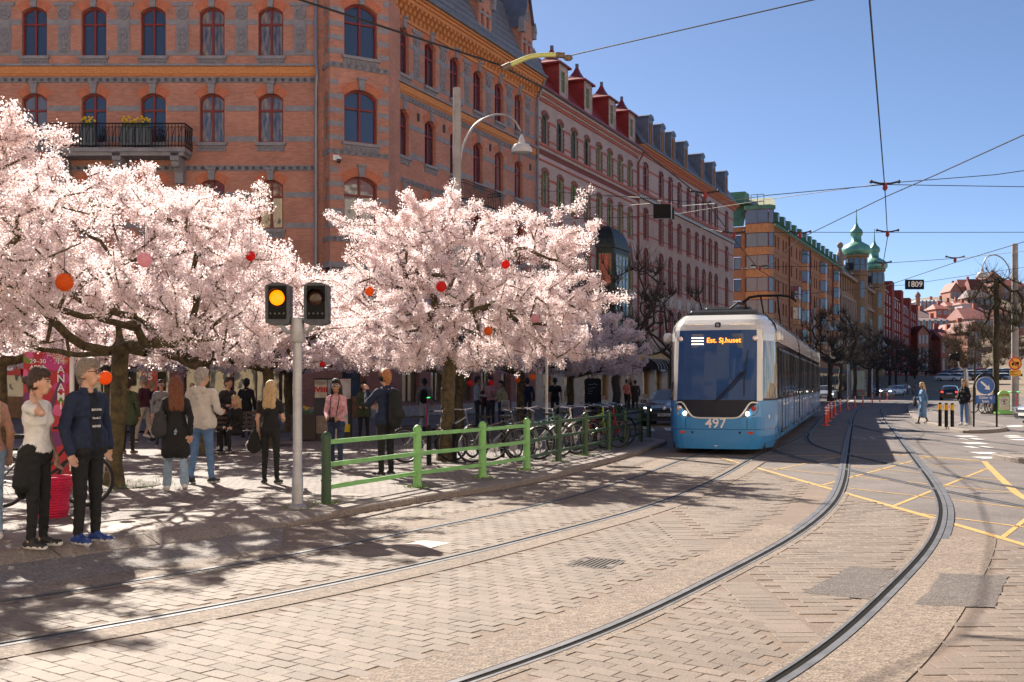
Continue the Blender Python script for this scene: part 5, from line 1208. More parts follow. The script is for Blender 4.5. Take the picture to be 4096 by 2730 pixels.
for k,(x,Z,v,s,lab) in enumerate(((2465,54,0,1.25,'bare pollarded tree in front of the burgundy awnings'),(2690,66,1,1.15,'bare pollarded tree just left of the tram windscreen'),(3320,100,2,1.15,'bare pollarded tree directly right of the tram roof, nearest of the far row'),(3362,108,0,1.1,'second bare pollarded tree right of the tram'),(3420,121,1,1.1,'bare pollarded tree beside the striped keep-left post'),(3478,133,2,1.1,'bare pollarded tree above the dark parked car'),(3510,146,0,1.1,'bare pollarded tree above the white hatchback'),(3560,160,1,1.1,'bare pollarded tree above the dark car behind the white hatchback'),(3585,175,2,1.1,'bare pollarded tree before the crimson flats, third from the far end'),(3625,196,0,1.1,'bare pollarded tree before the crimson flats, second from the far end'),(3660,214,1,1.15,'bare pollarded tree at the far end of the crimson flats'),(3705,232,2,1.2,'farthest bare pollarded tree, before the gabled brick hall'))):
    X,Y = onl(x,Z); put_pollard(X,Y,v,s*(1.22 if Z > 90 else 1.05),k*1.3,lab)
# big bare lindens at the right edge
BARKB = mat('brown_twig_bark',(.10,.068,.042),.95,var=.4,scale=5)
PV.append(pollard(83,8.4,1.5,46,1100,.17,1.0,.86,mat('mossy_linden_bark',(.055,.045,.026),.95,var=.5,scale=6),14)); PV.append(pollard(89,6.6,2.6,150,4200,.07,.9,.7,BARKB,12))
X,Y = onl(3985,60); put_pollard(X,Y,3,1.0,.4,'tall bare linden with upright twigs beside the right lamp pole','bare trees at the right edge')
X,Y = onl(3900,84); put_pollard(X,Y,4,.95,1.9,'bare brown tree behind the tall linden, left of it','bare trees at the right edge')
X,Y = onl(4110,76); put_pollard(X,Y,4,1.05,3.2,'bare brown tree at the right picture edge behind the lamp pole','bare trees at the right edge')
# ---------------------------------------------------------------- the tram
TR = empty('tram', (4.85,26.2,0), R(-17.5), label='blue and white low-floor tram numbered 497 coming up the street', cat='tram')
TBLUE = mat('tram_blue',(.045,.25,.56),.22,0,coat=.25,var=.05,scale=.8); TWHITE = mat('tram_white',(.66,.64,.60),.16,coat=.4); TGLASS = glass_mat('tram_glass',(.03,.075,.20),.03,0,.18); TGLASS.node_tree.nodes['Principled BSDF'].inputs['IOR'].default_value = 1.4; TDARK = mat('tram_black',(.012,.015,.028),.5,spec=.25)
TBAND = glass_mat('tram_side_glass',(.085,.07,.065),.04,.08); TGREY = mat('tram_roof_grey',(.045,.05,.06),.6,var=.2); RUBBER = mat('rubber',(.012,.012,.013),.7); CHROME = mat('chrome',(.6,.6,.62),.2,.9)
TL = 33.0
def plan(i_, z):
    """half outline: point i_ (0 nose .. 1 end of taper) at height z"""
    back = float(np.interp(z,[.1,.9,1.3,3.0,3.2,3.38],[.05,0,.03,.34,.5,.85])); w = float(np.interp(z,[.1,.35,.9,2.9,3.2,3.38],[.92,.99,1.0,.985,.93,.78]))
    xs = [0,.3,.6,.82,.95,1.04,1.10,1.15,1.22,1.29,1.325]; ys = [0,.012,.04,.085,.15,.26,.42,.65,.95,1.3,1.75]
    t = i_*(len(xs)-1); return np.interp(t,range(len(xs)),xs)*w, np.interp(t,range(len(ys)),ys)+back*max(0,1-i_**2)
zl = [.14,.3,.6,.62,.9,1.29,1.34,1.8,2.3,2.74,2.99,3.03,3.12,3.25,3.33,3.38]; NI = 20
def nose_patch(name, m, z0, z1, i0, i1, out=0.0, both=True, cond=None, parent=TR):
    mb = MB(); zz = sorted({z0,z1}|{z for z in zl if z0 < z < z1})
    if len(zz) < 4: zz = sorted(set(zz)|set(np.linspace(z0,z1,4)))
    ii = np.linspace(i0,i1,max(3,int((i1-i0)*NI)+1))
    def P(s,i_,z): x,y = plan(i_,z); n_ = Vector((x*.6+.001,-1.0+i_*1.0,0)).normalized() if i_ < .99 else Vector((1,0,0)); return (s*(x+n_.x*out), y+n_.y*out, z)
    cols = [( -1,i_) for i_ in ii[::-1]]+[(1,i_) for i_ in ii] if (both and i0 == 0) else None
    sets = [cols] if cols else ([[(-1,i_) for i_ in ii]] if both in (True,) and False else [[(1,i_) for i_ in ii],[(-1,i_) for i_ in ii[::-1]]])
    for c in sets:
        for a,b in zip(c[:-1],c[1:]):
            if a == b or (a[1] == 0 and b[1] == 0): continue
            for za,zb in zip(zz[:-1],zz[1:]):
                if cond and not cond(a,b,(za+zb)/2): continue
                mb.quad(P(*a,za),P(*b,za),P(*b,zb),P(*a,zb))
    return mb.build(name, m, parent, smooth=True, ang=50)
nose_patch('lower_body', TBLUE, .14,.6,0,1); nose_patch('lower_body', TBLUE, .612,1.29,0,1)
nose_patch('body_seam', TDARK, .6,.612,0,1)
nose_patch('windscreen', TGLASS, 1.29,2.99,0,.40); nose_patch('window_pillar', TWHITE, 1.29,2.99,.40,.56)
nose_patch('cab_window', GLASSG, 1.34,2.74,.56,.985); nose_patch('cab_window_sill', TWHITE, 2.74,2.99,.56,1); nose_patch('cab_window_sill', TDARK, 1.29,1.34,.56,1); nose_patch('door_pillar', TDARK, 1.34,2.74,.985,1)
nose_patch('roof_fascia', TWHITE, 2.99,3.38,0,1)
cap = MB(); o_ = [plan(i_,3.38) for i_ in np.linspace(0,1,NI)]; P = [(-x,y,3.38) for x,y in o_[::-1]]+[(x,y,3.38) for x,y in o_]; cap.add(P,[tuple(range(len(P)))]); cap.build('roof_front',TGREY,TR)
# black mask below the windscreen with a pale edge, lamps
def front_pt(x,z,out=0): 
    ts = np.linspace(0,1,200); i_ = ts[np.argmin([abs(plan(t,z)[0]-abs(x)) for t in ts])]; return Vector((x, plan(i_,z)[1]-out, z))
def front_poly(name, pts, m, out, div=6):
    mb = MB(); P = [front_pt(x,z,out) for x,z in pts]; mb.add(P,[tuple(range(len(P)))]); return mb.build(name,m,TR)
def front_ribbon(name, line, wd, m, out):
    mb = MB(); L = cat_rom(line,.04); 
    a, b = offset(L,-wd/2), offset(L,wd/2)
    for i in range(len(L)-1): mb.quad(front_pt(*a[i],out),front_pt(*b[i],out),front_pt(*b[i+1],out),front_pt(*a[i+1],out))
    return mb.build(name,m,TR)
mk = MB(); 
for k in range(-20,20):
    x0,x1 = k*.0475,(k+1)*.0475
    def zlo(x): return float(np.interp(abs(x),[0,.48,.62,.92,.97],[.90,.90,.96,1.20,1.22]))
    mk.quad(front_pt(x0,zlo(x0),.008),front_pt(x1,zlo(x1),.008),front_pt(x1,1.31,.008),front_pt(x0,1.31,.008))
mk.build('front_mask',TDARK,TR)
front_ribbon('mask_trim',[(-.97,1.24),(-.8,1.235),(-.62,.98),(-.46,.885),(0,.88),(.46,.885),(.62,.98),(.8,1.235),(.97,1.24)],.032,TWHITE,.014)
HEADL = mat('lamp_cluster',(.05,.055,.07),.08); LAMPON = mat('lit_headlamp',(1,.95,.8),.3,emit=(1,.93,.78),estr=6); REDL = mat('red_lamp',(.35,.02,.03),.2); RING = mat('lamp_ring',(.5,.45,.5),.15,.7)
for s in (-1,1):
    mb = MB(); pts = [(.60,.90),(.70,.905),(.86,.93),(.96,1.0),(.985,1.1),(.985,1.2),(.86,1.215),(.78,1.16),(.7,1.05)]; mb.add([front_pt(s*x,z,.012) for x,z in pts],[tuple(range(len(pts)))]); h_ = mb.build('headlight',HEADL,TR)
    p = front_pt(s*.74,.985,.03); mb = MB(); mb.ellip((p.x,p.y,p.z),(.045,.03,.05),10,6); mb.build('lamp',LAMPON,h_,smooth=True)
    p = front_pt(s*.88,1.11,.025); mb = MB(); mb.lathe([(.06,0),(.06,-.02),(.04,-.025),(.035,-.01),(.01,-.012)],14,(p.x,p.y,p.z),'y'); mb.build('lamp_ring',REDL if s > 0 else RING,h_)
    p = front_pt(s*.8,.53,.006); mb = MB(); mb.box(p.x-.07,p.x+.07,p.y-.01,p.y+.02,p.z-.03,p.z+.03); mb.build('reflector',mat('red_reflector',(.4,.03,.03),.2),TR)
    p = front_pt(s*.56,.53,.006); mb = MB(); mb.lathe([(.03,0),(.02,-.015)],10,(p.x,p.y,p.z),'y'); mb.build('sensor',TDARK,TR)
    p = front_pt(s*.9,2.78,.03); mb = MB(); mb.lathe([(.07,0),(.07,-.02),(.045,-.025),(.04,-.01),(.01,-.012)],14,(p.x,p.y,p.z),'y'); mb.build('marker_lamp',RING,TR)
    for k in range(2):
        p = front_pt(s*(.42+k*.3),3.13,.01); mb = MB(); mb.cbox(p.x-.13,p.x+.13,p.y-.02,p.y+.03,p.z-.018,p.z+.018,.008); mb.build('light_strip',CHROME,TR)
p = front_pt(0,3.1,.01); mb = MB(); mb.cbox(-.07,.07,p.y-.03,p.y+.05,3.04,3.18,.02); mb.build('top_lamp_housing',TDARK,TR); mb = MB(); mb.ellip((0,p.y-.04,3.11),(.04,.03,.04),10,6); mb.build('top_lamp',RING,TR)
text('497',.33,TR,front_pt(0,.745,.012),(R(90),0,0),LETW,off=.004)
mb = MB(); p = front_pt(0,.2,.012); mb.box(-.05,.05,p.y,p.y+.01,.215,.225); mb.add([(-.025,p.y,.2),(.025,p.y,.2),(0,p.y,.18)],[(0,1,2)]); mb.build('coupler_mark',LETW,TR)
for s,x0,x1 in ((-1,-1.0,-.01),(1,0,0)): pass
mb = MB()
for s in (-.73,.73): mb.tube([front_pt(s,z,.004) for z in (.62,.75,.88)],.006,4)
mb.build('panel_joint',TDARK,TR)
# destination display
LED = mat('amber_led',(.9,.35,.05),.4,emit=(1,.26,.02),estr=1.3); LEDW = mat('white_led',(.9,.8,.6),.4,emit=(1,.78,.5),estr=1.6)
mb = MB(); mb.quad(front_pt(-.62,2.55,.01),front_pt(.62,2.55,.01),front_pt(.62,2.9,.02),front_pt(-.62,2.9,.02)); mb.build('destination_display',mat('display_glass',(.03,.06,.14),.06),TR)
text('Est. Sj.huset',.17,TR,front_pt(.16,2.735,.035)+Vector((0,0,0)),(R(80),0,0),LED,off=.002)
mb = MB()
for k in range(3):
    for q in range(4): p = front_pt(-.58+q*.075,2.8-k*.075,.03); mb.box(p.x-.033,p.x+.033,p.y-.006,p.y,p.z-.011,p.z+.011)
mb.build('route_bars',LEDW,TR)
# wiper
def wp(x,z): return front_pt(x,z,.05)
mb = MB(); mb.tube([wp(.0,1.3),wp(.3,1.62),wp(.62,1.98)],.017,6); mb.tube([wp(.06,1.3),wp(.36,1.6),wp(.66,1.95)],.013,6); mb.tube([wp(.66,1.4),wp(.66,1.7),wp(.67,1.95),wp(.70,2.2),wp(.73,2.5)],.012,5); mb.tube([wp(.585,1.94),wp(.7,1.99)],.025,6); mb.build('wiper',RUBBER,TR)
# interior seen through the screen: light partition and driver's seat back
# side modules
joints = [(1.75,11.9),(12.5,22.6),(23.2,TL)]
for a,b in joints:
    k = 1.325
    mb = MB(); prof = [(.97,.3),(1.0,.6),(1.0,1.3)]
    for s in (-1,1):
        mb.mat(0)
        for (w0,z0),(w1,z1) in zip(prof[:-1],prof[1:]): mb.quad((s*k*w0,a,z0),(s*k*w0,b,z0),(s*k*w1,b,z1),(s*k*w1,a,z1))
        mb.mat(1); mb.quad((s*k,a,2.74),(s*k,b,2.74),(s*k*.985,b,2.99),(s*k*.985,a,2.99))
        top = [(.985,2.99),(.95,3.2),(.85,3.33),(.6,3.38)]
        for (w0,z0),(w1,z1) in zip(top[:-1],top[1:]): mb.quad((s*k*w0,a,z0),(s*k*w0,b,z0),(s*k*w1,b,z1),(s*k*w1,a,z1))
        mb.mat(0); mb.add([(s*k*.97,b,.3),(s*k,b,1.3),(0,b,1.3),(0,b,.3)],[(0,1,2,3)])
    mb.mat(1); mb.quad((-k*.6,a,3.38),(k*.6,a,3.38),(k*.6,b,3.38),(-k*.6,b,3.38))
    if b == TL: mb.quad((-k,b,.3),(k,b,.3),(k,b,3.3),(-k,b,3.3))
    mb.build('body_module',[TBLUE,TWHITE],TR,smooth=True,ang=40)
    for s in (-1,1):
        mb = MB(); mb.quad((s*k*.995,a,1.3),(s*k*.995,b,1.3),(s*k*.985,b,2.74),(s*k*.985,a,2.74)); sg_ = mb.build('window_band',TBAND,TR)
    n = int((b-a)/1.32)
    for q in range(n):
        y0 = a+.1+q*(b-a-.2)/n; y1 = y0+(b-a-.2)/n-.12; isdoor = q in (1,2,5,6)
        for s in (1,):
            zlow = .42 if isdoor else 1.42
            mb = MB(); x = k+.006
            for (ya,yb,za,zb) in ((y0,y0+.05,zlow,2.6),(y1-.05,y1,zlow,2.6),(y0,y1,2.54,2.6),(y0,y1,zlow,zlow+.06)): mb.box(x-.03,x+.012,ya,yb,za,zb)
            o_ = mb.build('door' if isdoor else 'window',TDARK if not isdoor else mat('door_edge',(.03,.035,.05),.4),TR)
            if isdoor: 
                mb = MB(); mb.box(x-.02,x+.004,y0+.05,y1-.05,.5,1.3); mb.build('door_panel',TBLUE,o_); mb = MB(); mb.lathe([(.04,0),(.03,.03)],8,(x+.005,(y0+y1)/2,1.15),'x'); mb.build('door_button',LETW,o_)
            mb = MB(); mb.quad((x+.002,y0+.05,max(1.42,zlow)+.05),(x+.002,y1-.05,max(1.42,zlow)+.05),(x-.008,y1-.05,2.54),(x-.008,y0+.05,2.54)); mb.build('pane',TBAND,o_)
for ya,yb in ((11.9,12.5),(22.6,23.2)):
    mb = MB()
    for q in range(5): y0 = ya+(yb-ya)*q/5; mb.box(-1.25,1.25,y0,y0+.1,.35,3.25)
    mb.build('bellows',RUBBER,TR)
mb = MB(); mb.box(-1.1,1.1,.6,TL-.4,.12,.4); mb.build('underframe',RUBBER,TR)
for y in (2.6,4.4,15.5,17.3,27,28.8):
    for s in (-1,1): mb = MB(); mb.lathe([(.28,-.05),(.3,-.02),(.3,.05),(.25,.06)],16,(s*.75,y,.3),'x'); mb.build('wheel',IRON,TR)
# roof equipment and pantograph
for (y0,y1,w_,h_) in ((1.6,3.6,.85,.16),(2.6,3.4,.6,.3),(4.2,11.4,.9,.2),(13,22,.9,.22),(24,32,.9,.2)): mb = MB(); mb.cbox(-w_,w_,y0,y1,3.36,3.4+h_,.05); mb.build('roof_box',TGREY,TR)
mb = MB(); mb.tube([(.1,2.2,3.62),(.3,2.0,3.75),(.5,2.2,3.72),(.45,2.6,3.6)],.03,6); mb.build('roof_cable',RUBBER,TR)
PB = mat('pantograph_black',(.02,.02,.023),.5,.4)
mb = MB(); 
for s in (-.35,.35): mb.tube([(s,10.2,3.6),(s*.9,7.6,3.95),(s*.7,6.6,3.75)],.04,6); mb.tube([(s*.8,7.7,3.9),(s*.9,5.4,5.0)],.03,6)
mb.tube([(-.35,10.2,3.6),(.35,10.2,3.6)],.05,6)
mb.tube([(-1.0,5.35,4.80),(-.75,5.35,5.0),(-.4,5.35,5.05),(.4,5.35,5.05),(.75,5.35,5.0),(1.0,5.35,4.80)],.035,6); mb.tube([(-1.0,5.7,4.80),(-.75,5.7,5.0),(-.4,5.7,5.05),(.4,5.7,5.05),(.75,5.7,5.0),(1.0,5.7,4.80)],.035,6)
mb.box(-.5,.5,9.8,10.7,3.38,3.6); mb.build('pantograph',PB,TR,(0,11,0))
mb = MB(); mb.cbox(-1.42,-1.27,1.3,1.5,2.72,2.98,.05); mb.ellip((-1.4,1.35,2.85),(.09,.12,.13),10,6); mb.build('camera_pod',TWHITE,TR); mb = MB(); mb.cbox(1.27,1.4,1.6,1.85,2.75,3.0,.04); mb.ellip((1.4,1.75,2.85),(.06,.08,.09),10,6); mb.build('camera_pod',TWHITE,TR)
mb = MB(); p = front_pt(1.08,.9,.0); mb.cbox(1.13,1.2,.75,.85,.85,.95,.01); mb.build('turn_lamp',LETW,TR)
# ---------------------------------------------------------------- hill, far houses and park at the end of the street
SOIL = mat('winter_scrub',(.20,.15,.10),.95,var=.35,scale=.3); LAWN = mat('spring_grass',(.13,.22,.03),.9,var=.3,scale=2)
xs_ = np.linspace(-40,420,24); ys_ = np.linspace(335,800,20); V = []; F = []
for j,y in enumerate(ys_):
    for x in xs_: V.append((x,y,max(-2.0,52*min(1,max(0,(y-370)/240))*math.exp(-((x-250)/170)**2)*min(1,max(0,(x-60)/110))+RNG.normal(0,.8)-1)))
for j in range(19):
    for i in range(23): a = j*24+i; F.append((a,a+1,a+25,a+24))
hm = MB(); hm.add(V,F); hm.build('hill',SOIL,kind='structure',smooth=True)
sp_ = MB(); sp_.add([(44,150,.01),(140,112,.01),(190,175,4.0),(78,235,3.3),(190,300,4.2),(90,330,2.4)],[(0,1,2,3),(3,2,4,5)]); sp_.build('park_slope',SOIL,kind='structure')
poly_sheet('park_lawn',[tuple(onl(3690,255)),tuple(onl(3830,255)),tuple(onl(3830,300)),tuple(onl(3690,300))],.02,LAWN,kind='structure')
HRED = mat('hill_red_brick',(.46,.15,.10),.85,var=.2,scale=.5); HPINK = mat('hill_rose_brick',(.46,.215,.15),.85,var=.2,scale=.5); HCREAM = mat('hill_cream',(.60,.48,.33),.85,var=.1); HGREY = mat('hill_grey',(.45,.45,.46),.8,var=.1); HROOF = mat('hill_red_tiles',(.20,.042,.026),.7,var=.3,scale=.4); HROOFD = mat('hill_dark_roof',(.20,.13,.12),.6,var=.2); HBROWN = mat('hill_brown_brick',(.32,.16,.12),.85,var=.2,scale=.5); HPALE = mat('pale_red_roof',(.26,.09,.07),.6,var=.2,scale=.4)
HWIN = glass_mat('far_glass',(.03,.03,.035),.1)
def far_house(x0,x1,ye,yr,yb,Z,wm,rm,lab,nx=4,nz=3,gable=False,depth=14,hip=.25,yaw=0,wh=1.5,frame=None,arch=0):
    """house fitted between photograph columns at depth Z: eave row ye, ridge row yr, base row yb"""
    A, B = at(x0,ye,Z), at(x1,ye,Z); W = B.x-A.x; ze = A.z; zr = at(0,yr,Z).z; zb = at(0,yb,Z).z-3
    o = empty('hill_house',((A.x+B.x)/2,Z,zb),R(yaw),label=lab,cat='house',group='houses at the end of the street'); h = ze-zb; hr = zr-zb; w2_ = W/2
    m_ = MB(); m_.box(-w2_,w2_,0,depth,0,h)
    if gable: m_.add([(-w2_,0,h),(w2_,0,h),(0,0,hr)],[(0,1,2)])
    m_.build('wall',wm,o)
    m_ = MB(); e = .5
    if gable: 
        m_.quad((-w2_-e,-e,h-.3),(0,-e,hr+.25),(0,depth,hr+.25),(-w2_-e,depth,h-.3)); m_.quad((w2_+e,-e,h-.3),(0,-e,hr+.25),(0,depth,hr+.25),(w2_+e,depth,h-.3))
    else:
        i_ = W*hip; m_.add([(-w2_-e,-e,h),(w2_+e,-e,h),(w2_+e,depth+e,h),(-w2_-e,depth+e,h),(-w2_+i_,depth/2,hr),(w2_-i_,depth/2,hr)],[(0,1,5,4),(1,2,5),(2,3,4,5),(3,0,4)])
    rf = m_.build('roof',rm,o)
    m_ = MB(); m_.box(-.6,.6,-.5,.5,-.5,2.2); 
    obj('chimney',m_.mesh('chimney',HRED),rf,(w2_*.4,depth*.5,hr-.6))
    ww = min(1.3,W/nx*.5); vis = at(0,yb,Z).z-zb
    m_ = MB(); m_.box(-ww/2,ww/2,-.12,.0,0,wh); wme = m_.mesh('window',frame or WF); m_ = MB(); m_.quad((-ww/2+.14,-.14,.14),(ww/2-.14,-.14,.14),(ww/2-.14,-.14,wh-.14),(-ww/2+.14,-.14,wh-.14)); pme = m_.mesh('pane',HWIN)
    for i in range(nx):
        for j in range(nz):
            f = obj('window',wme,o,(-w2_+W*(i+.5)/nx,0,vis+(h-vis)*(j+.5)/nz-wh*.45)); obj('pane',pme,f)
    return o
N35 = lambda u,v: (3500+u*.3825, 900+v*.3825)
def fh(u0,u1,ve,vr,vb,Z,*a,**k): return far_house(N35(u0,0)[0],N35(u1,0)[0],N35(0,ve)[1],N35(0,vr)[1],N35(0,vb)[1],Z,*a,**k)
fh(448,560,1130,1060,1560,300,HPINK,HROOF,'narrow rose brick gable at the left end of the brick hall',3,3,True,depth=30,wh=2.2)
fh(560,830,1140,1075,1560,312,HBROWN,HPALE,'shaded brown brick wing with pale roof behind the left gable',2,1,depth=16,hip=.05)
fh(690,968,1190,1085,1560,306,HPINK,HROOF,'rose brick hall with tall windows and red roof with roof lights',5,2,depth=16,hip=.05,wh=3.4)
fh(968,1112,1110,1010,1560,298,HPINK,HROOF,'tall rose brick gable at the right end of the brick hall',4,3,True,depth=24,wh=3.0)
fh(420,780,1005,960,1120,380,HBROWN,HROOFD,'brown brick house with pale cornice behind the brick hall',6,1,hip=.05,wh=4.2)
fh(425,600,970,880,1010,420,HGREY,HROOFD,'dark mansard-roofed house left of the hill',2,1,hip=.1)
fh(478,712,800,772,900,520,HGREY,HGREY,'pale grey flat-roofed block on the skyline left of the hill',6,2,hip=.02,wh=3)
fh(640,770,880,820,960,470,HRED,HROOF,'small red-roofed house at the foot of the hill',2,1)
fh(764,850,850,790,960,500,HCREAM,HROOF,'cream house with white windows on the hillside, left of two',4,2,wh=3)
fh(850,938,840,780,965,505,HCREAM,HROOF,'cream house with yellow wall on the hillside, right of two',3,2,wh=2.6)
fh(912,1010,830,800,960,490,mat('hill_white',(.62,.55,.52),.8),HROOF,'white-walled house beside the cream houses on the hillside',1,1)
fh(940,1235,985,850,1080,400,HPINK,HPALE,'long house with pale red roof and a row of skylights',7,1,hip=.06,wh=2.4,depth=18)
fh(788,900,690,605,800,600,HPINK,HROOF,'leftmost red gabled house of the hilltop group',3,1,True,wh=3.5)
fh(878,1085,650,560,800,615,HPINK,HROOF,'broad red-roofed house in the middle of the hilltop group',3,1,wh=4,hip=.15)
fh(1005,1170,680,555,800,608,HPINK,HROOF,'tall hilltop house with a band of dormer windows',6,1,wh=5,hip=.1)
fh(1165,1330,560,495,800,620,HPINK,HROOF,'highest red gabled house on the hilltop, right of the lamp',3,3,True,wh=3.5)
fh(985,1260,760,670,850,560,HBROWN,HROOFD,'dark-roofed house below the hilltop group',5,1,hip=.1,wh=3)
fh(700,760,830,765,900,540,HRED,HROOF,'small red tower-like house on the hillside',1,1,hip=.4)
fh(1140,1560,940,880,1080,450,HRED,HROOF,'red hillside house behind the bare trees at right',6,2,wh=3)
fh(1240,1600,640,560,900,600,HPINK,HROOF,'rose hillside house behind the right lamp pole',4,3,wh=3)
m_ = MB(); p = at(3671,1237,470); m_.lathe([(1.0,-30),(1.0,5.2),(1.25,5.3),(1.25,5.8),(.9,6.6),(.3,7.3),(.05,7.6),(.04,11)],10); m_.build('slender_tower',HPINK,loc=tuple(p),label='slender round tower with pointed cap beside the crimson flats',cat='tower')
# ---------------------------------------------------------------- cars
CARG = glass_mat('car_glass',(.03,.035,.04),.04); TYRE = mat('tyre',(.015,.015,.016),.85); ALLOY = mat('alloy',(.4,.4,.42),.3,.8); PLATE = mat('number_plate',(.7,.7,.68),.5); HLON = mat('car_headlight_on',(1,.95,.85),.3,emit=(1,.92,.75),estr=5); HLOFF = mat('car_headlight',(.35,.36,.38),.1,.3); TAIL = mat('tail_light',(.5,.02,.015),.25,emit=(1,.05,.02),estr=.7)
CARS = {}
def car_meshes(kind):
    if kind in CARS: return CARS[kind]
    # y from front (0) to rear; (y, top z, half width at belt, half width at roof line)
    if kind == 'hatch': st = [(0,.62,.62,.5),(.12,.72,.78,.66),(.45,.83,.86,.74),(1.05,.95,.89,.78),(1.2,1.0,.89,.76),(1.95,1.42,.89,.62),(2.3,1.47,.89,.60),(3.1,1.46,.88,.60),(3.7,1.36,.86,.58),(4.05,1.05,.82,.66),(4.2,.85,.76,.66),(4.25,.6,.7,.6)]
    else: st = [(0,.62,.64,.5),(.12,.74,.8,.66),(.45,.85,.88,.76),(1.15,.97,.91,.8),(1.3,1.02,.91,.78),(2.05,1.45,.91,.64),(2.4,1.5,.91,.63),(3.6,1.49,.9,.63),(4.25,1.42,.88,.6),(4.6,1.08,.85,.68),(4.75,.88,.8,.7),(4.8,.6,.74,.64)]
    belt = lambda y,top: min(top, .93+.03*y/4)
    rows = []
    for y,t,wb,wr in st:
        b = belt(y,t); rows.append([(wb*.80,.22),(wb*.95,.32),(wb,.55),(wb*.985,b-.06),(wb*.95,b),(wr+(wb*.95-wr)*.12 if t > b+.1 else wr+(wb*.95-wr)*.6, t-.07 if t > b+.1 else b+(t-b)*.6),(wr*.8,t),(0,t+.025)])
    body = MB(); gl = MB(); ncs = 8; n = len(st)
    for i in range(n-1):
        for s in (-1,1):
            for j in range(ncs-1):
                a,b_,c,d = rows[i][j],rows[i][j+1],rows[i+1][j+1],rows[i+1][j]
                q = [(s*a[0],st[i][0],a[1]),(s*b_[0],st[i][0],b_[1]),(s*c[0],st[i+1][0],c[1]),(s*d[0],st[i+1][0],d[1])]
                cab = 4 <= i <= n-4
                isglass = (j == 4 and 4 <= i <= n-5) or (i == 4 and j >= 5) or (i == n-5 and j >= 5 and False) or (i == n-4 and j >= 5) or (j == 4 and i == n-4)
                (gl if isglass else body).quad(*q)
    f0 = [(s*x,0,z) for s,x,z in [(1,*p) for p in rows[0]]+[(-1,*p) for p in rows[0][::-1]]]; body.add(f0,[tuple(range(len(f0)))])
    f1 = [(s*x,st[-1][0],z) for s,x,z in [(1,*p) for p in rows[-1]]+[(-1,*p) for p in rows[-1][::-1]]]; body.add(f1,[tuple(range(len(f1)))])
    L = st[-1][0]; wh = MB(); wh.lathe([(.2,-.1),(.3,-.1),(.325,-.07),(.325,.07),(.3,.1),(.2,.1)],18,(0,0,0),'x'); rim = MB(); rim.lathe([(.02,.108),(.2,.1),(.21,.09)],14,(0,0,0),'x'); rim.lathe([(.21,-.09),(.2,-.1),(.02,-.108)],14,(0,0,0),'x')
    arch = MB()
    for s in (-1,1):
        for y in (.85,L-.85): arch.lathe([(.37,-.05),(.37,.02)],18,(s*.87,y,.33),'x')
    grille = MB(); grille.box(-.62,.62,-.02,.05,.34,.5); grille.box(-.5,.5,-.015,.06,.6,.66)
    hl = MB(); hl.prism([(.5,.62),(.78,.66),(.8,.76),(.55,.72)],.02,.2,'y'); hl2 = MB(); hl2.prism([(-.5,.62),(-.78,.66),(-.8,.76),(-.55,.72)],.02,.2,'y')
    CARS[kind] = dict(body=body,glass=gl,wheel=wh,rim=rim,arch=arch,grille=grille,hl=hl,hl2=hl2,L=L); return CARS[kind]
def car(kind, loc, rz, paint, label, plate=None, lights=True, group='cars on the street', detail=True, scale=1):
    c = car_meshes(kind); o = empty('car',loc,rz,label=label,cat='car',group=group); L = c['L']; o.scale = (scale,)*3
    k = (kind,paint.name)
    def sh(nm,key,m,sm=False,ang=35):
        kk = (kind,key,m.name)
        if kk not in CARS: CARS[kk] = c[key].mesh(nm,m,sm,ang)
        return CARS[kk]
    obj('body',sh('body','body',paint,True,32),o); obj('window_glass',sh('window_glass','glass',CARG,True,32),o)
    for s in (-1,1):
        for y in (.85,L-.85): w_ = obj('wheel',sh('wheel','wheel',TYRE,True),o,(s*.80,y,.325)); obj('rim',sh('rim','rim',ALLOY,True),w_)
    if not detail: return o
    obj('wheel_arch',sh('wheel_arch','arch',RUBBER),o); obj('grille',sh('grille','grille',RUBBER),o)
    for key in ('hl','hl2'): obj('headlight',sh('headlight',key,HLON if lights else HLOFF),o)
    for s in (-1,1):
        m_ = MB(); m_.cbox(-.12,.12,-.06,.06,-.07,.07,.03); m_.build('mirror',paint,o,(s*1.0,1.45,.98)); m_ = MB(); m_.cbox(-.12,.12,-.05,.05,-.09,.09,.02); m_.build('tail_light',TAIL,o,(s*.66,L-.06,.86),smooth=True)
    for y,rot in ((-.04,(R(90),0,0)),(L+.03,(R(90),0,R(180)))):
        m_ = MB(); m_.box(-.26,.26,-.012,.012,-.055,.055); pl_ = m_.build('number_plate',PLATE,o,(0,y,.47 if y < 1 else .72))
        if plate: text(plate,.1,pl_,(0,-.016 if y < 1 else .016,0),rot,TYRE,off=.001)
    return o
DKBLUE = mat('paint_dark_blue',(.018,.03,.055),.18,0,coat=.6); SILVER = mat('paint_silver',(.45,.46,.48),.25,.5,coat=.4); BLACKP = mat('paint_black',(.01,.011,.014),.15,coat=.6); WHITEP = mat('paint_white',(.72,.72,.72),.2,coat=.5); GREYP = mat('paint_grey',(.12,.13,.14),.2,coat=.5); REDP = mat('paint_red',(.3,.02,.02),.2,coat=.5)
def drive(x,y,Z=None): 
    p = gp(x,y); return (p.x,p.y,0) if Z is None else ((x-2048)/FPX*Z,Z,0)
VWc = car('hatch',(5.98,43.2,0),R(-14),DKBLUE,'dark blue hatchback with lit headlights beside the tram','RKK 716')
m_ = MB(); m_.lathe([(.07,0),(.07,-.012),(.055,-.014),(.05,-.004),(.01,-.004)],18,(0,-.04,.72),'y'); m_.build('badge',CHROME,VWc); text('VW',.06,VWc,(0,-.055,.72),(R(90),0,0),CHROME,off=.001)
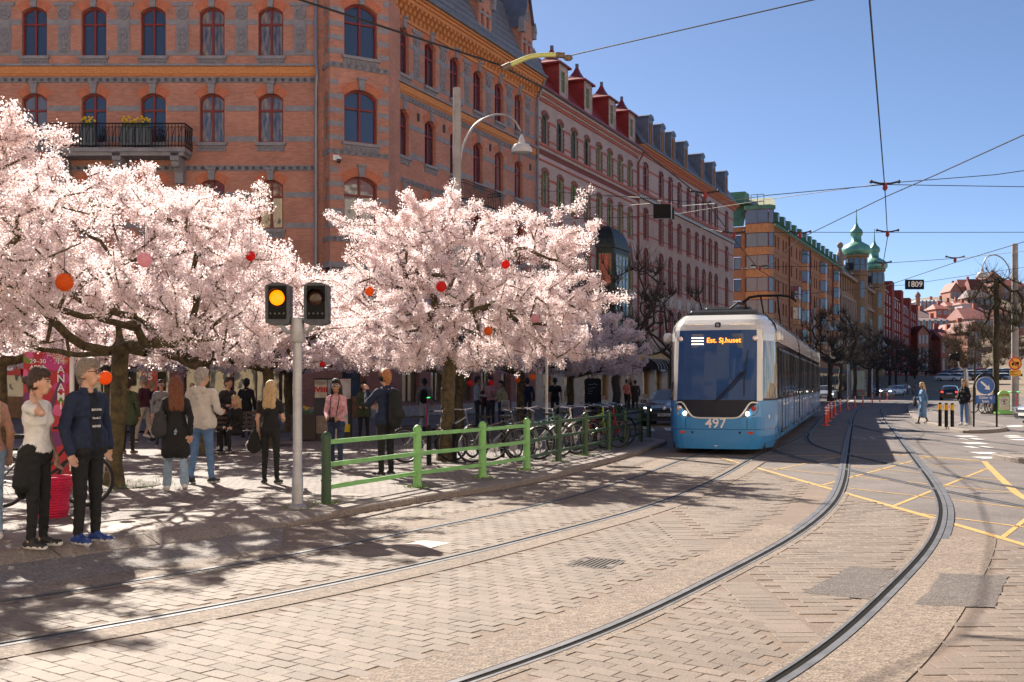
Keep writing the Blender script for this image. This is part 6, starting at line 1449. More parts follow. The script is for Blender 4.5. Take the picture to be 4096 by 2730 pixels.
car('sedan',drive(3297,1605,105),R(-20),SILVER,'silver car with lit headlights just right of the tram tail')
car('sedan',drive(3499,1583,157),R(-22),GREYP,'dark grey car beside the striped keep-left post')
car('hatch',drive(3541,1580,148),R(-50),WHITEP,'white hatchback with lit headlights behind the red posts')
car('hatch',drive(3604,1578,168),R(-30),BLACKP,'black hatchback parked behind the white hatchback',lights=False)
car('sedan',drive(3700,1570,205),R(-24),GREYP,'grey car far down the street, left of the two dark ones',lights=False)
car('sedan',drive(3716,1568,190),R(-24),DKBLUE,'dark blue car far down the street behind the crossing family',lights=False)
car('hatch',drive(3740,1566,215),R(-24),BLACKP,'black car farthest down the street',lights=False)
c_ = gp(3815,1604); car('sedan',(c_.x+1.6,c_.y+4.6,0),R(180-24),BLACKP,'black estate car seen from behind with red tail lights','RUR 548')
car('hatch',(20.35,43.8,0),R(-84),SILVER,'silver car cut off by the right picture edge',lights=False)
pk = [WHITEP,SILVER,BLACKP,GREYP,DKBLUE,WHITEP,REDP,SILVER]; n = 0
for r_,(Z,y,x0,x1,k) in enumerate(((196,1527,3840,4080,6),(214,1512,3850,4090,6),(228,1502,3880,4080,5))):
    for i in range(k):
        x = x0+(x1-x0)*i/(k-1); p = at(x,y,Z); zz = max(0,(p.y-150+ (p.x-44)*.4)/85*4.6) if False else p.z
        car('hatch',(p.x,p.y,p.z+.05),R(60+r_*8),pk[n%8],['front','middle','back'][r_]+' row of the hillside car park, car '+['first','second','third','fourth','fifth','sixth'][i]+' from the left',lights=False,group='cars in the hillside car park',detail=False); n += 1
# ---------------------------------------------------------------- street furniture
GREENP_SUN = mat('railing_green_sunlit',(.20,.46,.14),.45,var=.2,scale=3); GREENP_SHADE = mat('railing_green_shaded',(.028,.07,.03),.5,var=.25,scale=3)  # one green paint as sunlit and shaded copies, the light put into the colour
fx = [(1305,2017),(1670,1950),(1930,1912),(2107,1880),(2234,1846),(2341,1823),(2435,1800),(2500,1786),(2561,1766)]
fp = [gp(x,y,PZ) for x,y in fx]
FN = empty('railing',(fp[0].x,fp[0].y,PZ),label='green three-rail street railing along the plaza kerb',cat='railing')
post = MB(); post.lathe([(.068,0),(.066,.3),(.072,.3),(.072,.33),(.064,.33),(.062,.86),(.07,.86),(.07,.9),(.055,.93),(.03,.955),(.005,.965)],14)
pms = [post.mesh('post',m,True,30) for m in (GREENP_SHADE,GREENP_SUN)]
cols = [0,1,1,1,0,0,0,0,0]
for p,c in zip(fp,cols): obj('post',pms[c],FN,p-fp[0]+Vector((0,0,0)))
def frail(a,b,m,parent,o):
    d = (b-a).normalized(); 
    for zz in (.22,.52,.82): 
        mb = MB(); n_ = Vector((-d.y,d.x,0))*.016; A = a-o+Vector((0,0,zz))+d*.06; B = b-o+Vector((0,0,zz))-d*.06; h_ = Vector((0,0,.03))
        mb.add([A-n_-h_,A+n_-h_,A+n_+h_,A-n_+h_,B-n_-h_,B+n_-h_,B+n_+h_,B-n_+h_],[(0,1,5,4),(1,2,6,5),(2,3,7,6),(3,0,4,7),(3,2,1,0),(4,5,6,7)]); mb.build('rail',m,parent)
for i in range(len(fp)-1): frail(fp[i],fp[i+1],GREENP_SUN if i < 3 else GREENP_SHADE,FN,fp[0])
bk = [Vector((4.05,32.6,PZ)),Vector((3.3,34.6,PZ)),Vector((2.9,36.6,PZ)),Vector((2.7,38.8,PZ))]
F2n = empty('railing',tuple(bk[0]),label='shaded green railing around the far tip of the plaza',cat='railing')
for p in bk: obj('post',pms[0],F2n,p-bk[0])
for a,b in zip(bk[:-1],bk[1:]): frail(a,b,GREENP_SHADE,F2n,bk[0])
# traffic signal
GALV = mat('galvanised_steel',(.34,.34,.36),.45,.55,var=.2,scale=5); SIGG = mat('signal_grey',(.07,.074,.088),.55,spec=.3); SIGB = mat('signal_black',(.008,.008,.009),.6,spec=.12); LENSD = mat('dark_lens',(.045,.02,.012),.15); AMBER = mat('amber_light',(.25,.07,.0),.4,emit=(1,.19,.0),estr=.95)
b = gp(1190,2036,PZ); TS = empty('traffic_signal',(b.x,b.y,PZ),label='grey signal post with two heads, the left one lit amber',cat='traffic light')
mb = MB(); mb.lathe([(.12,0),(.12,.03),(.075,.07),(.072,.4),(.06,.42),(.058,2.15)],16); mb.lathe([(.085,2.12),(.095,2.15),(.085,2.42),(.075,2.44)],12); mb.build('post',GALV,TS,smooth=True)
for s in (-1,1):
    mb = MB(); mb.tube([(0,0,2.27),(s*.13,-.02,2.26),(s*.22,-.02,2.36)],.03,8); mb.build('arm',GALV,TS,smooth=True)
    x = s*.245; zc = 2.62
    mb = MB(); mb.prism([(x-.155,zc-.22),(x-.15,zc-.25),(x-.08,zc-.275),(x+.08,zc-.275),(x+.15,zc-.25),(x+.155,zc-.22),(x+.155,zc+.23),(x+.08,zc+.26),(x,zc+.27),(x-.08,zc+.26),(x-.155,zc+.23)],-.06,.16,'y'); h_ = mb.build('signal_head',SIGG,TS)
    mb = MB(); mb.box(x-.115,x+.115,-.068,-.055,zc-.2,zc+.225); mb.build('face_plate',SIGB,h_)
    mb = MB(); mb.ellip((x,-.075,zc+.07),(.098,.03,.098),20,8); mb.build('lens',AMBER if s < 0 else LENSD,h_,smooth=True)
    mb = MB(); 
    for k in range(14):
        q0,q1 = R(-35+250*k/14), R(-35+250*(k+1)/14); l_ = lambda q: -.07-.14*max(.15,(math.sin(q)+.7)/1.7)
        mb.quad((x+.106*math.cos(q0),-.06,zc+.07+.106*math.sin(q0)),(x+.106*math.cos(q1),-.06,zc+.07+.106*math.sin(q1)),(x+.106*math.cos(q1),l_(q1),zc+.07+.106*math.sin(q1)),(x+.106*math.cos(q0),l_(q0),zc+.07+.106*math.sin(q0)))
    mb.build('visor',SIGB,h_)
    for k in range(4): mb = MB(); mb.lathe([(.02,0),(.014,-.008)],10,(x-.085+k*.056,-.07,zc-.13),'y'); mb.build('small_lens',mat('smoked_lens',(.02,.02,.02),.2),h_)
# lamp poles
CONC = mat('concrete_pole',(.34,.315,.30),.85,var=.2,scale=2); LAMPW = mat('lamp_enamel',(.52,.51,.51),.35,var=.1)
def lamp_pole(base, ht, r_, arm, dome, label, m=CONC, dome_r=.3, zr=None):
    o = empty('lamp_pole',tuple(base),label=label,cat='street lamp',group='street lamps'); mb = MB(); mb.lathe([(r_,0),(r_*.72,ht),(r_*.3,ht+.02)],14); 
    for k in (.45,.6,.78,.93): mb.lathe([(r_*(1-.28*k)+.012,ht*k),(r_*(1-.28*k)+.012,ht*k+.05)],14)
    mb.build('pole',m,o,smooth=True,ang=30)
    if arm:
        mb = MB(); A = cat_rom([(p[0]-base[0],p[2]-base[2]) for p in arm],.15); y = arm[0][1]-base[1]; mb.tube([(a[0],y,a[1]) for a in A],.035,8); mb.build('arm',GALV if m is CONC else m,o,smooth=True)
        d = dome-Vector(base); mb = MB(); k = dome_r; mb.lathe([(k*.1,k*1.55),(k*.16,k*1.4),(k*.3,k*.95),(k*.36,k*.7),(k*.75,k*.55),(k*.97,k*.2),(k,0),(k*1.0,-k*.22),(k*.9,-k*.24)],18,(0,0,0)); mb.build('lamp_shade',LAMPW,o,d,smooth=True,ang=35)
        mb = MB(); mb.ellip((0,0,-k*.22),(k*.8,k*.8,k*.12),14,6); mb.build('diffuser',mat('diffuser',(.6,.6,.58),.3),o,d,smooth=True)
    return o
Zl = 35.0; lb = Vector(((1828-2048)/FPX*Zl,Zl,PZ))
lamp_pole(lb,11.0,.17,[at(1843,640,Zl),at(1850,590,Zl),at(1900,500,Zl),at(1985,459,Zl),at(2050,475,Zl),at(2083,525,Zl)],at(2087,603,Zl),'concrete lamp pole rising behind the round cherry tree',dome_r=.33)
Zr = 60.0; rb = Vector(((4060-2048)/FPX*Zr,Zr,.12))
rp_ = lamp_pole(rb,9.2,.21,[at(4040,1100,Zr),at(4035,1070,Zr),at(4010,1035,Zr),at(3975,1020,Zr),at(3945,1033,Zr),at(3930,1065,Zr)],at(3929,1105,Zr),'concrete lamp pole at the right edge carrying the lorry ban sign',dome_r=.32)
for (x,Z,top,dx,dy,lab) in ((3256,100,1236,3315,1318,'grey tram pole with a white lamp beside the tram roof'),(3393,125,1280,3444,1356,'grey tram pole with a white lamp before the domed building'),(3487,150,1330,3535,1384,'grey tram pole with a white lamp before the crimson flats'),(3560,176,1362,3606,1398,'farthest grey tram pole with a white lamp')):
    bp_ = Vector(((x-2048)/FPX*Z,Z,.1)); zt = at(x,top,Z).z
    lamp_pole(bp_,zt-.1,.15,[at(x,dy-30,Z),at((x+dx)/2,dy-55,Z),at(dx,dy-18,Z)],at(dx,dy,Z),lab,m=GALV,dome_r=.4)
# wires
WIRE = mat('wire_dark',(.012,.013,.016),.6); INSR = mat('insulator_red',(.22,.02,.02),.4); YG = mat('fibreglass_arm',(.42,.44,.16),.4,var=.15)
def cwire(pix, h, lab, r_=.011, ext=None):
    P = [Vector(((x-2048)/FPX*Z, Z, h)) for x,y in pix for Z in [(h-CAMH)*FPX/(HY-y)]]
    if ext: P += [Vector(e) for e in ext]
    mb = MB(); mb.tube(P,r_,5); mb.build('contact_wire',WIRE,label=lab,cat='wire',group='overhead wires'); return P
hC = 5.6
Pr = cwire([(3400,-700),(3478,0),(3540,765),(3550,950),(3530,1070),(3489,1153)],hC,'contact wire running straight up the sky over the right track',ext=[(25.6,79.6,5.6),(40,110,5.6)])
Pc = cwire([(4700,200),(4096,540),(3744,700),(3540,789),(3199,955),(3055,1083)],hC,'contact wire slanting from the right edge down to the tram pantograph')
Pd = cwire([(4500,780),(4096,968),(3820,1051),(3502,1159)],hC,'lowest slanting contact wire at the right edge')
Pl = cwire([(700,-230),(1200,0),(1990,258),(2190,360),(2555,590),(2820,800),(2935,955),(3039,1083)],hC,'thick contact wire crossing the brick facade over the left track',r_=.013,ext=[(11.5,45,5.55),(16,60,5.5)])
hg = MB(); hg.mat(0); hg.tube([(-.28,0,.06),(-.1,0,.02),(.1,0,.02),(.28,0,.06)],.022,6); hg.mat(1); hg.lathe([(.03,-.12),(.06,-.06),(.04,0),(.05,.03)],8); hg.mat(0); hg.ellip((-.28,0,.06),(.04,.04,.04),6,4); hg.ellip((.28,0,.06),(.04,.04,.04),6,4); hgm = hg.mesh('wire_hanger',[WIRE,INSR])
def hanger(p,lab): return obj('wire_hanger',hgm,None,(p.x,p.y,p.z+.13),label=lab,cat='wire hanger',group='wire hangers')
hanger(Pr[1],'wire hanger at the top picture edge'); hanger(Pr[2],'double wire hanger highest in the open sky'); hanger(Pr[3],'wire hanger second below the top one in the sky'); hanger(Pr[4],'wire hanger lowest in the sky, beside the domes'); hanger(Pd[2],'wire hanger at the right, above the hillside'); hanger(Pl[5],'wire hanger before the cream brick eaves'); hanger(Pl[6],'wire hanger left of the amber block bay window'); hanger(Pl[7],'wire hanger before the amber block above the tram'); hanger(Pc[4],'wire hanger before the green copper roof edge')
def span(P,lab,r_=.008):
    mb = MB(); mb.tube([Vector(p) for p in P],r_,5); mb.build('span_wire',WIRE,label=lab,cat='wire',group='span wires')
def fz(x,y): Z = 130300/(4060-x); return at(x,y,Z)
up = Vector((0,0,.13))
span([at(2285,222,13.4),Pr[1]+up,at(4200,-160,10)],'span wire from the yellow-green arm up to the top edge')
span([fz(2640,830),at(2860,815,24),at(3061,783,23),Pr[2]+up,at(4096,748,23),at(4500,735,24)],'upper of two level span wires across the sky')
span([at(3065,799,25),Pr[2]+up*1.2,at(3980,700,21),at(4400,640,20)],'span wire rising to the right from the double hanger')
span([fz(2760,905),Pl[6]+up,at(3093,930,30),Pr[3]+up,at(4096,930,30),at(4400,926,31)],'level span wire just below the domes tip')
span([fz(2900,1083),Pl[7]+up,at(3246,1067,37),Pr[4]+up,Pd[2]+up,at(4096,1006,33),at(4300,985,33)],'span wire at dome height carrying two hangers')
span([at(3200,1178,45),at(3623,1140,45),at(4062,1075,45),at(4300,1040,45)],'span wire carrying the small number sign')
span([fz(2150,760),at(2400,780,33),at(2650,800,32),at(2860,815,31)],'span wire above the hanging black box')
span([fz(2180,880),at(2500,870,34),at(2700,858,33),at(3061,800,30)],'span wire below the eaves of the white brick building')
for k,(a,b_,lab) in enumerate((((2150,760),(2560,790),'upper slack wire before the white brick facade'),((2160,830),(2600,815),'lower slack wire before the white brick facade'))): span([fz(*a),at((a[0]+b_[0])/2,(a[1]+b_[1])/2+8,40),at(*b_,32.5)],lab,.007)
mb = MB(); A = [at(2010,275,13.45),at(2060,252,13.45),at(2120,228,13.45),at(2190,215,13.4),at(2260,218,13.4)]; Q = cat_rom([(p.x,p.z) for p in A],.05); arm = empty('insulated_bracket',tuple(A[0]),label='curved yellow-green insulated arm holding the left contact wire',cat='wire arm')
mb.tube([(q[0]-A[0].x,0,q[1]-A[0].z) for q in Q],.03,8); mb.build('arm',YG,arm,smooth=True)
mb = MB(); mb.tube([(q[0]-A[0].x,-.001,q[1]-A[0].z) for q in Q[:3]],.04,8); mb.build('end_clamp',mat('clamp_brown',(.12,.08,.06),.5),arm); mb = MB(); mb.tube([(q[0]-A[0].x,-.001,q[1]-A[0].z) for q in Q[-3:]],.038,8); mb.ellip((Q[-1][0]-A[0].x+.04,0,Q[-1][1]-A[0].z-.03),(.06,.04,.04),8,5); mb.build('end_clamp',mat('clamp_brown',(.12,.08,.06),.5),arm)
span([A[0],Pl[2]+Vector((0,0,.02))],'short dropper under the yellow-green arm')
# hanging number plate and hanging black box
p = at(3658,1139,45); o = empty('hanging_sign',tuple(p),label='small dark hanging plate reading 1809',cat='sign'); mb = MB(); mb.cbox(-.39,.39,-.03,.03,-.2,.2,.02); mb.build('plate',mat('dark_plate',(.006,.012,.03),.7,spec=.1),o,rz=0); text('1809',.32,o,(0,-.04,0),(R(90),0,0),LETW,off=.005)
p = at(2652,846,32); o = empty('hanging_display',tuple(p),R(-6),label='black display box hanging from wires over the street',cat='display'); mb = MB(); mb.add([(-.28,0,-.2),(.22,0,-.2),(.22,0,.2),(-.28,0,.22),(-.24,.3,-.15),(.34,.3,-.2),(.34,.3,.12),(-.24,.3,.15)],[(0,1,2,3),(1,5,6,2),(3,2,6,7),(0,4,5,1),(4,7,6,5),(0,3,7,4)]); mb.build('box',SIGB,o)
mb = MB(); mb.tube([(-.3,-.02,-.22),(.24,-.02,-.22),(.24,-.02,.3)],.014,5); mb.tube([(-.1,.1,.22),(-.1,.1,.36)],.02,5); mb.box(-.16,-.02,.05,.18,.3,.36); mb.build('bracket',GALV,o)
# lanterns
def lantern(x,y,r_,Z,col,lab):
    p = at(x,y,Z); rr = r_*Z/FPX; m = mat('lantern_'+col,{'orange':(.85,.20,.02),'red':(.75,.03,.025),'pink':(.80,.45,.50)}[col],.6)
    if not m.get('tr'):
        m['tr'] = 1; n = m.node_tree.nodes; l = m.node_tree.links; t = n.new('ShaderNodeBsdfTranslucent'); t.inputs[0].default_value = n['Principled BSDF'].inputs['Base Color'].default_value; s = n.new('ShaderNodeMixShader'); s.inputs[0].default_value = .6; l.new(n['Principled BSDF'].outputs[0],s.inputs[1]); l.new(t.outputs[0],s.inputs[2]); l.new(s.outputs[0],n['Material Output'].inputs[0])
    o = empty('paper_lantern',tuple(p),label=lab,cat='lantern',group='paper lanterns in the cherry trees'); mb = MB(); k = 16
    mb.lathe([(rr*max(.28,math.sin(math.pi*(i+1)/(k+2)))*(1.0 if i%2 else .925),-rr*math.cos(math.pi*(i+1)/(k+2))) for i in range(k+1)],20); mb.build('shade',m,o,smooth=True); mb = MB(); mb.tube([(0,0,rr),(0,0,rr+.35)],.004,4); mb.lathe([(rr*.3,rr*.93),(rr*.3,rr*.97)],12); mb.build('hanger',WIRE,o)
for a in ((258,1130,36,12.7,'orange','large orange paper lantern in the left cherry'),(578,1040,30,12.9,'pink','pale pink paper lantern high in the left cherry'),(1002,1025,20,15.2,'red','red paper lantern at the tip of the left cherry, above the signal'),(1478,1166,19,19.2,'orange','orange paper lantern at the left of the round cherry'),(1765,1147,22,19.2,'red','red paper lantern beside the trunk of the round cherry'),(2022,1058,18,19.3,'red','red paper lantern at the upper right of the round cherry'),(1953,1325,18,19.2,'orange','orange paper lantern low right of the round cherry trunk'),(2140,1275,18,19.6,'pink','pale pink paper lantern at the right of the round cherry'),(420,1512,28,14.5,'orange','orange paper lantern behind the head of the man in navy'),(1290,1458,12,24.5,'red','small red paper lantern in the shade above the poster column'),(1880,1533,12,30,'red','small red lantern right of the round cherry trunk'),(1965,1533,12,30.5,'red','small red lantern above the tote bag group'),(2130,1508,14,29,'orange','small orange lantern above the bicycles'),(2070,1520,12,32,'orange','orange lantern half hidden over the wooden door'),(2210,1430,15,27,'orange','orange lantern below the round sign back')): lantern(*a)
# signs on the right
BLUE = mat('sign_blue',(.01,.10,.38),.35); SIGW = mat('sign_white',(.75,.75,.74),.4); SIGY = mat('sign_yellow',(.85,.40,.01),.4); SIGR = mat('sign_red',(.55,.02,.015),.4); BLKM = mat('black_powder_coat',(.01,.011,.012),.5,spec=.2)
def disc(mb,c,r_,y,n=28): mb.add([(c[0]+r_*math.cos(2*math.pi*k/n),y,c[1]+r_*math.sin(2*math.pi*k/n)) for k in range(n)],[tuple(range(n-1,-1,-1))])
b = gp(3941,1708,.12); o = empty('keep_right_sign',(b.x,b.y,.12),R(-8),label='blue round arrow sign above a plate reading Gäller ej buss',cat='sign')
mb = MB(); hw = .40; A = [(-hw,0),(-hw,1.45),(-hw*.9,1.62),(-hw*.6,1.83),(-hw*.25,1.92),(0,1.94),(hw*.25,1.92),(hw*.6,1.83),(hw*.9,1.62),(hw,1.45),(hw,0)]; mb.tube([(a,0,z) for a,z in A],.035,8); mb.build('frame',BLKM,o,smooth=True)
mb = MB(); mb.lathe([(.325,0),(.325,.02)],28,(0,-.02,1.5),'y'); d_ = mb.build('disc',SIGW,o); mb = MB(); disc(mb,(0,1.5),.312,-.026); mb.build('disc_face',BLUE,d_)
mb = MB(); c_,s_ = math.cos(R(-45)),math.sin(R(-45)); ar = [(-.22,-.035),(.06,-.035),(.06,-.11),(.22,0),(.06,.11),(.06,.035),(-.22,.035)]; mb.add([(x*c_-z*s_,-.032,1.5+x*s_+z*c_) for x,z in ar],[tuple(range(6,-1,-1))]); mb.build('arrow',SIGW,d_)
mb = MB(); mb.cbox(-.34,.34,-.02,.01,.85,1.15,.012); pl_ = mb.build('plate',BLUE,o); text('Gäller ej\nbuss',.135,pl_,(0,-.028,1.0),(R(90),0,0),SIGW,off=.002)
blk_ = MB(); blk_.mat(0); blk_.lathe([(.062,0),(.062,.62)],14); blk_.mat(1); blk_.lathe([(.064,.62),(.064,.82)],14); blk_.mat(0); blk_.lathe([(.062,.82),(.05,.87),(.01,.885)],14); blm = blk_.mesh('bollard',[BLKM,mat('bollard_yellow',(.80,.40,.01),.4)],True,30)
for (x,y,lab) in ((3760,1705,'black bollard with yellow band, left of three on the island'),(3785,1708,'black bollard with yellow band, middle of three on the island'),(3809,1709,'black bollard with yellow band, right of three on the island')): p = gp(x,y,.12); obj('bollard',blm,None,(p.x,p.y,.11),label=lab,cat='bollard',group='bollards on the island')
pp = MB(); pp.mat(0); pp.lathe([(.16,0),(.16,.03),(.06,.06)],14); pp.lathe([(.055,.05),(.055,.78),(.045,.81)],14); pp.mat(1)
for z in (.46,.58,.70): pp.lathe([(.0575,z),(.0575,z+.055)],14)
ppm = pp.mesh('flexible_post',[mat('post_orange_red',(.72,.06,.015),.5),SIGW],True,30)
for k,(x,y) in enumerate(((3303,1703),(3312,1686),(3325,1672),(3339,1660),(3360,1649),(3390,1638),(3420,1630),(3452,1622),(3489,1614),(3519,1609),(3550,1602),(3574,1597))):
    p = gp(x,y); nth = ['nearest','second','third','fourth','fifth','sixth','seventh','eighth','ninth','tenth','eleventh','farthest'][k]
    obj('flexible_post',ppm,None,(p.x,p.y,0),label='red and white lane post, '+nth+' of the row beside the tram',cat='post',group='red and white lane posts')
# leaning signal pole on the island
b = gp(3880,1700,.12); o = empty('signal_pole',(b.x,b.y,.12),R(0),label='grey leaning pole with a black signal head beside the blue arrow sign',cat='traffic light'); tp = at(3863,1478,b.y)-b; mb = MB(); mb.tube([(0,0,0),tuple(tp)],.075,12); mb.build('pole',GALV,o,smooth=True)
mb = MB(); q = at(3835,1468,b.y)-b; mb.tube([tuple(tp-Vector((0,0,.1))),tuple(q),tuple(at(3830,1430,b.y)-b)],.035,8); mb.build('arm',GALV,o); q = at(3818,1430,b.y)-b; mb = MB(); mb.cbox(q.x-.2,q.x+.12,q.y-.1,q.y+.1,q.z-.09,q.z+.12,.04); mb.cbox(q.x+.08,q.x+.2,q.y-.06,q.y+.1,q.z-.16,q.z+.2,.03); mb.build('signal_head',SIGB,o)
# lorry ban sign on the right pole
sg_ = at(4061,1455,59.7); o = empty('lorry_ban_sign',tuple(sg_),label='round yellow no-lorry sign with red ring and yellow plate below',cat='sign'); mb = MB(); mb.lathe([(.36,0),(.36,.03)],30,(0,0,0),'y'); d_ = mb.build('disc',SIGR,o); mb = MB(); disc(mb,(0,0),.285,-.006); mb.build('disc_face',SIGY,d_)
mb = MB(); y = -.012
for q in ([(-.2,-.08),(-.07,-.08),(-.07,.05),(-.15,.05),(-.2,-.01)],[(-.06,-.06),(.2,-.06),(.2,.09),(-.06,.09)]): mb.add([(a,y,b_) for a,b_ in q],[tuple(range(len(q)-1,-1,-1)) if False else tuple(range(len(q)))])
for cx_ in (-.14,.0,.12): disc(mb,(cx_,-.09),.035,y,10)
mb.build('lorry',BLKM,d_); mb = MB(); mb.add([(-.23,-.018,.18),(-.18,-.018,.23),(.23,-.018,-.18),(.18,-.018,-.23)],[(0,1,2,3)]); mb.build('bar',SIGR,d_)
mb = MB(); mb.cbox(-.31,.31,-.015,.015,-.66,-.36,.01); pl_ = mb.build('plate',SIGY,o); text('Gäller genom-\nfart till\nLinnéplatsen',.075,pl_,(-.27,-.02,-.51),(R(90),0,0),BLKM,align='LEFT',off=.001)
# sandwich board
b = gp(4014,1656,.12); o = empty('sandwich_board',(b.x,b.y,.12),R(12),label='green rounded advertising board on the right footway',cat='sign board'); GRN = mat('board_green',(.22,.55,.12),.4); mb = MB(); A = [(-.37,.1)]+[(.37*math.cos(q),.85+.37*math.sin(q)) for q in np.linspace(math.pi,0,14)]+[(.37,.1)]; mb.prism(A,-.03,.03,'y'); mb.box(-.42,.42,-.25,.25,0,.1); mb.build('frame',GRN,o)
mb = MB(); mb.box(-.29,.29,-.04,-.032,.2,.88); mb.build('poster',mat('poster_paper',(.62,.55,.45),.7,var=.25,scale=8),o); text('7-ELEVEN',.14,o,(0,-.045,.98),(R(90),0,0),SIGR,off=.002); text('7-ELEVEN\n♥\ncaffe',.1,o,(0,-.05,.62),(R(90),0,0),BLKM)
# crossing sign, round sign back, black board, striped post
b = Vector((3.6,51,PZ)); o = empty('crossing_sign',tuple(b),R(-4),label='blue pedestrian crossing sign with a white triangle before the burgundy awnings',cat='sign'); z = at(0,1434,51).z-PZ; mb = MB(); mb.tube([(0,.03,0),(0,.03,z+.3)],.05,8); mb.build('pole',GALV,o); mb = MB(); mb.cbox(-.3,.3,-.02,.02,z-.3,z+.3,.015); d_ = mb.build('panel',BLUE,o)
mb = MB(); mb.add([(-.25,-.026,z-.22),(.25,-.026,z-.22),(0,-.026,z+.26)],[(0,1,2)]); mb.build('triangle',SIGW,d_); mb = MB(); y = -.034
disc(mb,(.0,z+.09),.03,y,10)
for q in ([(-.03,.06),(.03,.06),(.03,-.05),(-.03,-.05)],[(-.03,-.04),(0,-.04),(-.09,-.2),(-.12,-.19)],[(0,-.04),(.035,-.04),(.09,-.19),(.055,-.2)],[(.03,.05),(.1,-.02),(.08,-.04),(.02,.02)],[(-.03,.05),(-.1,-.02),(-.08,-.04),(-.02,.02)]): mb.add([(a,y,z+c) for a,c in q],[(0,1,2,3)])
mb.build('walking_figure',BLKM,d_)
for s in (-1,1): mb = MB(); mb.cbox(s*.27-.16,s*.27+.16,-.15,.1,z-.62,z-.3,.03); mb.build('signal_head',SIGB,o)
b = Vector(((2187-2048)/FPX*25,25,PZ)); z = at(0,1370,25).z-PZ; o = empty('round_sign',tuple(b),label='grey back of a round sign on a pole beside the bicycles',cat='sign'); mb = MB(); mb.tube([(0,0,0),(0,0,z+.28)],.035,10); mb.build('pole',GALV,o,smooth=True); mb = MB(); mb.lathe([(.31,0),(.32,.012),(.31,.024)],30,(0,.04,z),'y'); mb.build('disc',mat('sign_back_grey',(.09,.10,.09),.5,.2,var=.15),o); mb = MB(); mb.box(.15,.22,.02,.03,z-.1,z-.05); mb.build('sticker',SIGW,o)
b = Vector(((2372-2048)/FPX*48,48,PZ)); o = empty('notice_board',tuple(b),R(-10),label='black rounded notice board scribbled with chalk, behind the bicycles',cat='notice board'); mb = MB(); A = [(-.36,.25),(-.28,.2),(.28,.2),(.36,.25),(.36,1.75),(.28,1.83),(-.28,1.83),(-.36,1.75)]; mb.prism(A,-.06,.06,'y'); mb.box(-.06,.06,-.05,.05,0,.3); mb.build('board',BLKM,o); mb = MB(); CH = mat('chalk',(.35,.36,.36),.9)
for k in range(4): A = cat_rom([(-.22+.08*j+random.uniform(-.02,.02),1.55-.13*k+random.uniform(-.05,.05)) for j in range(6-k)],.03); mb.tube([(a,-.066,z) for a,z in A],.008,4)
mb.build('chalk_scribble',CH,o)
b = at(3450,1560,133); o = empty('keep_left_post',(b.x,b.y,.1),label='blue and yellow striped keep-left post far down the street',cat='sign'); mb = MB(); mb.prism([(-.45,.1),(.45,.1),(.45,1.9),(.3,2.2),(0,2.35),(-.3,2.2),(-.45,1.9)],-.08,.08,'y'); mb.build('body',SIGY,o); mb = MB()
for k in range(4): z = .3+k*.5; mb.add([(-.45,-.09,z),(.45,-.09,z+.35),(.45,-.09,z+.6),(-.45,-.09,z+.25)],[(0,1,2,3)])
mb.build('stripe',BLUE,o)
b = at(3432,1560,124); o = empty('advert_case',(b.x,b.y,.1),R(-20),label='pale poster case on the far footway beside the striped post',cat='advertising case'); mb = MB(); mb.cbox(-.8,.8,-.1,.1,.3,3.1,.05); mb.build('case',mat('case_grey',(.2,.22,.2),.5),o); mb = MB(); mb.box(-.7,.7,-.12,-.11,.9,3.0); mb.build('poster',mat('pale_poster',(.35,.42,.33),.6,var=.2,scale=2),o); text('MAX',.5,o,(0,-.14,.75),(R(90),0,0),SIGR)
# festival banner
b = Vector((-7.9,18.9,PZ)); b.x = (190-2048)/FPX*18.9; o = empty('festival_banner',tuple(b),R(-3),label='crimson roll-up banner lettered HANAMI, 29-30 April',cat='banner'); CRIM = mat('banner_crimson',(.42,.018,.03),.6,var=.15,scale=2); zt = at(0,1409,18.9).z-PZ
mb = MB(); mb.box(-.42,.42,-.015,.015,.1,zt); mb.box(-.44,.44,-.05,.05,0,.1); mb.build('panel',CRIM,o); mb = MB(); mb.box(.40,.455,-.03,.03,.05,zt+.01); mb.build('edge_post',SIGW,o)
def blob(c,rx,rz,m,lay,rot=0):
    mb = MB(); n = 18; mb.add([(c[0]+rx*math.cos(q)*math.cos(rot)-rz*math.sin(q)*math.sin(rot),-.0165-lay*.0012,c[1]+rx*math.cos(q)*math.sin(rot)+rz*math.sin(q)*math.cos(rot)) for q in np.linspace(0,2*math.pi,n,endpoint=False)],[tuple(range(n-1,-1,-1))]); mb.build('printed_petal',m,o)
MAG = mat('print_magenta',(.50,.04,.22),.6); ORP = mat('print_orange',(.70,.12,.015),.6); GRP = mat('print_green',(.14,.22,.02),.6); PUR = mat('print_purple',(.16,.025,.14),.6); PNK = mat('print_pink',(.62,.10,.26),.6)
for a in (((.2,zt-.13),.19,.125,ORP,1),((.03,zt-.17),.1,.14,MAG,2,.5),((-.33,zt-.11),.09,.09,GRP,1),((-.3,zt-.06),.07,.06,PNK,2),((.18,zt-.24),.15,.09,MAG,3),((-.37,zt-.42),.05,.13,PNK,1,.1),((-.35,zt-.8),.07,.11,PUR,2),((.3,zt-.45),.1,.1,MAG,1),((.22,zt-.6),.12,.08,MAG,2),((-.25,zt-1.0),.15,.1,PUR,1,.6),((.2,zt-1.0),.12,.1,PNK,1),((.28,zt-.83),.09,.05,GRP,2),((-.2,zt-1.3),.14,.2,MAG,1),((.1,zt-1.5),.2,.14,PUR,1)): blob(*a)
mb = MB(); mb.add([(-.05,-.022,zt-1.15),(.05,-.022,zt-1.12),(.3,-.022,zt-.45),(.24,-.022,zt-.42)],[(0,1,2,3)]); mb.build('printed_branch',mat('print_branch',(.10,.03,.08),.6),o)
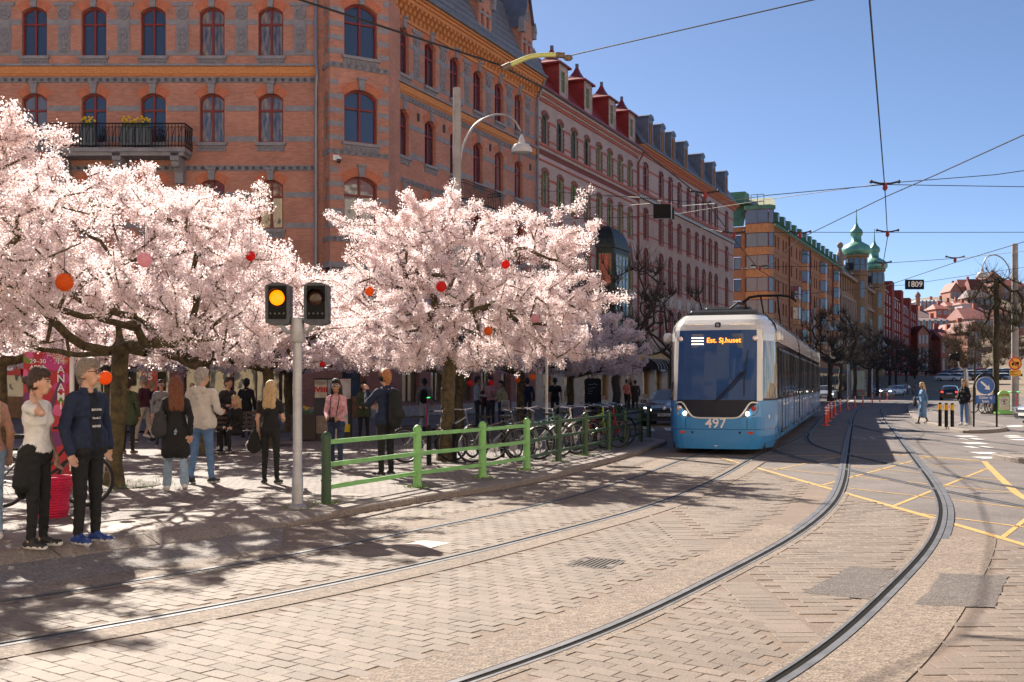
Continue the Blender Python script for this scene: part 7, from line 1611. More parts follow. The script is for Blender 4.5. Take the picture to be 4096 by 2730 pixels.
text('29–30\nAPRIL',.105,o,(-.3,-.028,zt-.215),(R(90),0,0),SIGW,align='LEFT',off=.001,sx=1.1); text('BOTANISKA FIRAR\nVÅRENS ANKOMST MED\nEN JAPANSK HANAMI.',.036,o,(-.3,-.028,zt-.37),(R(90),0,0),SIGW,align='LEFT'); text('Konst, japansk\ngastronomy,\nmusik och',.036,o,(-.3,-.028,zt-.51),(R(90),0,0),SIGW,align='LEFT')
for k,ch in enumerate('HANAMI'): text(ch,.19,o,(.25,-.03,zt-.15-k*.155),(R(90),0,0),SIGW,off=.001)
# poster column
b = Vector(((1333-2048)/FPX*31,31,PZ)); o = empty('poster_stand',tuple(b),R(4),label='free-standing poster stand plastered with concert bills behind the woman in pink',cat='poster stand'); mb = MB(); mb.box(-.52,.52,-.15,.15,.0,1.75); mb.build('stand',mat('stand_dark',(.04,.04,.045),.7),o)
PC = [(.55,.48,.38),(.30,.33,.38),(.60,.58,.56),(.05,.05,.06),(.65,.65,.63),(.10,.12,.16),(.65,.5,.02),(.25,.20,.15),(.45,.42,.4),(.08,.06,.06),(.5,.35,.25)]
for k,(x,z,w_,h_) in enumerate(((-.33,1.45,.34,.5),(.03,1.5,.34,.4),(.35,1.45,.3,.55),(-.38,.95,.26,.4),(.3,.6,.24,.4),(-.05,.95,.3,.36),(.38,.35,.2,.22),(-.3,.45,.36,.5),(.1,.4,.3,.4),(.32,1.0,.26,.34),(0,.12,.5,.18))):
    mb = MB(); y = -.155-.0015*k; mb.box(x-w_/2,x+w_/2,y,y+.001,z-h_/2,z+h_/2); mb.build('poster',mat('poster_%d'%k,PC[k],.7,var=.3,scale=9),o)
text('Bokmarknad\npå Lagerhuset',.05,o,(-.47,-.18,1.62),(R(90),0,0),BLKM,align='LEFT'); text('IVIIII',.2,o,(-.33,-.18,1.42),(R(90),0,0),SIGR,off=.006); text('KJELLVANDER',.042,o,(.35,-.18,1.68),(R(90),0,0),SIGR); text('TONBRUKET',.05,o,(.35,-.18,1.22),(R(90),0,0),SIGR)
# burger shop signs
b = at(40,1465,50.0); o = empty('shop_fascia_sign',(b.x-1.2,49.95,b.z),label='red shop fascia with white block letters at the left edge',cat='sign'); mb = MB(); mb.box(-4,1.75,-.12,.25,-.42,.42); mb.build('fascia',SIGR,o); text('BURGER KING',.62,o,(1.45,-.14,0),(R(90),0,0),SIGW,align='RIGHT',off=.03)
b = at(475,1492,50.0); o = empty('round_shop_sign',(b.x,49.8,b.z),label='small orange and white round burger sign on the shop wall',cat='sign'); mb = MB(); mb.cbox(-.35,.35,-.1,.1,-.6,.6,.05); mb.build('panel',SIGW,o); mb = MB(); mb.prism([(.3*math.cos(q),.28+.22*math.sin(q)) for q in np.linspace(0,math.pi,10)],-.12,-.1,'y'); mb.prism([(.3*math.cos(q),-.28-.22*math.sin(q)) for q in np.linspace(math.pi,0,10)],-.12,-.1,'y'); mb.build('bun',ORP,o); text('BURGER\nKING',.24,o,(0,-.125,0),(R(90),0,0),SIGR,off=.01)
b = at(597,1530,49.9); o = empty('window_poster',(b.x,49.95,b.z),label='red window poster advertising 25 kr',cat='poster'); mb = MB(); mb.box(-.37,.37,-.012,.0,-.5,.5); mb.build('sheet',SIGR,o); text('25',.45,o,(-.08,-.02,.25),(R(90),0,0),mat('poster_cream',(.7,.62,.45),.6),off=.02); text('kr',.16,o,(.25,-.02,.36),(R(90),0,0),mat('poster_cream',(.7,.62,.45),.6)); mb = MB(); mb.ellip((0,-.02,-.2),(.32,.004,.1),14,6); mb.build('burger_picture',ORP,o); mb = MB(); mb.ellip((.02,-.024,-.13),(.3,.004,.03),14,6); mb.build('salad_picture',GRP,o)
# park bench
b = gp(925,1800,PZ); o = empty('park_bench',(b.x,b.y,PZ),R(200),label='dark slatted park bench under the cherry trees',cat='bench'); WD = mat('bench_brown',(.05,.035,.03),.6)
for k in range(4): mb = MB(); mb.cbox(-.8,.8,-.22+k*.12,-.13+k*.12,.43,.46,.006); mb.build('seat_slat',WD,o)
for k in range(4): mb = MB(); mb.cbox(-.8,.8,.24+k*.03,.27+k*.03,.52+k*.11,.6+k*.11,.006); mb.build('back_slat',WD,o)
for s in (-.7,.7): mb = MB(); mb.tube([(s,-.3,0),(s,-.2,.42),(s,.22,.42),(s,.34,.95)],.022,6); mb.tube([(s,.32,0),(s,.2,.42)],.022,6); mb.tube([(s,-.2,.42),(s,-.26,.62),(s,.25,.64)],.02,6); mb.build('leg_frame',IRONB,o)
# planter with small flowers, hitching posts
for (x,y,lab) in ((1220,1762,'dark planter with yellow flowers beside the poster stand'),): 
    b = gp(x,y,PZ); o = empty('planter',(b.x,b.y,PZ),label=lab,cat='planter'); mb = MB(); mb.cbox(-.35,.35,-.3,.3,0,.75,.03); mb.build('box',WD,o); mb = MB(); [mb.add([(a,c,.7),(a+.03,c,.7),(a+.05,c,.7+random.uniform(.08,.25))],[(0,1,2)]) for a,c in [(random.uniform(-.3,.3),random.uniform(-.25,.25)) for _ in range(80)]]; mb.build('leaves',LEAFY,o); mb = MB(); [mb.ellip((random.uniform(-.3,.3),random.uniform(-.25,.25),.85+random.uniform(0,.1)),(.03,.03,.03),6,4) for _ in range(14)]; mb.build('blossoms',PETY,o)
# tree pits
PIT = speck_mat('tree_pit_soil',(.05,.035,.025),(.10,.075,.05),40)
for i,t in enumerate([q for q in bpy.data.objects if q.name.startswith('cherry_tree')]):
    x,y = t.location.x,t.location.y; k = 24; ring = [(x+.85*math.cos(-2*math.pi*j/k),y+.85*math.sin(-2*math.pi*j/k)) for j in range(k)]
    pt = poly_sheet('tree_pit',[(x+.72*math.cos(2*math.pi*j/k),y+.72*math.sin(2*math.pi*j/k)) for j in range(k)],PZ+.012,PIT,kind='structure')
    if y < 30:
        for j in range(12):
            mb = MB(); q0,q1 = 2*math.pi*(j+.03)/12,2*math.pi*(j+.97)/12; A = [(.68,q0),(.9,q0),(.9,q1),(.68,q1)]; mb.add([(x+r_*math.cos(q),y+r_*math.sin(q),0) for r_,q in A]+[(x+r_*math.cos(q),y+r_*math.sin(q),.045) for r_,q in A],[(0,1,5,4),(1,2,6,5),(2,3,7,6),(3,0,4,7),(4,5,6,7)]); mb.build('pit_stone',KERBM,pt)
# grass tufts at posts and kerb
GR = MB()
spots = [(p.x,p.y,.16,60) for p in fp[:6]]+[(TS.location.x,TS.location.y,.16,70),(-6.27,17.3,.75,160),(-5.75,16.9,.2,60)]
for (x,y,r_,n) in spots:
    for k in range(n): a = random.uniform(0,6.28); d = r_*random.uniform(.4,1.3); q = (x+d*math.cos(a),y+d*math.sin(a)); hgt = random.uniform(.02,.07); GR.add([(q[0]-.006,q[1],PZ),(q[0]+.006,q[1],PZ),(q[0]+random.uniform(-.03,.03),q[1]+random.uniform(-.03,.03),PZ+hgt)],[(0,1,2)])
GR.build('grass_tufts',mat('grass_green',(.11,.20,.03),.8,var=.3),kind='stuff')
# wicker basket
b = gp(208,2068,PZ); mb = MB(); n = 40
for k in range(16):
    t = k/15; r_ = .15+.07*t**.7+.01*math.sin(t*9); z = .46*t
    mb.tube([((r_+.008*math.sin(j*math.pi+k*math.pi))*math.cos(2*math.pi*j/n),(r_+.008*math.sin(j*math.pi+k*math.pi))*math.sin(2*math.pi*j/n),z) for j in range(n+1)],.018,5,False)
o = empty('wicker_basket',(b.x,b.y,PZ),label='tall crimson wicker basket standing behind the woman in white',cat='basket'); WICK = mat('wicker_crimson',(.50,.015,.06),.5,var=.2,scale=20); mb.build('weave',WICK,o,smooth=True); mb = MB(); mb.lathe([(.14,.0),(.15,.01)],24); mb.build('base',WICK,o); mb = MB(); mb.tube([(0.225*math.cos(2*math.pi*j/30),.225*math.sin(2*math.pi*j/30),.47) for j in range(31)],.022,6,False); mb.build('rim',WICK,o,smooth=True)
# ---------------------------------------------------------------- people: one continuous body surface per figure (distance field + surface nets)
SKIN = mat('skin',(.52,.30,.21),.55,var=.08,scale=12); SKIN2 = mat('skin_tan',(.40,.21,.13),.55,var=.08,scale=12)
def fabric(name,c,v=.18): return mat('cloth_'+name,c,.85,var=v,scale=14,bump=.35,bscale=60)
def hairm(name,c): return mat('hair_'+name,c,.5,var=.45,scale=40,bump=.8,bscale=90)
class SDF:
    def __init__(s, lo, hi, h): s.lo = np.array(lo,float); s.h = h; s.n = np.ceil((np.array(hi)-s.lo)/h).astype(int)+1; s.d = np.full(s.n,1.0,np.float32); s.l = np.zeros(s.n,np.int8)
    def _box(s, lo, hi):
        a = np.maximum(0,np.floor((lo-s.lo)/s.h).astype(int)); b = np.minimum(s.n,np.ceil((hi-s.lo)/s.h).astype(int)+1); return a,b
    def prim(s, a, b, ra, rb, lab, k=.02, flat=1.0, up=0):
        """tapered capsule a-b; flat<1 squashes it along y; label wins where it is the nearer surface"""
        a, b = np.array(a,float), np.array(b,float); m = max(ra,rb)+k+.03; lo, hi = s._box(np.minimum(a,b)-m, np.maximum(a,b)+m)
        if (hi <= lo).any(): return
        g = [s.lo[i]+np.arange(lo[i],hi[i])*s.h for i in range(3)]; X,Y,Z = np.meshgrid(*g,indexing='ij'); P = np.stack([X,Y,Z],-1)-a
        d = b-a; L2_ = max(1e-9,(d*d).sum()); t = np.clip((P@d)/L2_,0,1); Q = P-t[...,None]*d; Q[...,1] /= flat
        f = (np.sqrt((Q*Q).sum(-1))-(ra+(rb-ra)*t))*(flat if flat < 1 else 1); f = f.astype(np.float32)
        sl_ = tuple(slice(lo[i],hi[i]) for i in range(3)); D = s.d[sl_]; Lb = s.l[sl_]
        Lb[f < D+up] = lab
        h_ = np.maximum(k-np.abs(D-f),0)/k; s.d[sl_] = np.minimum(D,f)-h_*h_*k*.25
    def cut(s, fn):
        g = [s.lo[i]+np.arange(s.n[i])*s.h for i in range(3)]; X,Y,Z = np.meshgrid(*g,indexing='ij'); fn(X,Y,Z,s.d,s.l)
    def mesh(s, name, mats):
        d = s.d; n = s.n; S = d < 0; c = [(i,j,k) for i in (0,1) for j in (0,1) for k in (0,1)]
        sub = lambda a,o: a[o[0]:n[0]-1+o[0],o[1]:n[1]-1+o[1],o[2]:n[2]-1+o[2]]
        cnt = sum(sub(S,o).astype(np.int8) for o in c); act = (cnt > 0) & (cnt < 8); idx = np.argwhere(act); vid = np.full(act.shape,-1,np.int64); vid[act] = np.arange(len(idx))
        acc = np.zeros((len(idx),3)); w_ = np.zeros(len(idx))
        for ax in range(3):
            for o in c:
                if o[ax]: continue
                o2 = list(o); o2[ax] = 1; A = d[tuple((idx+o).T)]; B = d[tuple((idx+o2).T)]; m = (A < 0) != (B < 0); t = A[m]/(A[m]-B[m]); p = np.array(o)+np.zeros((m.sum(),3)); p[:,ax] += t; acc[m] += p; w_[m] += 1
        V = s.lo+(idx+acc/w_[:,None])*s.h; F = []
        for ax in range(3):
            a1,a2 = [i for i in range(3) if i != ax]; sl0 = [slice(None)]*3; sl1 = [slice(None)]*3; sl0[ax] = slice(0,n[ax]-1); sl1[ax] = slice(1,n[ax])
            E = S[tuple(sl0)] != S[tuple(sl1)]; q = np.argwhere(E); q = q[(q[:,a1] > 0) & (q[:,a2] > 0) & (q[:,a1] < n[a1]-1) & (q[:,a2] < n[a2]-1)]
            e1 = np.zeros(3,int); e1[a1] = 1; e2 = np.zeros(3,int); e2[a2] = 1; f = np.stack([vid[tuple((q-e1-e2).T)],vid[tuple((q-e2).T)],vid[tuple(q.T)],vid[tuple((q-e1).T)]],1)
            fl = S[tuple(q.T)]; fl = fl if ax != 1 else ~fl; f[~fl] = f[~fl][:,::-1]; F.append(f)
        F = np.vstack(F); F = F[(F >= 0).all(1)]
        best = np.full(len(idx),9.,np.float32); lab = np.zeros(len(idx),np.int8)
        for o in c:
            dd = d[tuple((idx+o).T)]; ll = s.l[tuple((idx+o).T)]; m = np.abs(dd) < best; best[m] = np.abs(dd)[m]; lab[m] = ll[m]
        return arr_mesh(name, V, F, lab[F[:,0]], mats, True)
def v3(*a): return np.array(a,float)
def person(loc, rz, label, H=1.72, sex='m', top='white', topm=None, botm=None, shoem=None, hair=None, skin=SKIN, vox=.014, stride=0.0, arms=('down','down'), coat=0.0, sleeve=1.0, legw=1.0, hairlen=0.0, bun=False, head_turn=0.0, head_tilt=0.0, lean=0.0, glasses=False, shirtm=None, sit=False, soles=True, bulk=1.0, tie=None, skirt=0, hood=False, extra=None, group='people on the street', flare=0, lapel=.06, name='person', cropped=False, bald=False):
    """standing or walking figure facing local -y; arms: down, pocket, neck, chest, front, raised"""
    s = H/1.75; sh = (.185 if sex == 'm' else .158)*bulk; hip = .095 if sex == 'm' else .098; k = .025
    M = [skin, topm, botm, shoem, hair, SIGW if soles else shoem, shirtm or topm, tie or topm]; SK,TP,BT,SHO,HR,SOL,SHI,TIE = range(8)
    G = SDF((-.62,-.62,-.03),(.62,.62,1.86), vox/s)
    hz = .92 if not sit else .5; pelv = v3(0,0,hz+.03)
    sho = []
    for sd_ in (-1,1):
        hipj = v3(sd_*hip,0,hz)
        if sit: knee = v3(sd_*.11,-.42,.5); ank = v3(sd_*.12,-.40,.09)
        else:
            st_ = stride*sd_; knee = v3(sd_*(hip+.005),-.17*st_-.015-(.06 if st_ < 0 else 0)*abs(st_)*.5,.49); ank = v3(sd_*(hip+.015),-.30*st_+(.03 if st_ < 0 else 0),.085+(.07*abs(st_) if st_ < 0 else 0))
        lw = legw*(1.0 if sex == 'm' else .95)
        G.prim(hipj,knee,.090*lw,.062*lw,BT,k); G.prim(knee,ank+v3(0,0,.03),.060*lw,(.047+.022*flare)*lw,BT,.02)
        if cropped: G.prim(ank+v3(0,0,.06),ank+v3(0,0,.0),.035,.034,SK,.006)
        heel = ank+v3(0,.045,-.045); toe = ank+v3(sd_*.03,-.155,-.055)
        if not sit and stride and sd_*stride < 0: toe = ank+v3(sd_*.02,-.12,-.085); heel = ank+v3(0,.05,-.03)
        G.prim(heel,toe,.042,.036,SHO,.012); G.prim(ank+v3(0,-.02,-.02),ank+v3(0,-.06,-.035),.045,.04,SHO,.01)
    tz = hz-.92
    fl = .62
    G.prim((-.06,.0,hz+.02),(.06,.0,hz+.02),.118*bulk,.118*bulk,BT,.03,.85)
    wst = .125 if sex == 'm' else .11
    ly = -lean
    W, C, S_ = v3(0,ly*.3,1.10+tz), v3(0,ly*.7,1.30+tz), v3(0,ly,1.44+tz)
    for sd_ in (-1,1): G.prim((sd_*.05*bulk,0,hz+.07),W+v3(sd_*.035,0,0),.118*bulk,wst*bulk*.9,TP,.03,.88)
    G.prim(W,C,wst*bulk*1.08,.145*bulk,TP,.03,.76)
    G.prim(C-v3(.05,0,0),C+v3(.05,0,0),.13*bulk,.13*bulk,TP,.03,.75); G.prim(S_-v3(sh-.05,0,.03),S_+v3(sh-.05,0,-.03),.072,.072,TP,.04)
    if sex == 'f':
        for sd_ in (-1,1): G.prim(C+v3(sd_*.07,-.07,-.01),C+v3(sd_*.07,-.085,-.02),.06,.055,TP,.03)
    zc = 0
    if coat:
        zc = hz+.04-coat*.55
        for sd_ in (-1,1): G.prim(W+v3(sd_*.04,0,0),(sd_*.075*bulk,.0,hz+.02),wst*bulk*1.02,.132*bulk,TP,.03,.92); G.prim((sd_*.075*bulk,.0,hz+.02),(sd_*.085*bulk,.005,zc+.08),.132*bulk,.138*bulk,TP,.03,.95)
    if skirt: G.prim((0,0,hz+.05),(0,0,hz-skirt),.15,.20,BT,.03,.8)
    if tie is not None: 
        G.prim((-.1,0,hz+.06),(.1,0,hz+.06),.095,.095,TIE,.02,1.0); G.prim((-.12,.05,hz+.02),(-.17,.06,hz-.26),.09,.10,TIE,.03,.9); G.prim((.12,.05,hz+.02),(.16,.05,hz-.28),.09,.10,TIE,.03,.9); G.prim((0,.12,hz+.02),(0,.14,hz-.32),.10,.12,TIE,.03,.6)
    # head
    nk = S_+v3(0,.005,.04); hd = S_+v3(0,-.03-head_tilt*.05,.20); ct,st_ = math.cos(head_turn),math.sin(head_turn)
    def hp(x,y,z): return hd+v3(x*ct-y*st_,x*st_+y*ct,z)
    G.prim(nk-v3(0,0,.05),nk+v3(0,-.015,.09),.056 if sex == 'm' else .047,.052 if sex == 'm' else .045,SK,.02)
    G.prim(hp(0,.012,.035),hp(0,.025,.04),.092,.088,SK,.02); G.prim(hp(0,-.03,-.01),hp(0,-.045,-.065),.068,.042,SK,.03)
    G.prim(hp(0,-.095,.0),hp(0,-.108,-.025),.012,.016,SK,.012)
    for sd_ in (-1,1):
        G.prim(hp(sd_*.084,.01,.012),hp(sd_*.088,.014,-.025),.017,.012,SK,.006)
        G.prim(hp(sd_*.035,-.088,.028),hp(sd_*.03,-.088,.028),.012,.012,SK,.01)
    G.prim(hp(-.018,-.088,-.052),hp(.018,-.088,-.052),.011,.011,SK,.008)
    if not bald:
        G.prim(hp(0,.03,.06),hp(0,.045,.03),.093,.09,HR,.01,1.0,up=.012); G.prim(hp(0,-.035,.105),hp(0,.03,.10),.055,.075,HR,.02,up=.01)
        G.prim(hp(0,.07,.02),hp(0,.075,-.05),.066,.05,HR,.02,up=.004)
        for sd_ in (-1,1): G.prim(hp(sd_*.06,.0,.07),hp(sd_*.075,.03,.0),.036,.03,HR,.02,up=.003); G.prim(hp(sd_*.04,-.06,.105),hp(sd_*.01,-.03,.125),.032,.045,HR,.02,up=.003)
    if hairlen:
        for dx in (-.05,.0,.05): G.prim(hp(dx*1.3,.07,.0),hp(dx*1.5,.10+.02,-.08-hairlen),.05,.035,HR,.03,up=.004)
        for dx in (-1,1): G.prim(hp(dx*.075,.02,.03),hp(dx*.095,.04,-.05-hairlen*.9),.035,.028,HR,.02)
    if bun: G.prim(hp(0,.125,.035),hp(0,.14,.04),.042,.042,HR,.015,up=.003)
    if hood: G.prim(S_+v3(-.07,.1,.02),S_+v3(.07,.1,.02),.06,.06,TP,.03); G.prim(S_+v3(0,.12,-.02),S_+v3(0,.12,-.08),.06,.04,TP,.03)
    elif topm is not None and top == 'jacket': 
        for dx in (-1,1): G.prim(S_+v3(dx*.06,-.03,.045),S_+v3(dx*.05,-.09,-.04),.026,.02,TP,.015); G.prim(S_+v3(dx*.06,.0,.05),S_+v3(0,.06,.06),.026,.026,TP,.015)
    # arms
    hands = []
    for sd_,a_ in zip((-1,1),arms):
        sj = S_+v3(sd_*sh,0,-.035)
        el,wr,fd = {'down':(v3(sd_*(sh+.07),.03,1.14),v3(sd_*(sh+.075),-.06,.90),v3(0,-.25,-1)),'swing':(v3(sd_*(sh+.06),.10,1.15),v3(sd_*(sh+.05),.10,.91),v3(0,0,-1)),'swingf':(v3(sd_*(sh+.06),-.06,1.14),v3(sd_*(sh+.03),-.22,.96),v3(0,-.4,-1)),
            'pocket':(v3(sd_*(sh+.11),.06,1.15),v3(sd_*(sh+.03),-.075,.93),v3(-sd_*.35,-.15,-1)),'neck':(v3(sd_*(sh+.10),-.20,1.36),v3(sd_*.13,-.03,1.50),v3(-sd_*.8,.6,.25)),
            'chest':(v3(sd_*(sh+.07),-.03,1.15),v3(sd_*.08,-.22,1.13),v3(-sd_*.8,-.3,.2)),'front':(v3(sd_*(sh+.06),-.02,1.15),v3(sd_*(sh-.02),-.26,1.10),v3(-sd_*.3,-1,.1)),'raised':(v3(sd_*(sh+.08),-.16,1.22),v3(sd_*(sh-.04),-.30,1.42),v3(-sd_*.2,-.4,1)),'lap':(v3(sd_*(sh+.04),-.05,1.14),v3(sd_*.1,-.28,1.02),v3(-sd_*.3,-1,-.1))}[a_]
        el = el+v3(0,ly*.6,tz); wr = wr+v3(0,ly*.5,tz)
        lab = TP; r_ = .052 if sex == 'm' else .045; 
        if top in ('jacket','hoodie','coat'): r_ *= 1.14
        if sleeve >= 1: G.prim(sj,el,r_*1.1,r_*.92,TP,k); G.prim(el,wr,r_*.92,r_*.78,TP,.015)
        else:
            m_ = sj+(el-sj)*max(.35,sleeve); G.prim(sj,el,r_*.95,r_*.8,SK,k); G.prim(el,wr,r_*.8,r_*.58,SK,.015); G.prim(sj,m_,r_*1.22,r_*1.28,TP,.015)
        fd = fd/np.linalg.norm(fd); G.prim(wr,wr+fd*.03,.028,.03,SK,.01); hc = wr+fd*.06; side = np.cross(fd,v3(0,1,0) if abs(fd[1]) < .8 else v3(1,0,0)); side /= np.linalg.norm(side); nrm = np.cross(side,fd)
        G.prim(hc-side*.02,hc+side*.02,.026,.026,SK,.01,.8)
        if vox < .012:
            cu = -nrm*(1 if nrm[1] > 0 else -1)
            for q,(o_,L) in enumerate(((-.030,.062),(-.010,.074),(.010,.070),(.029,.055))):
                p0 = hc+fd*.022+side*o_; p1 = p0+fd*L*.55+cu*L*.18; p2 = p1+fd*L*.38+cu*L*.42; G.prim(p0,p1,.0105,.0095,SK,.003); G.prim(p1,p2,.0095,.008,SK,.003)
            th = hc-fd*.02+side*(-sd_)*.026; p1 = th+side*(-sd_)*.03+fd*.03; G.prim(th,p1,.014,.011,SK,.006); G.prim(p1,p1+fd*.035+cu*.01,.011,.009,SK,.003)
        else: G.prim(hc,hc+fd*.07,.03,.018,SK,.01,.8)
        hands.append(hc)
    def finish(X,Y,Z,d,l):
        # cloth folds
        m = (l == TP)|(l == BT)|(l == TIE); w_ = np.sin(X*38+Z*23+np.sin(Y*31)*1.4)*np.sin(Z*41-X*17+Y*29)+.6*np.sin(Z*75+np.sin(X*47+Y*40)*2); d[m] += (w_*.0032)[m].astype(np.float32)
        m = l == HR; d[m] += (.003*np.sin(X*170+np.sin(Z*30)*2)*np.sin(Y*150+Z*20)+.002*np.sin(Z*90+X*60))[m].astype(np.float32)
        if shirtm is not None: mm = (l == TP)&(Y < ly*.5-.03)&(np.abs(X) < lapel+.05*np.clip((1.2+tz-Z),0,.3))&(Z < 1.47+tz)&(Z > .5); l[mm] = SHI; mm2 = mm&True; d[mm2] += .012
        zh = (zc-.02 if coat else hz+.035)+.012*np.sin(X*22+Y*9); rg = (np.abs(X) < .21*max(1,bulk))&(np.abs(Z-zh) < .2); l[rg&(l == TP)&(Z < zh)] = BT; l[rg&(l == BT)&(Z >= zh)] = TP
        if not skirt: l[(l == SHO)&(Z < .026)] = SOL
        mm = (l == TP)&(Z > 1.475+tz)&(np.abs(X) < .05); l[mm] = SK if top not in ('jacket','coat','hoodie') else TP
    G.cut(finish)
    me = G.mesh('person', M); o = obj(name, me, None, loc, rz, label=label, cat='person', group=group, scale=(s,s,s))
    # eyes, glasses
    if vox < .013:
        mb = MB()
        for sd_ in (-1,1): p = hp(sd_*.034,-.094,.028); mb.ellip(tuple(p),(.011,.011,.006),8,5)
        mb.build('eyes',mat('eye_dark',(.03,.02,.015),.2),o); mb = MB()
        for sd_ in (-1,1): a,b = hp(sd_*.018,-.102,.048),hp(sd_*.055,-.088,.05); mb.tube([a,b],.005,5)
        mb.build('eyebrows',hair,o); mb = MB(); mb.tube([hp(-.024,-.099,-.053),hp(0,-.103,-.051),hp(.024,-.099,-.053)],.0045,5); mb.build('mouth',mat('lips',(.30,.09,.08),.5),o)
    if glasses:
        mb = MB()
        for sd_ in (-1,1):
            c_ = hp(sd_*.036,-.112,.028); mb.tube([(c_[0]+.026*math.cos(q)*ct,c_[1]+.026*math.cos(q)*st_,c_[2]+.02*math.sin(q)) for q in np.linspace(0,6.283,13)],.0035,4,False); mb.tube([hp(sd_*.062,-.108,.032),hp(sd_*.09,.01,.03)],.003,4)
        mb.tube([hp(-.01,-.115,.03),hp(.01,-.115,.03)],.003,4); mb.build('glasses',BLKM,o)
        if glasses == 'sun':
            mb = MB(); [mb.ellip(tuple(hp(sd_*.036,-.112,.026)),(.027,.008,.022),10,6) for sd_ in (-1,1)]; mb.build('sunglass_lenses',mat('mirror_lens',(.25,.3,.35),.1,.8),o,smooth=True)
    o['hands'] = [float(v) for h_ in hands for v in h_]; return o
def hand_world(o,i): 
    h_ = o['hands'][i*3:i*3+3]; del h_ ; return None
def face(dx,dy): return math.atan2(dx,-dy)       # rotation so that local -y looks along (dx,dy)
def foot(x,y): p = gp(x,y,PZ); return (p.x,p.y,PZ)
BLKCL = fabric('black',(.008,.008,.009)); NAVY = fabric('navy',(.008,.016,.045)); WHTC = fabric('white',(.66,.64,.62),.06); TAN = fabric('tan',(.42,.22,.15)); JEANL = fabric('light_denim',(.24,.33,.43),.25); JEANB = fabric('blue_denim',(.09,.17,.33),.25); JEAND = fabric('dark_denim',(.025,.04,.08),.25); HOODIE = fabric('oatmeal',(.55,.51,.47),.08); PINKK = fabric('pink_knit',(.62,.32,.34),.3); OLIVE = fabric('olive',(.045,.06,.03)); GREYC = fabric('grey',(.20,.20,.21)); MAROON = fabric('maroon',(.06,.012,.02)); BEIGE = fabric('beige',(.42,.37,.30)); LBLUE = fabric('pale_blue',(.36,.40,.45)); DKGR = fabric('charcoal',(.03,.03,.035)); YELC = fabric('pale_yellow',(.50,.45,.25)); SALM = fabric('salmon',(.50,.16,.12)); DENJ = fabric('denim_blue',(.13,.25,.42),.2); ROSEC = fabric('rose',(.5,.25,.25)); BROWNC = fabric('dark_brown',(.03,.02,.018))
SHB = mat('shoe_black',(.012,.012,.013),.6); SHW = mat('shoe_white',(.6,.58,.56),.6); SHBL = mat('shoe_blue',(.012,.04,.20),.5); SHBR = mat('shoe_brown',(.12,.06,.035),.6)
HBLOND = hairm('blond',(.52,.36,.18)); HBROWN = hairm('brown',(.045,.022,.012)); HRED = hairm('auburn',(.16,.05,.02)); HGREY = hairm('grey',(.22,.17,.13)); HBLACK = hairm('black',(.008,.006,.006)); HDB = hairm('dark_blond',(.30,.19,.09)); HSIL = hairm('silver',(.35,.33,.31)); HGIN = hairm('ginger',(.38,.15,.05))
# ---- the three by the kerb
person((-5.37,11.25,PZ),face(-.6,.8),'blond woman in a tan sweater and jeans cut off by the left edge',1.68,'f','sweater',TAN,JEANL,SHW,HBLOND,vox=.011,hairlen=.34,arms=('down','pocket'))
person((-4.64,10.75,PZ),face(1,-.12),'woman in a white top and black trousers holding her neck',1.70,'f','tee',WHTC,BLKCL,SHB,HBROWN,vox=.009,sleeve=.55,arms=('neck','down'),bun=True,head_turn=R(5),tie=BLKCL,bulk=1.08,cropped=True)
MAN = person((-4.27,11.05,PZ),face(.93,-.42),'man in an open navy jacket and glasses looking towards the tram',1.80,'m','jacket',NAVY,BLKCL,SHBL,HGREY,vox=.009,arms=('down','pocket'),head_turn=R(12),glasses=True,shirtm=fabric('black_navy_tee',(.006,.008,.016)),bulk=1.02,lapel=.06,coat=.02)
o_ = MAN; text('BATAVIA',.032,o_,(0,-.128,1.30),(R(90),0,0),SIGW); text('North C',.03,o_,(0,-.128,1.22),(R(90),0,0),SIGW); text('REDGES',.03,o_,(0,-.126,1.14),(R(90),0,0),SIGW)
# ---- walkers under the trees
person(foot(703,1967),face(-.35,.9),'auburn-haired woman in a long black coat and pale flared jeans walking away',1.66,'f','coat',BLKCL,JEANL,SHW,HRED,vox=.011,stride=.75,coat=.75,hairlen=.26,flare=1.2,arms=('swing','front'))
person(foot(806,1934),face(.25,.95),'grey-haired man in an oatmeal hoodie and blue jeans walking away',1.80,'m','hoodie',HOODIE,JEANB,SHB,HSIL,vox=.011,stride=-.35,hood=True,bulk=1.12,arms=('front','front'),glasses=True,head_turn=R(-30),coat=.15)
person(foot(1082,1936),face(.1,1),'blond woman in black seen from behind, left of the signal post',1.60,'f','tee',BLKCL,BLKCL,SHB,HBLOND,vox=.011,sleeve=.5,hairlen=.2,arms=('front','down'),legw=.95)
PK = person(foot(1345,1878),face(-.1,-1),'dark-haired woman in a pink knit sweater and sunglasses carrying a camera',1.64,'f','sweater',PINKK,JEAND,SHBR,HBLACK,SKIN2,vox=.011,stride=.4,hairlen=.22,arms=('lap','lap'),glasses='sun')
HM = person(foot(1545,1906),face(-.75,.65),'ginger man in a navy jacket with headphones and a backpack',1.80,'m','jacket',NAVY,BLKCL,SHB,HGIN,vox=.011,arms=('chest','raised'),bulk=1.05,coat=.1)
person(foot(512,1815),face(.1,1),'person in an olive parka with a shoulder bag behind the left cherry trunk',1.68,'f','coat',OLIVE,BLKCL,SHBR,HBROWN,vox=.014,coat=.45,hood=True,arms=('down','down'),bulk=1.12)
person(foot(577,1770),face(-.9,.2),'man in a maroon sweater and beige trousers walking left',1.75,'m','sweater',MAROON,BEIGE,SHB,HGREY,vox=.016,stride=.6,arms=('swing','front'))
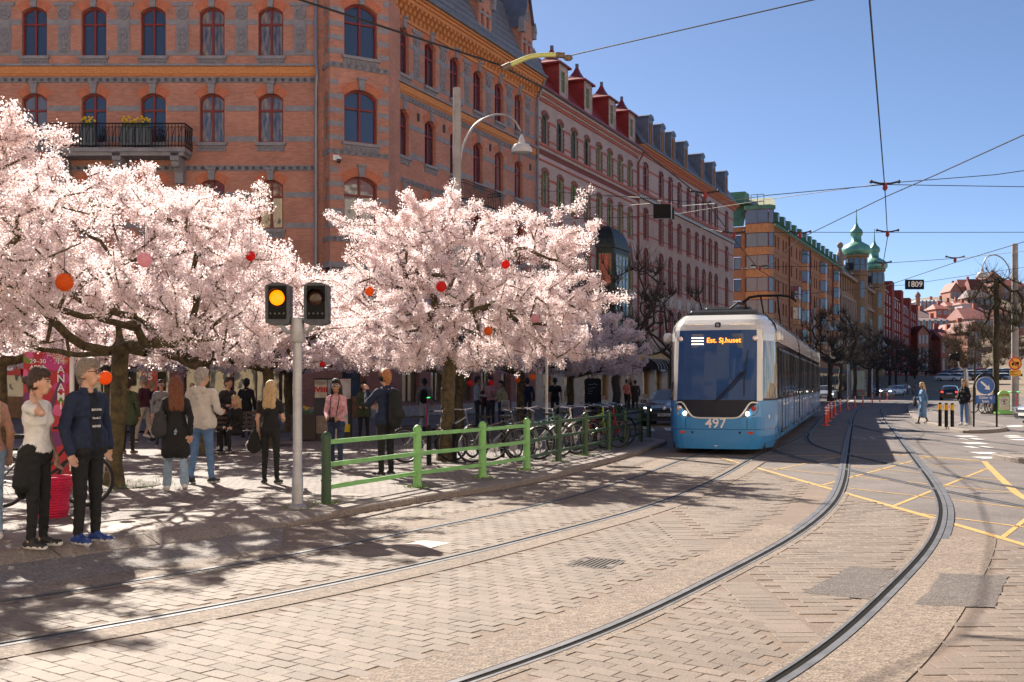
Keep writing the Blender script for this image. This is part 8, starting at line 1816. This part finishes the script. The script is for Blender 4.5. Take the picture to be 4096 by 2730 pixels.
person(foot(607,1752),face(.9,.3),'woman in a black dress and white shoes behind the man in maroon',1.62,'f','dress',BLKCL,SKIN,SHW,HDB,vox=.016,stride=.5,skirt=.35,coat=.5,sleeve=.5)
person(foot(645,1788),face(.3,-1),'woman in a grey coat and sunglasses walking to the viewer',1.66,'f','coat',GREYC,JEAND,SHB,HBROWN,vox=.015,stride=.5,coat=.5,glasses='sun')
BW_ = person((-6.45,25.7,PZ),face(-.4,-.9),'blond woman in black sitting on the park bench',1.68,'f','sweater',BLKCL,BLKCL,SHB,HBLOND,vox=.016,sit=True,hairlen=.2,arms=('lap','lap'))
person(foot(890,1800),face(.6,-.5),'person in dark clothes bending over beside the bench',1.70,'m','sweater',DKGR,BLKCL,SHW,HBROWN,vox=.016,lean=.22,arms=('front','front'))
person(foot(985,1755),face(.2,.9),'person in black with a bag behind the blond woman in black',1.70,'m','jacket',BLKCL,BLKCL,SHB,HBLACK,vox=.016)
person(foot(770,1745),face(.2,-.9),'bald person in rose behind the man in the hoodie',1.60,'m','sweater',ROSEC,DKGR,SHB,HSIL,vox=.018,bald=True)
person(foot(1455,1765),face(.1,-1),'dark-haired woman in an olive coat with head bowed by the poster stand',1.62,'f','coat',OLIVE,BLKCL,SHB,HBLACK,vox=.016,coat=.4,hairlen=.15,arms=('lap','lap'),head_tilt=1)
BP = person(foot(1698,1722),face(.05,1),'man in a dark vest and pale jeans with a small backpack walking away',1.74,'m','jacket',GREYC,LBLUE,SHB,HBLACK,vox=.018)
person(foot(1908,1712),face(.9,.1),'man in a pale grey shirt talking with the group under the lanterns',1.82,'m','shirt',LBLUE,DKGR,SHB,HBROWN,vox=.018,arms=('front','down'))
person(foot(1940,1706),face(.2,-.9),'older woman in maroon in the middle of the group under the lanterns',1.58,'f','sweater',MAROON,DKGR,SHB,HSIL,vox=.018)
person(foot(1964,1708),face(-.6,-.7),'man in a pale pink shirt in the group under the lanterns',1.80,'m','tee',ROSEC,DKGR,SHB,HBLACK,vox=.018,sleeve=.5,arms=('front','front'))
TOTE = person(foot(2006,1705),face(-.7,-.6),'woman in a pale yellow jacket with a white tote bag',1.66,'f','jacket',YELC,JEAND,SHW,HBLACK,vox=.018,arms=('front','down'),bun=True)
person(foot(2110,1690),face(-.2,.9),'man in a dark navy shirt behind the round sign pole',1.78,'m','tee',NAVY,DKGR,SHB,HBLACK,vox=.02)
MB2 = person(foot(2220,1690),face(.1,1),'man in black with a backpack walking towards the awnings',1.80,'m','tee',BLKCL,DKGR,SHB,HBLACK,vox=.02,sleeve=.5)
person(foot(2507,1643),face(.5,.4),'man in a salmon shirt beside the bare street tree',1.82,'m','shirt',SALM,BLKCL,SHB,HBROWN,vox=.022,sleeve=.6)
person(foot(2541,1641),face(.1,1),'person in a long dark brown coat beside the salmon shirt',1.76,'m','coat',BROWNC,BLKCL,SHB,HBLACK,vox=.022,coat=.8)
person(foot(2524,1639),face(-.1,1),'dark-haired woman in black between the two by the street tree',1.66,'f','jacket',BLKCL,BLKCL,SHB,HBLACK,vox=.022)
# ---- on the right
p = gp(3690,1697); person((p.x,p.y,0),face(-1,-.05),'blond woman in a denim-blue coat dress stepping off the island',1.70,'f','coat',DENJ,BLKCL,SHB,HBLOND,vox=.013,stride=.75,skirt=0,coat=1.15,hairlen=.18,arms=('front','swing'),legw=.72)
p = gp(3857,1702,.12); person((p.x,p.y,.12),face(-.8,-.5),'woman in a black jacket and blue jeans behind the leaning pole',1.70,'f','jacket',BLKCL,JEANB,SHW,HDB,vox=.013,hairlen=.15,arms=('front','down'),glasses='sun',coat=.2)
p = gp(3629,1586); person((p.x,p.y,0),face(-1,0),'person in a pale top and jeans striding across the far street',1.75,'f','shirt',ROSEC,JEAND,SHW,HBROWN,vox=.025,stride=.9)
p = gp(3652,1585); person((p.x,p.y,0),face(1,0),'child in a pink jacket crossing the far street',1.2,'f','jacket',SALM,BLKCL,SHB,HBROWN,vox=.025,stride=.6)
p = gp(3664,1585); person((p.x,p.y,0),face(1,0),'man in a grey shirt beside the child on the far crossing',1.82,'m','shirt',GREYC,JEANB,SHB,HBROWN,vox=.025,stride=.5)
# ---- bags and carried things
def soft(name, prims, mats, loc, rz, label, cat, vox=.014, group='bags'):
    P = np.array([q for a in prims for q in (a[0],a[1])]); G = SDF(P.min(0)-.3,P.max(0)+.3,vox)
    for a in prims: G.prim(*a[:5],k=.03,flat=a[5] if len(a) > 5 else 1)
    def fn(X,Y,Z,d,l): d += (.003*np.sin(X*45+Z*30)*np.sin(Z*40+Y*35)).astype(np.float32)
    G.cut(fn); return obj(name,G.mesh(name,mats),None,loc,rz,label=label,cat=cat,group=group)
def near(o,x,y,z): 
    c,s_ = math.cos(o.rotation_euler.z),math.sin(o.rotation_euler.z); k = o.scale.x; return (o.location.x+(x*c-y*s_)*k,o.location.y+(x*s_+y*c)*k,o.location.z+z*k)
soft('backpack',[((0,.05,-.22),(0,.06,.16),.155,.13,0,.6),((-.05,.13,-.15),(.05,.13,-.12),.09,.09,0,.6),((-.1,-.06,.2),(-.12,-.24,.0),.02,.02,0),((.1,-.06,.2),(.12,-.24,.0),.02,.02,0)],[BLKCL],near(HM,0,.17,1.18),HM.rotation_euler.z,'large black roll-top backpack on the ginger man','backpack')
mb = MB(); mb.tube([(-.1,0,-.02),(-.095,0,.06),(-.05,0,.11),(0,0,.125),(.05,0,.11),(.095,0,.06),(.1,0,-.02)],.014,6); hpo = empty('headphones',near(HM,0,-.02,1.655),HM.rotation_euler.z,label='black headphones worn by the ginger man',cat='headphones'); mb.build('headband',BLKM,hpo)
for s in (-1,1): mb = MB(); mb.lathe([(.045,-.02),(.05,0),(.04,.025)],14,(s*.1,0,-.02),'x'); mb.build('ear_cup',BLKM,hpo,smooth=True)
soft('backpack',[((0,0,-.14),(0,0,.1),.14,.12,0,.6)],[BLKCL],near(BP,0,.17,1.2),BP.rotation_euler.z,'small black backpack on the man in pale jeans','backpack',.018)
soft('backpack',[((0,0,-.16),(0,0,.12),.15,.13,0,.6)],[BLKCL],near(MB2,0,.17,1.2),MB2.rotation_euler.z,'black backpack on the man walking towards the awnings','backpack',.018)
q = foot(1100,1936); soft('handbag',[((.23,-.02,.72),(.23,.02,.56),.06,.12,0,.45),((.2,0,.78),(.14,.0,1.36),.012,.012,0)],[BLKCL],q,face(.1,1)+math.pi,'black shoulder bag of the blond woman in black','handbag') if False else None
B6 = bpy.data.objects['person.005']; soft('handbag',[((.02,0,-.1),(.02,0,.06),.13,.07,0,.45),((.03,0,.06),(-.06,0,.62),.014,.014,0)],[BLKCL],near(B6,.26,.03,.78),B6.rotation_euler.z,'black shoulder bag of the blond woman in black','handbag')
soft('folded_jacket',[((-.05,-.05,.0),(.06,.05,-.1),.07,.08,0)],[BEIGE],near(B6,.31,-.1,.78),B6.rotation_euler.z,'beige jacket hanging over the arm of the blond woman in black','jacket')
B4_ = bpy.data.objects['person.003']; soft('handbag',[((0,0,-.1),(0,0,.1),.13,.08,0,.5),((0,0,.1),(-.04,-.02,.3),.016,.016,0)],[DKGR],near(B4_,.24,.06,1.08),B4_.rotation_euler.z,'dark shoulder bag of the auburn-haired woman','handbag')
tb = empty('tote_bag',near(TOTE,.26,-.02,.82),TOTE.rotation_euler.z+.3,label='white cotton tote bag lettered ARKET',cat='tote bag'); mb = MB(); mb.cbox(-.19,.19,-.04,.04,-.22,.2,.03); mb.build('bag',WHTC,tb); mb = MB(); mb.tube([(-.1,0,.2),(-.06,0,.5),(.06,0,.5),(.1,0,.2)],.012,5); mb.build('strap',WHTC,tb); text('ARKET',.1,tb,(0,-.05,-.02),(R(90),0,0),BLKM)
BL = bpy.data.objects['person.027']; soft('handbag',[((0,0,-.08),(0,0,.08),.15,.1,0,.5)],[DKGR],near(BL,.0,-.34,1.0),BL.rotation_euler.z,'grey bag and jacket carried by the woman in denim blue','handbag')
cm_ = empty('camera_body',near(PK,0,-.3,1.0),PK.rotation_euler.z,label='black camera held by the woman in the pink sweater',cat='camera'); mb = MB(); mb.cbox(-.07,.07,-.03,.03,-.045,.045,.01); mb.lathe([(.035,0),(.035,-.08),(.03,-.085)],14,(0,-.03,0),'y'); mb.build('housing',BLKM,cm_); mb = MB(); mb.tube([(-.06,.02,.03),(-.08,.2,.4),(-.05,.25,.5)],.008,4); mb.tube([(.06,.02,.03),(.08,.2,.4),(.05,.25,.5)],.008,4); mb.build('strap',BLKM,cm_)
soft('shoulder_bag',[((0,0,-.16),(0,0,.04),.14,.06,0,.5)],[BROWNC],near(bpy.data.objects['person.007' if False else 'person.008'],.22,.05,.9),0,'brown shoulder bag of the person in the olive parka','shoulder bag')
# ---------------------------------------------------------------- bicycles
def bicycle(loc, rz, fm, label, lean=0.0, basket=False, group='bicycles parked behind the railing', rims=None, cruiser=False):
    o = empty('bicycle',loc,rz,label=label,cat='bicycle',group=group); o.rotation_euler = (R(lean),0,rz); WR = .335
    def key(nm,fn,m,sm=True):
        kk = ('bike',nm,m.name,cruiser)
        if kk not in CARS: b_ = MB(); fn(b_); CARS[kk] = b_.mesh(nm,m,sm,40)
        return CARS[kk]
    def tyre(b_): n = 28; b_.tube([(WR*math.cos(2*math.pi*k/n),0,WR*math.sin(2*math.pi*k/n)) for k in range(n+1)],.023,6,False)
    def rimf(b_): n = 28; b_.tube([((WR-.024)*math.cos(2*math.pi*k/n),0,(WR-.024)*math.sin(2*math.pi*k/n)) for k in range(n+1)],.010,5,False)
    def spk(b_):
        for k in range(18): a = 2*math.pi*k/18; b_.tube([(.02*math.cos(a+.6),.02*(-1)**k,.02*math.sin(a+.6)),((WR-.03)*math.cos(a),0,(WR-.03)*math.sin(a))],.0022,3,False)
        b_.lathe([(.025,-.04),(.02,0),(.025,.04)],8,(0,0,0),'y')
    for x in (-.52,.52):
        w_ = obj('wheel',key('tyre',tyre,TYRE),o,(x,0,WR+.02)); obj('rim',key('rim',rimf,mat('bike_rim',(.16,.16,.17),.5,.5)),w_); obj('spokes',key('spokes',spk,mat('bike_spoke',(.12,.12,.13),.5,.4)),w_)
    def frame(b_):
        bb = (-.06,0,.29); st_ = (-.2,0,.82); hd1 = (.36,0,.88); hd2 = (.40,0,.70); ra = (-.52,0,.355)
        b_.tube([hd2,bb],.019,7); b_.tube([bb,st_],.017,7)
        if not cruiser: b_.tube([hd1,(-.17,0,.74)],.016,7)
        else: b_.tube([hd1,(.1,0,.55),(-.1,0,.45)],.016,7)
        for s in (-.05,.05): b_.tube([bb,(ra[0],s,ra[2])],.010,5); b_.tube([(-.17,0,.74),(ra[0],s,ra[2])],.009,5); b_.tube([(.41,s*.5,.66),(.52,s,.355)],.012,6)
        b_.tube([(.415,0,.66),(.33,0,1.02)],.018,7)
    obj('frame',key('frame',frame,fm),o)
    def bars(b_): b_.tube([(.18,-.29,1.06),(.28,-.26,1.07),(.34,-.1,1.05),(.34,.1,1.05),(.28,.26,1.07),(.18,.29,1.06)],.012,6); b_.tube([(.33,0,1.0),(.34,0,1.05)],.014,6)
    obj('handlebar',key('handlebar',bars,CHROME),o)
    for sg in (-1,1): obj('grip',key('grip%d'%sg,lambda b_: b_.tube([(.18,sg*.29,1.06),(.25,sg*.272,1.067)],.018,6),RUBBER),o)
    def sad(b_): b_.add([(-.36,-.08,.95),(-.36,.08,.95),(-.24,.07,.95),(-.08,.02,.945),(-.08,-.02,.945),(-.24,-.07,.95),(-.36,-.07,.90),(-.36,.07,.90),(-.24,.05,.90),(-.1,.015,.91),(-.1,-.015,.91),(-.24,-.05,.90)],[(0,5,4,3,2,1),(0,1,7,6),(1,2,8,7),(2,3,9,8),(3,4,10,9),(4,5,11,10),(5,0,6,11),(6,7,8,9,10,11)]); b_.tube([(-.2,0,.8),(-.22,0,.92)],.013,6)
    obj('saddle',key('saddle',sad,RUBBER),o)
    def fend(b_):
        for x,a0,a1 in ((-.52,.1,3.4),(.52,.9,3.0)):
            for k in range(10):
                q0,q1 = a0+(a1-a0)*k/10,a0+(a1-a0)*(k+1)/10; r_ = WR+.035; b_.quad((x+r_*math.cos(q0),-.028,.355+r_*math.sin(q0)),(x+r_*math.cos(q1),-.028,.355+r_*math.sin(q1)),(x+r_*math.cos(q1),.028,.355+r_*math.sin(q1)),(x+r_*math.cos(q0),.028,.355+r_*math.sin(q0)))
    obj('mudguards',key('mudguards',fend,BLKM),o)
    def crank(b_): b_.lathe([(.09,-.004),(.09,.004)],18,(-.06,-.04,.29),'y'); b_.tube([(-.06,-.06,.29),(-.02,-.06,.13)],.01,5); b_.tube([(-.06,.06,.29),(-.1,.06,.45)],.01,5); b_.box(-.06,.02,-.13,-.06,.115,.14); b_.box(-.14,-.06,.06,.13,.435,.46); b_.tube([(-.06,-.04,.375),(-.52,-.04,.385)],.005,4); b_.tube([(-.06,-.04,.205),(-.52,-.04,.32)],.005,4)
    obj('crankset',key('crankset',crank,ALLOY),o)
    def rack(b_): 
        for s in (-.05,.05): b_.tube([(-.2,s,.76),(-.72,s,.74)],.007,4); b_.tube([(-.66,s,.74),(-.52,s,.36)],.006,4)
        for x in (-.3,-.45,-.6,-.72): b_.tube([(x,-.05,.75),(x,.05,.75)],.006,4)
    obj('rack',key('rack',rack,BLKM),o)
    def refl(b_): b_.box(-.76,-.73,-.03,.03,.62,.68)
    obj('reflector',key('reflector',refl,mat('red_reflector',(.4,.03,.03),.2)),o)
    if basket:
        b_ = MB(); 
        for z in np.linspace(.82,1.08,6): k = .8+.2*(z-.82)/.26; b_.tube([(.36,-.17*k,z),(.36+.28*k,-.17*k,z),(.36+.28*k,.17*k,z),(.36,.17*k,z),(.36,-.17*k,z)],.005,4,False)
        for t in np.linspace(-1,1,7): b_.tube([(.36+.14+.14*t,-.15,.82),(.36+.14+.14*t,-.17,1.08)],.004,4); b_.tube([(.36+.14+.14*t,.15,.82),(.36+.14+.14*t,.17,1.08)],.004,4); b_.tube([(.63,.15*t,.82),(.64,.17*t,1.08)],.004,4)
        b_.build('basket',GALV,o)
    return o
BK = [mat('bike_black',(.015,.015,.017),.3,coat=.4), mat('bike_teal',(.04,.16,.15),.3,coat=.4), mat('bike_red',(.35,.015,.03),.3,coat=.4), mat('bike_white',(.6,.6,.58),.3,coat=.4), mat('bike_plum',(.20,.06,.10),.3,coat=.4), mat('bike_lime',(.35,.5,.03),.3,coat=.4), mat('bike_grey',(.12,.13,.14),.3,coat=.4)]
bl = [((1720,1850),0,'black city bicycle at the left end of the row, before the cherry trunk',28,True),((1985,1850),0,'second bicycle from the left, black with chrome rims',24,False),((2060,1842),6,'grey bicycle third from the left in the row',18,False),((2160,1832),1,'teal-framed bicycle in the middle of the row',30,False),((2230,1822),3,'white cruiser bicycle with swept handlebars',34,True),((2300,1808),4,'plum bicycle next to the white cruiser',40,False),((2360,1798),5,'lime-yellow bicycle half hidden in the row',46,False),((2400,1794),2,'crimson bicycle leaning towards the kerb',28,False),((2450,1782),0,'black bicycle at the right end of the row',40,False),((1840,1838),6,'grey bicycle behind the second railing bay, left of the chrome-rimmed one',60,False),((2105,1822),0,'black bicycle behind the teal-framed one',70,True),((2270,1800),6,'grey bicycle behind the white cruiser',75,False),((2340,1784),0,'black bicycle behind the lime-yellow one',80,True),((2420,1770),4,'plum bicycle behind the crimson one',65,False)]
for (x,y),c,lab,a,cr in bl: 
    p = gp(x,y,PZ); bicycle((p.x,p.y,PZ),R(a),BK[c],lab,random.uniform(-8,8),cruiser=cr)
for (x,y,lab) in ((1716,1862,'black hitching post left of the first bicycle wheel'),(1818,1850,'black hitching post beside the first saddle'),(2010,1830,'black hitching post between the bicycles')):
    p = gp(x,y,PZ); mb = MB(); mb.lathe([(.05,0),(.05,.7),(.058,.71),(.05,.76),(.02,.79)],12); mb.build('hitching_post',BLKM,loc=(p.x,p.y,PZ),smooth=True,label=lab,cat='post',group='hitching posts')
bicycle((-6.05,14.2,PZ),R(12),BK[0],'black bicycle with a wire basket behind the kerbside couple',4,True,group='single bicycles',cruiser=True)
for k,(x,y,c,lab) in enumerate(((3925,1652,0,'black bicycle beside the blue arrow sign'),(3950,1650,2,'red hire bicycle left of the green advertising board'),(3972,1648,2,'red hire bicycle touching the green advertising board'))): p = gp(x,y,.12); bicycle((p.x,p.y,.11),R(20+k*12),BK[c],lab,3,group='bicycles on the right footway')
def scooter(loc,rz,label):
    o = empty('electric_scooter',loc,rz,label=label,cat='scooter',group='hire scooters'); mb = MB(); mb.cbox(-.45,.3,-.08,.08,.1,.16,.02); mb.build('deck',BLKM,o); mb = MB(); mb.tube([(.36,0,.15),(.30,0,1.12)],.028,8); mb.build('stem',mat('scooter_red',(.55,.02,.07),.4),o,smooth=True); mb = MB(); mb.tube([(.30,-.24,1.12),(.30,.24,1.12)],.016,6); mb.build('handlebar',BLKM,o)
    for x in (-.48,.4): mb = MB(); mb.lathe([(.06,-.03),(.11,-.03),(.115,0),(.11,.03),(.06,.03)],16,(x,0,.115),'y'); mb.build('wheel',TYRE,o,smooth=True)
    mb = MB(); mb.box(.24,.3,-.05,.05,1.14,1.16); mb.build('display',mat('green_screen',(.1,.9,.2),.4,emit=(.05,1,.2),estr=1.5),o)
p = gp(1745,1735,PZ); scooter((p.x,p.y,PZ),R(160),'crimson hire scooter left of the round cherry trunk'); p = gp(545,1745,PZ); scooter((p.x,p.y,PZ),R(20),'crimson hire scooter beside the olive parka')
for k,(x,lab) in enumerate(((4050,'red hire scooter right of the green advertising board'),(4090,'red hire scooter at the right picture edge'))): p = gp(x,1655,.12); scooter((p.x,p.y,.11),R(100+20*k),lab)
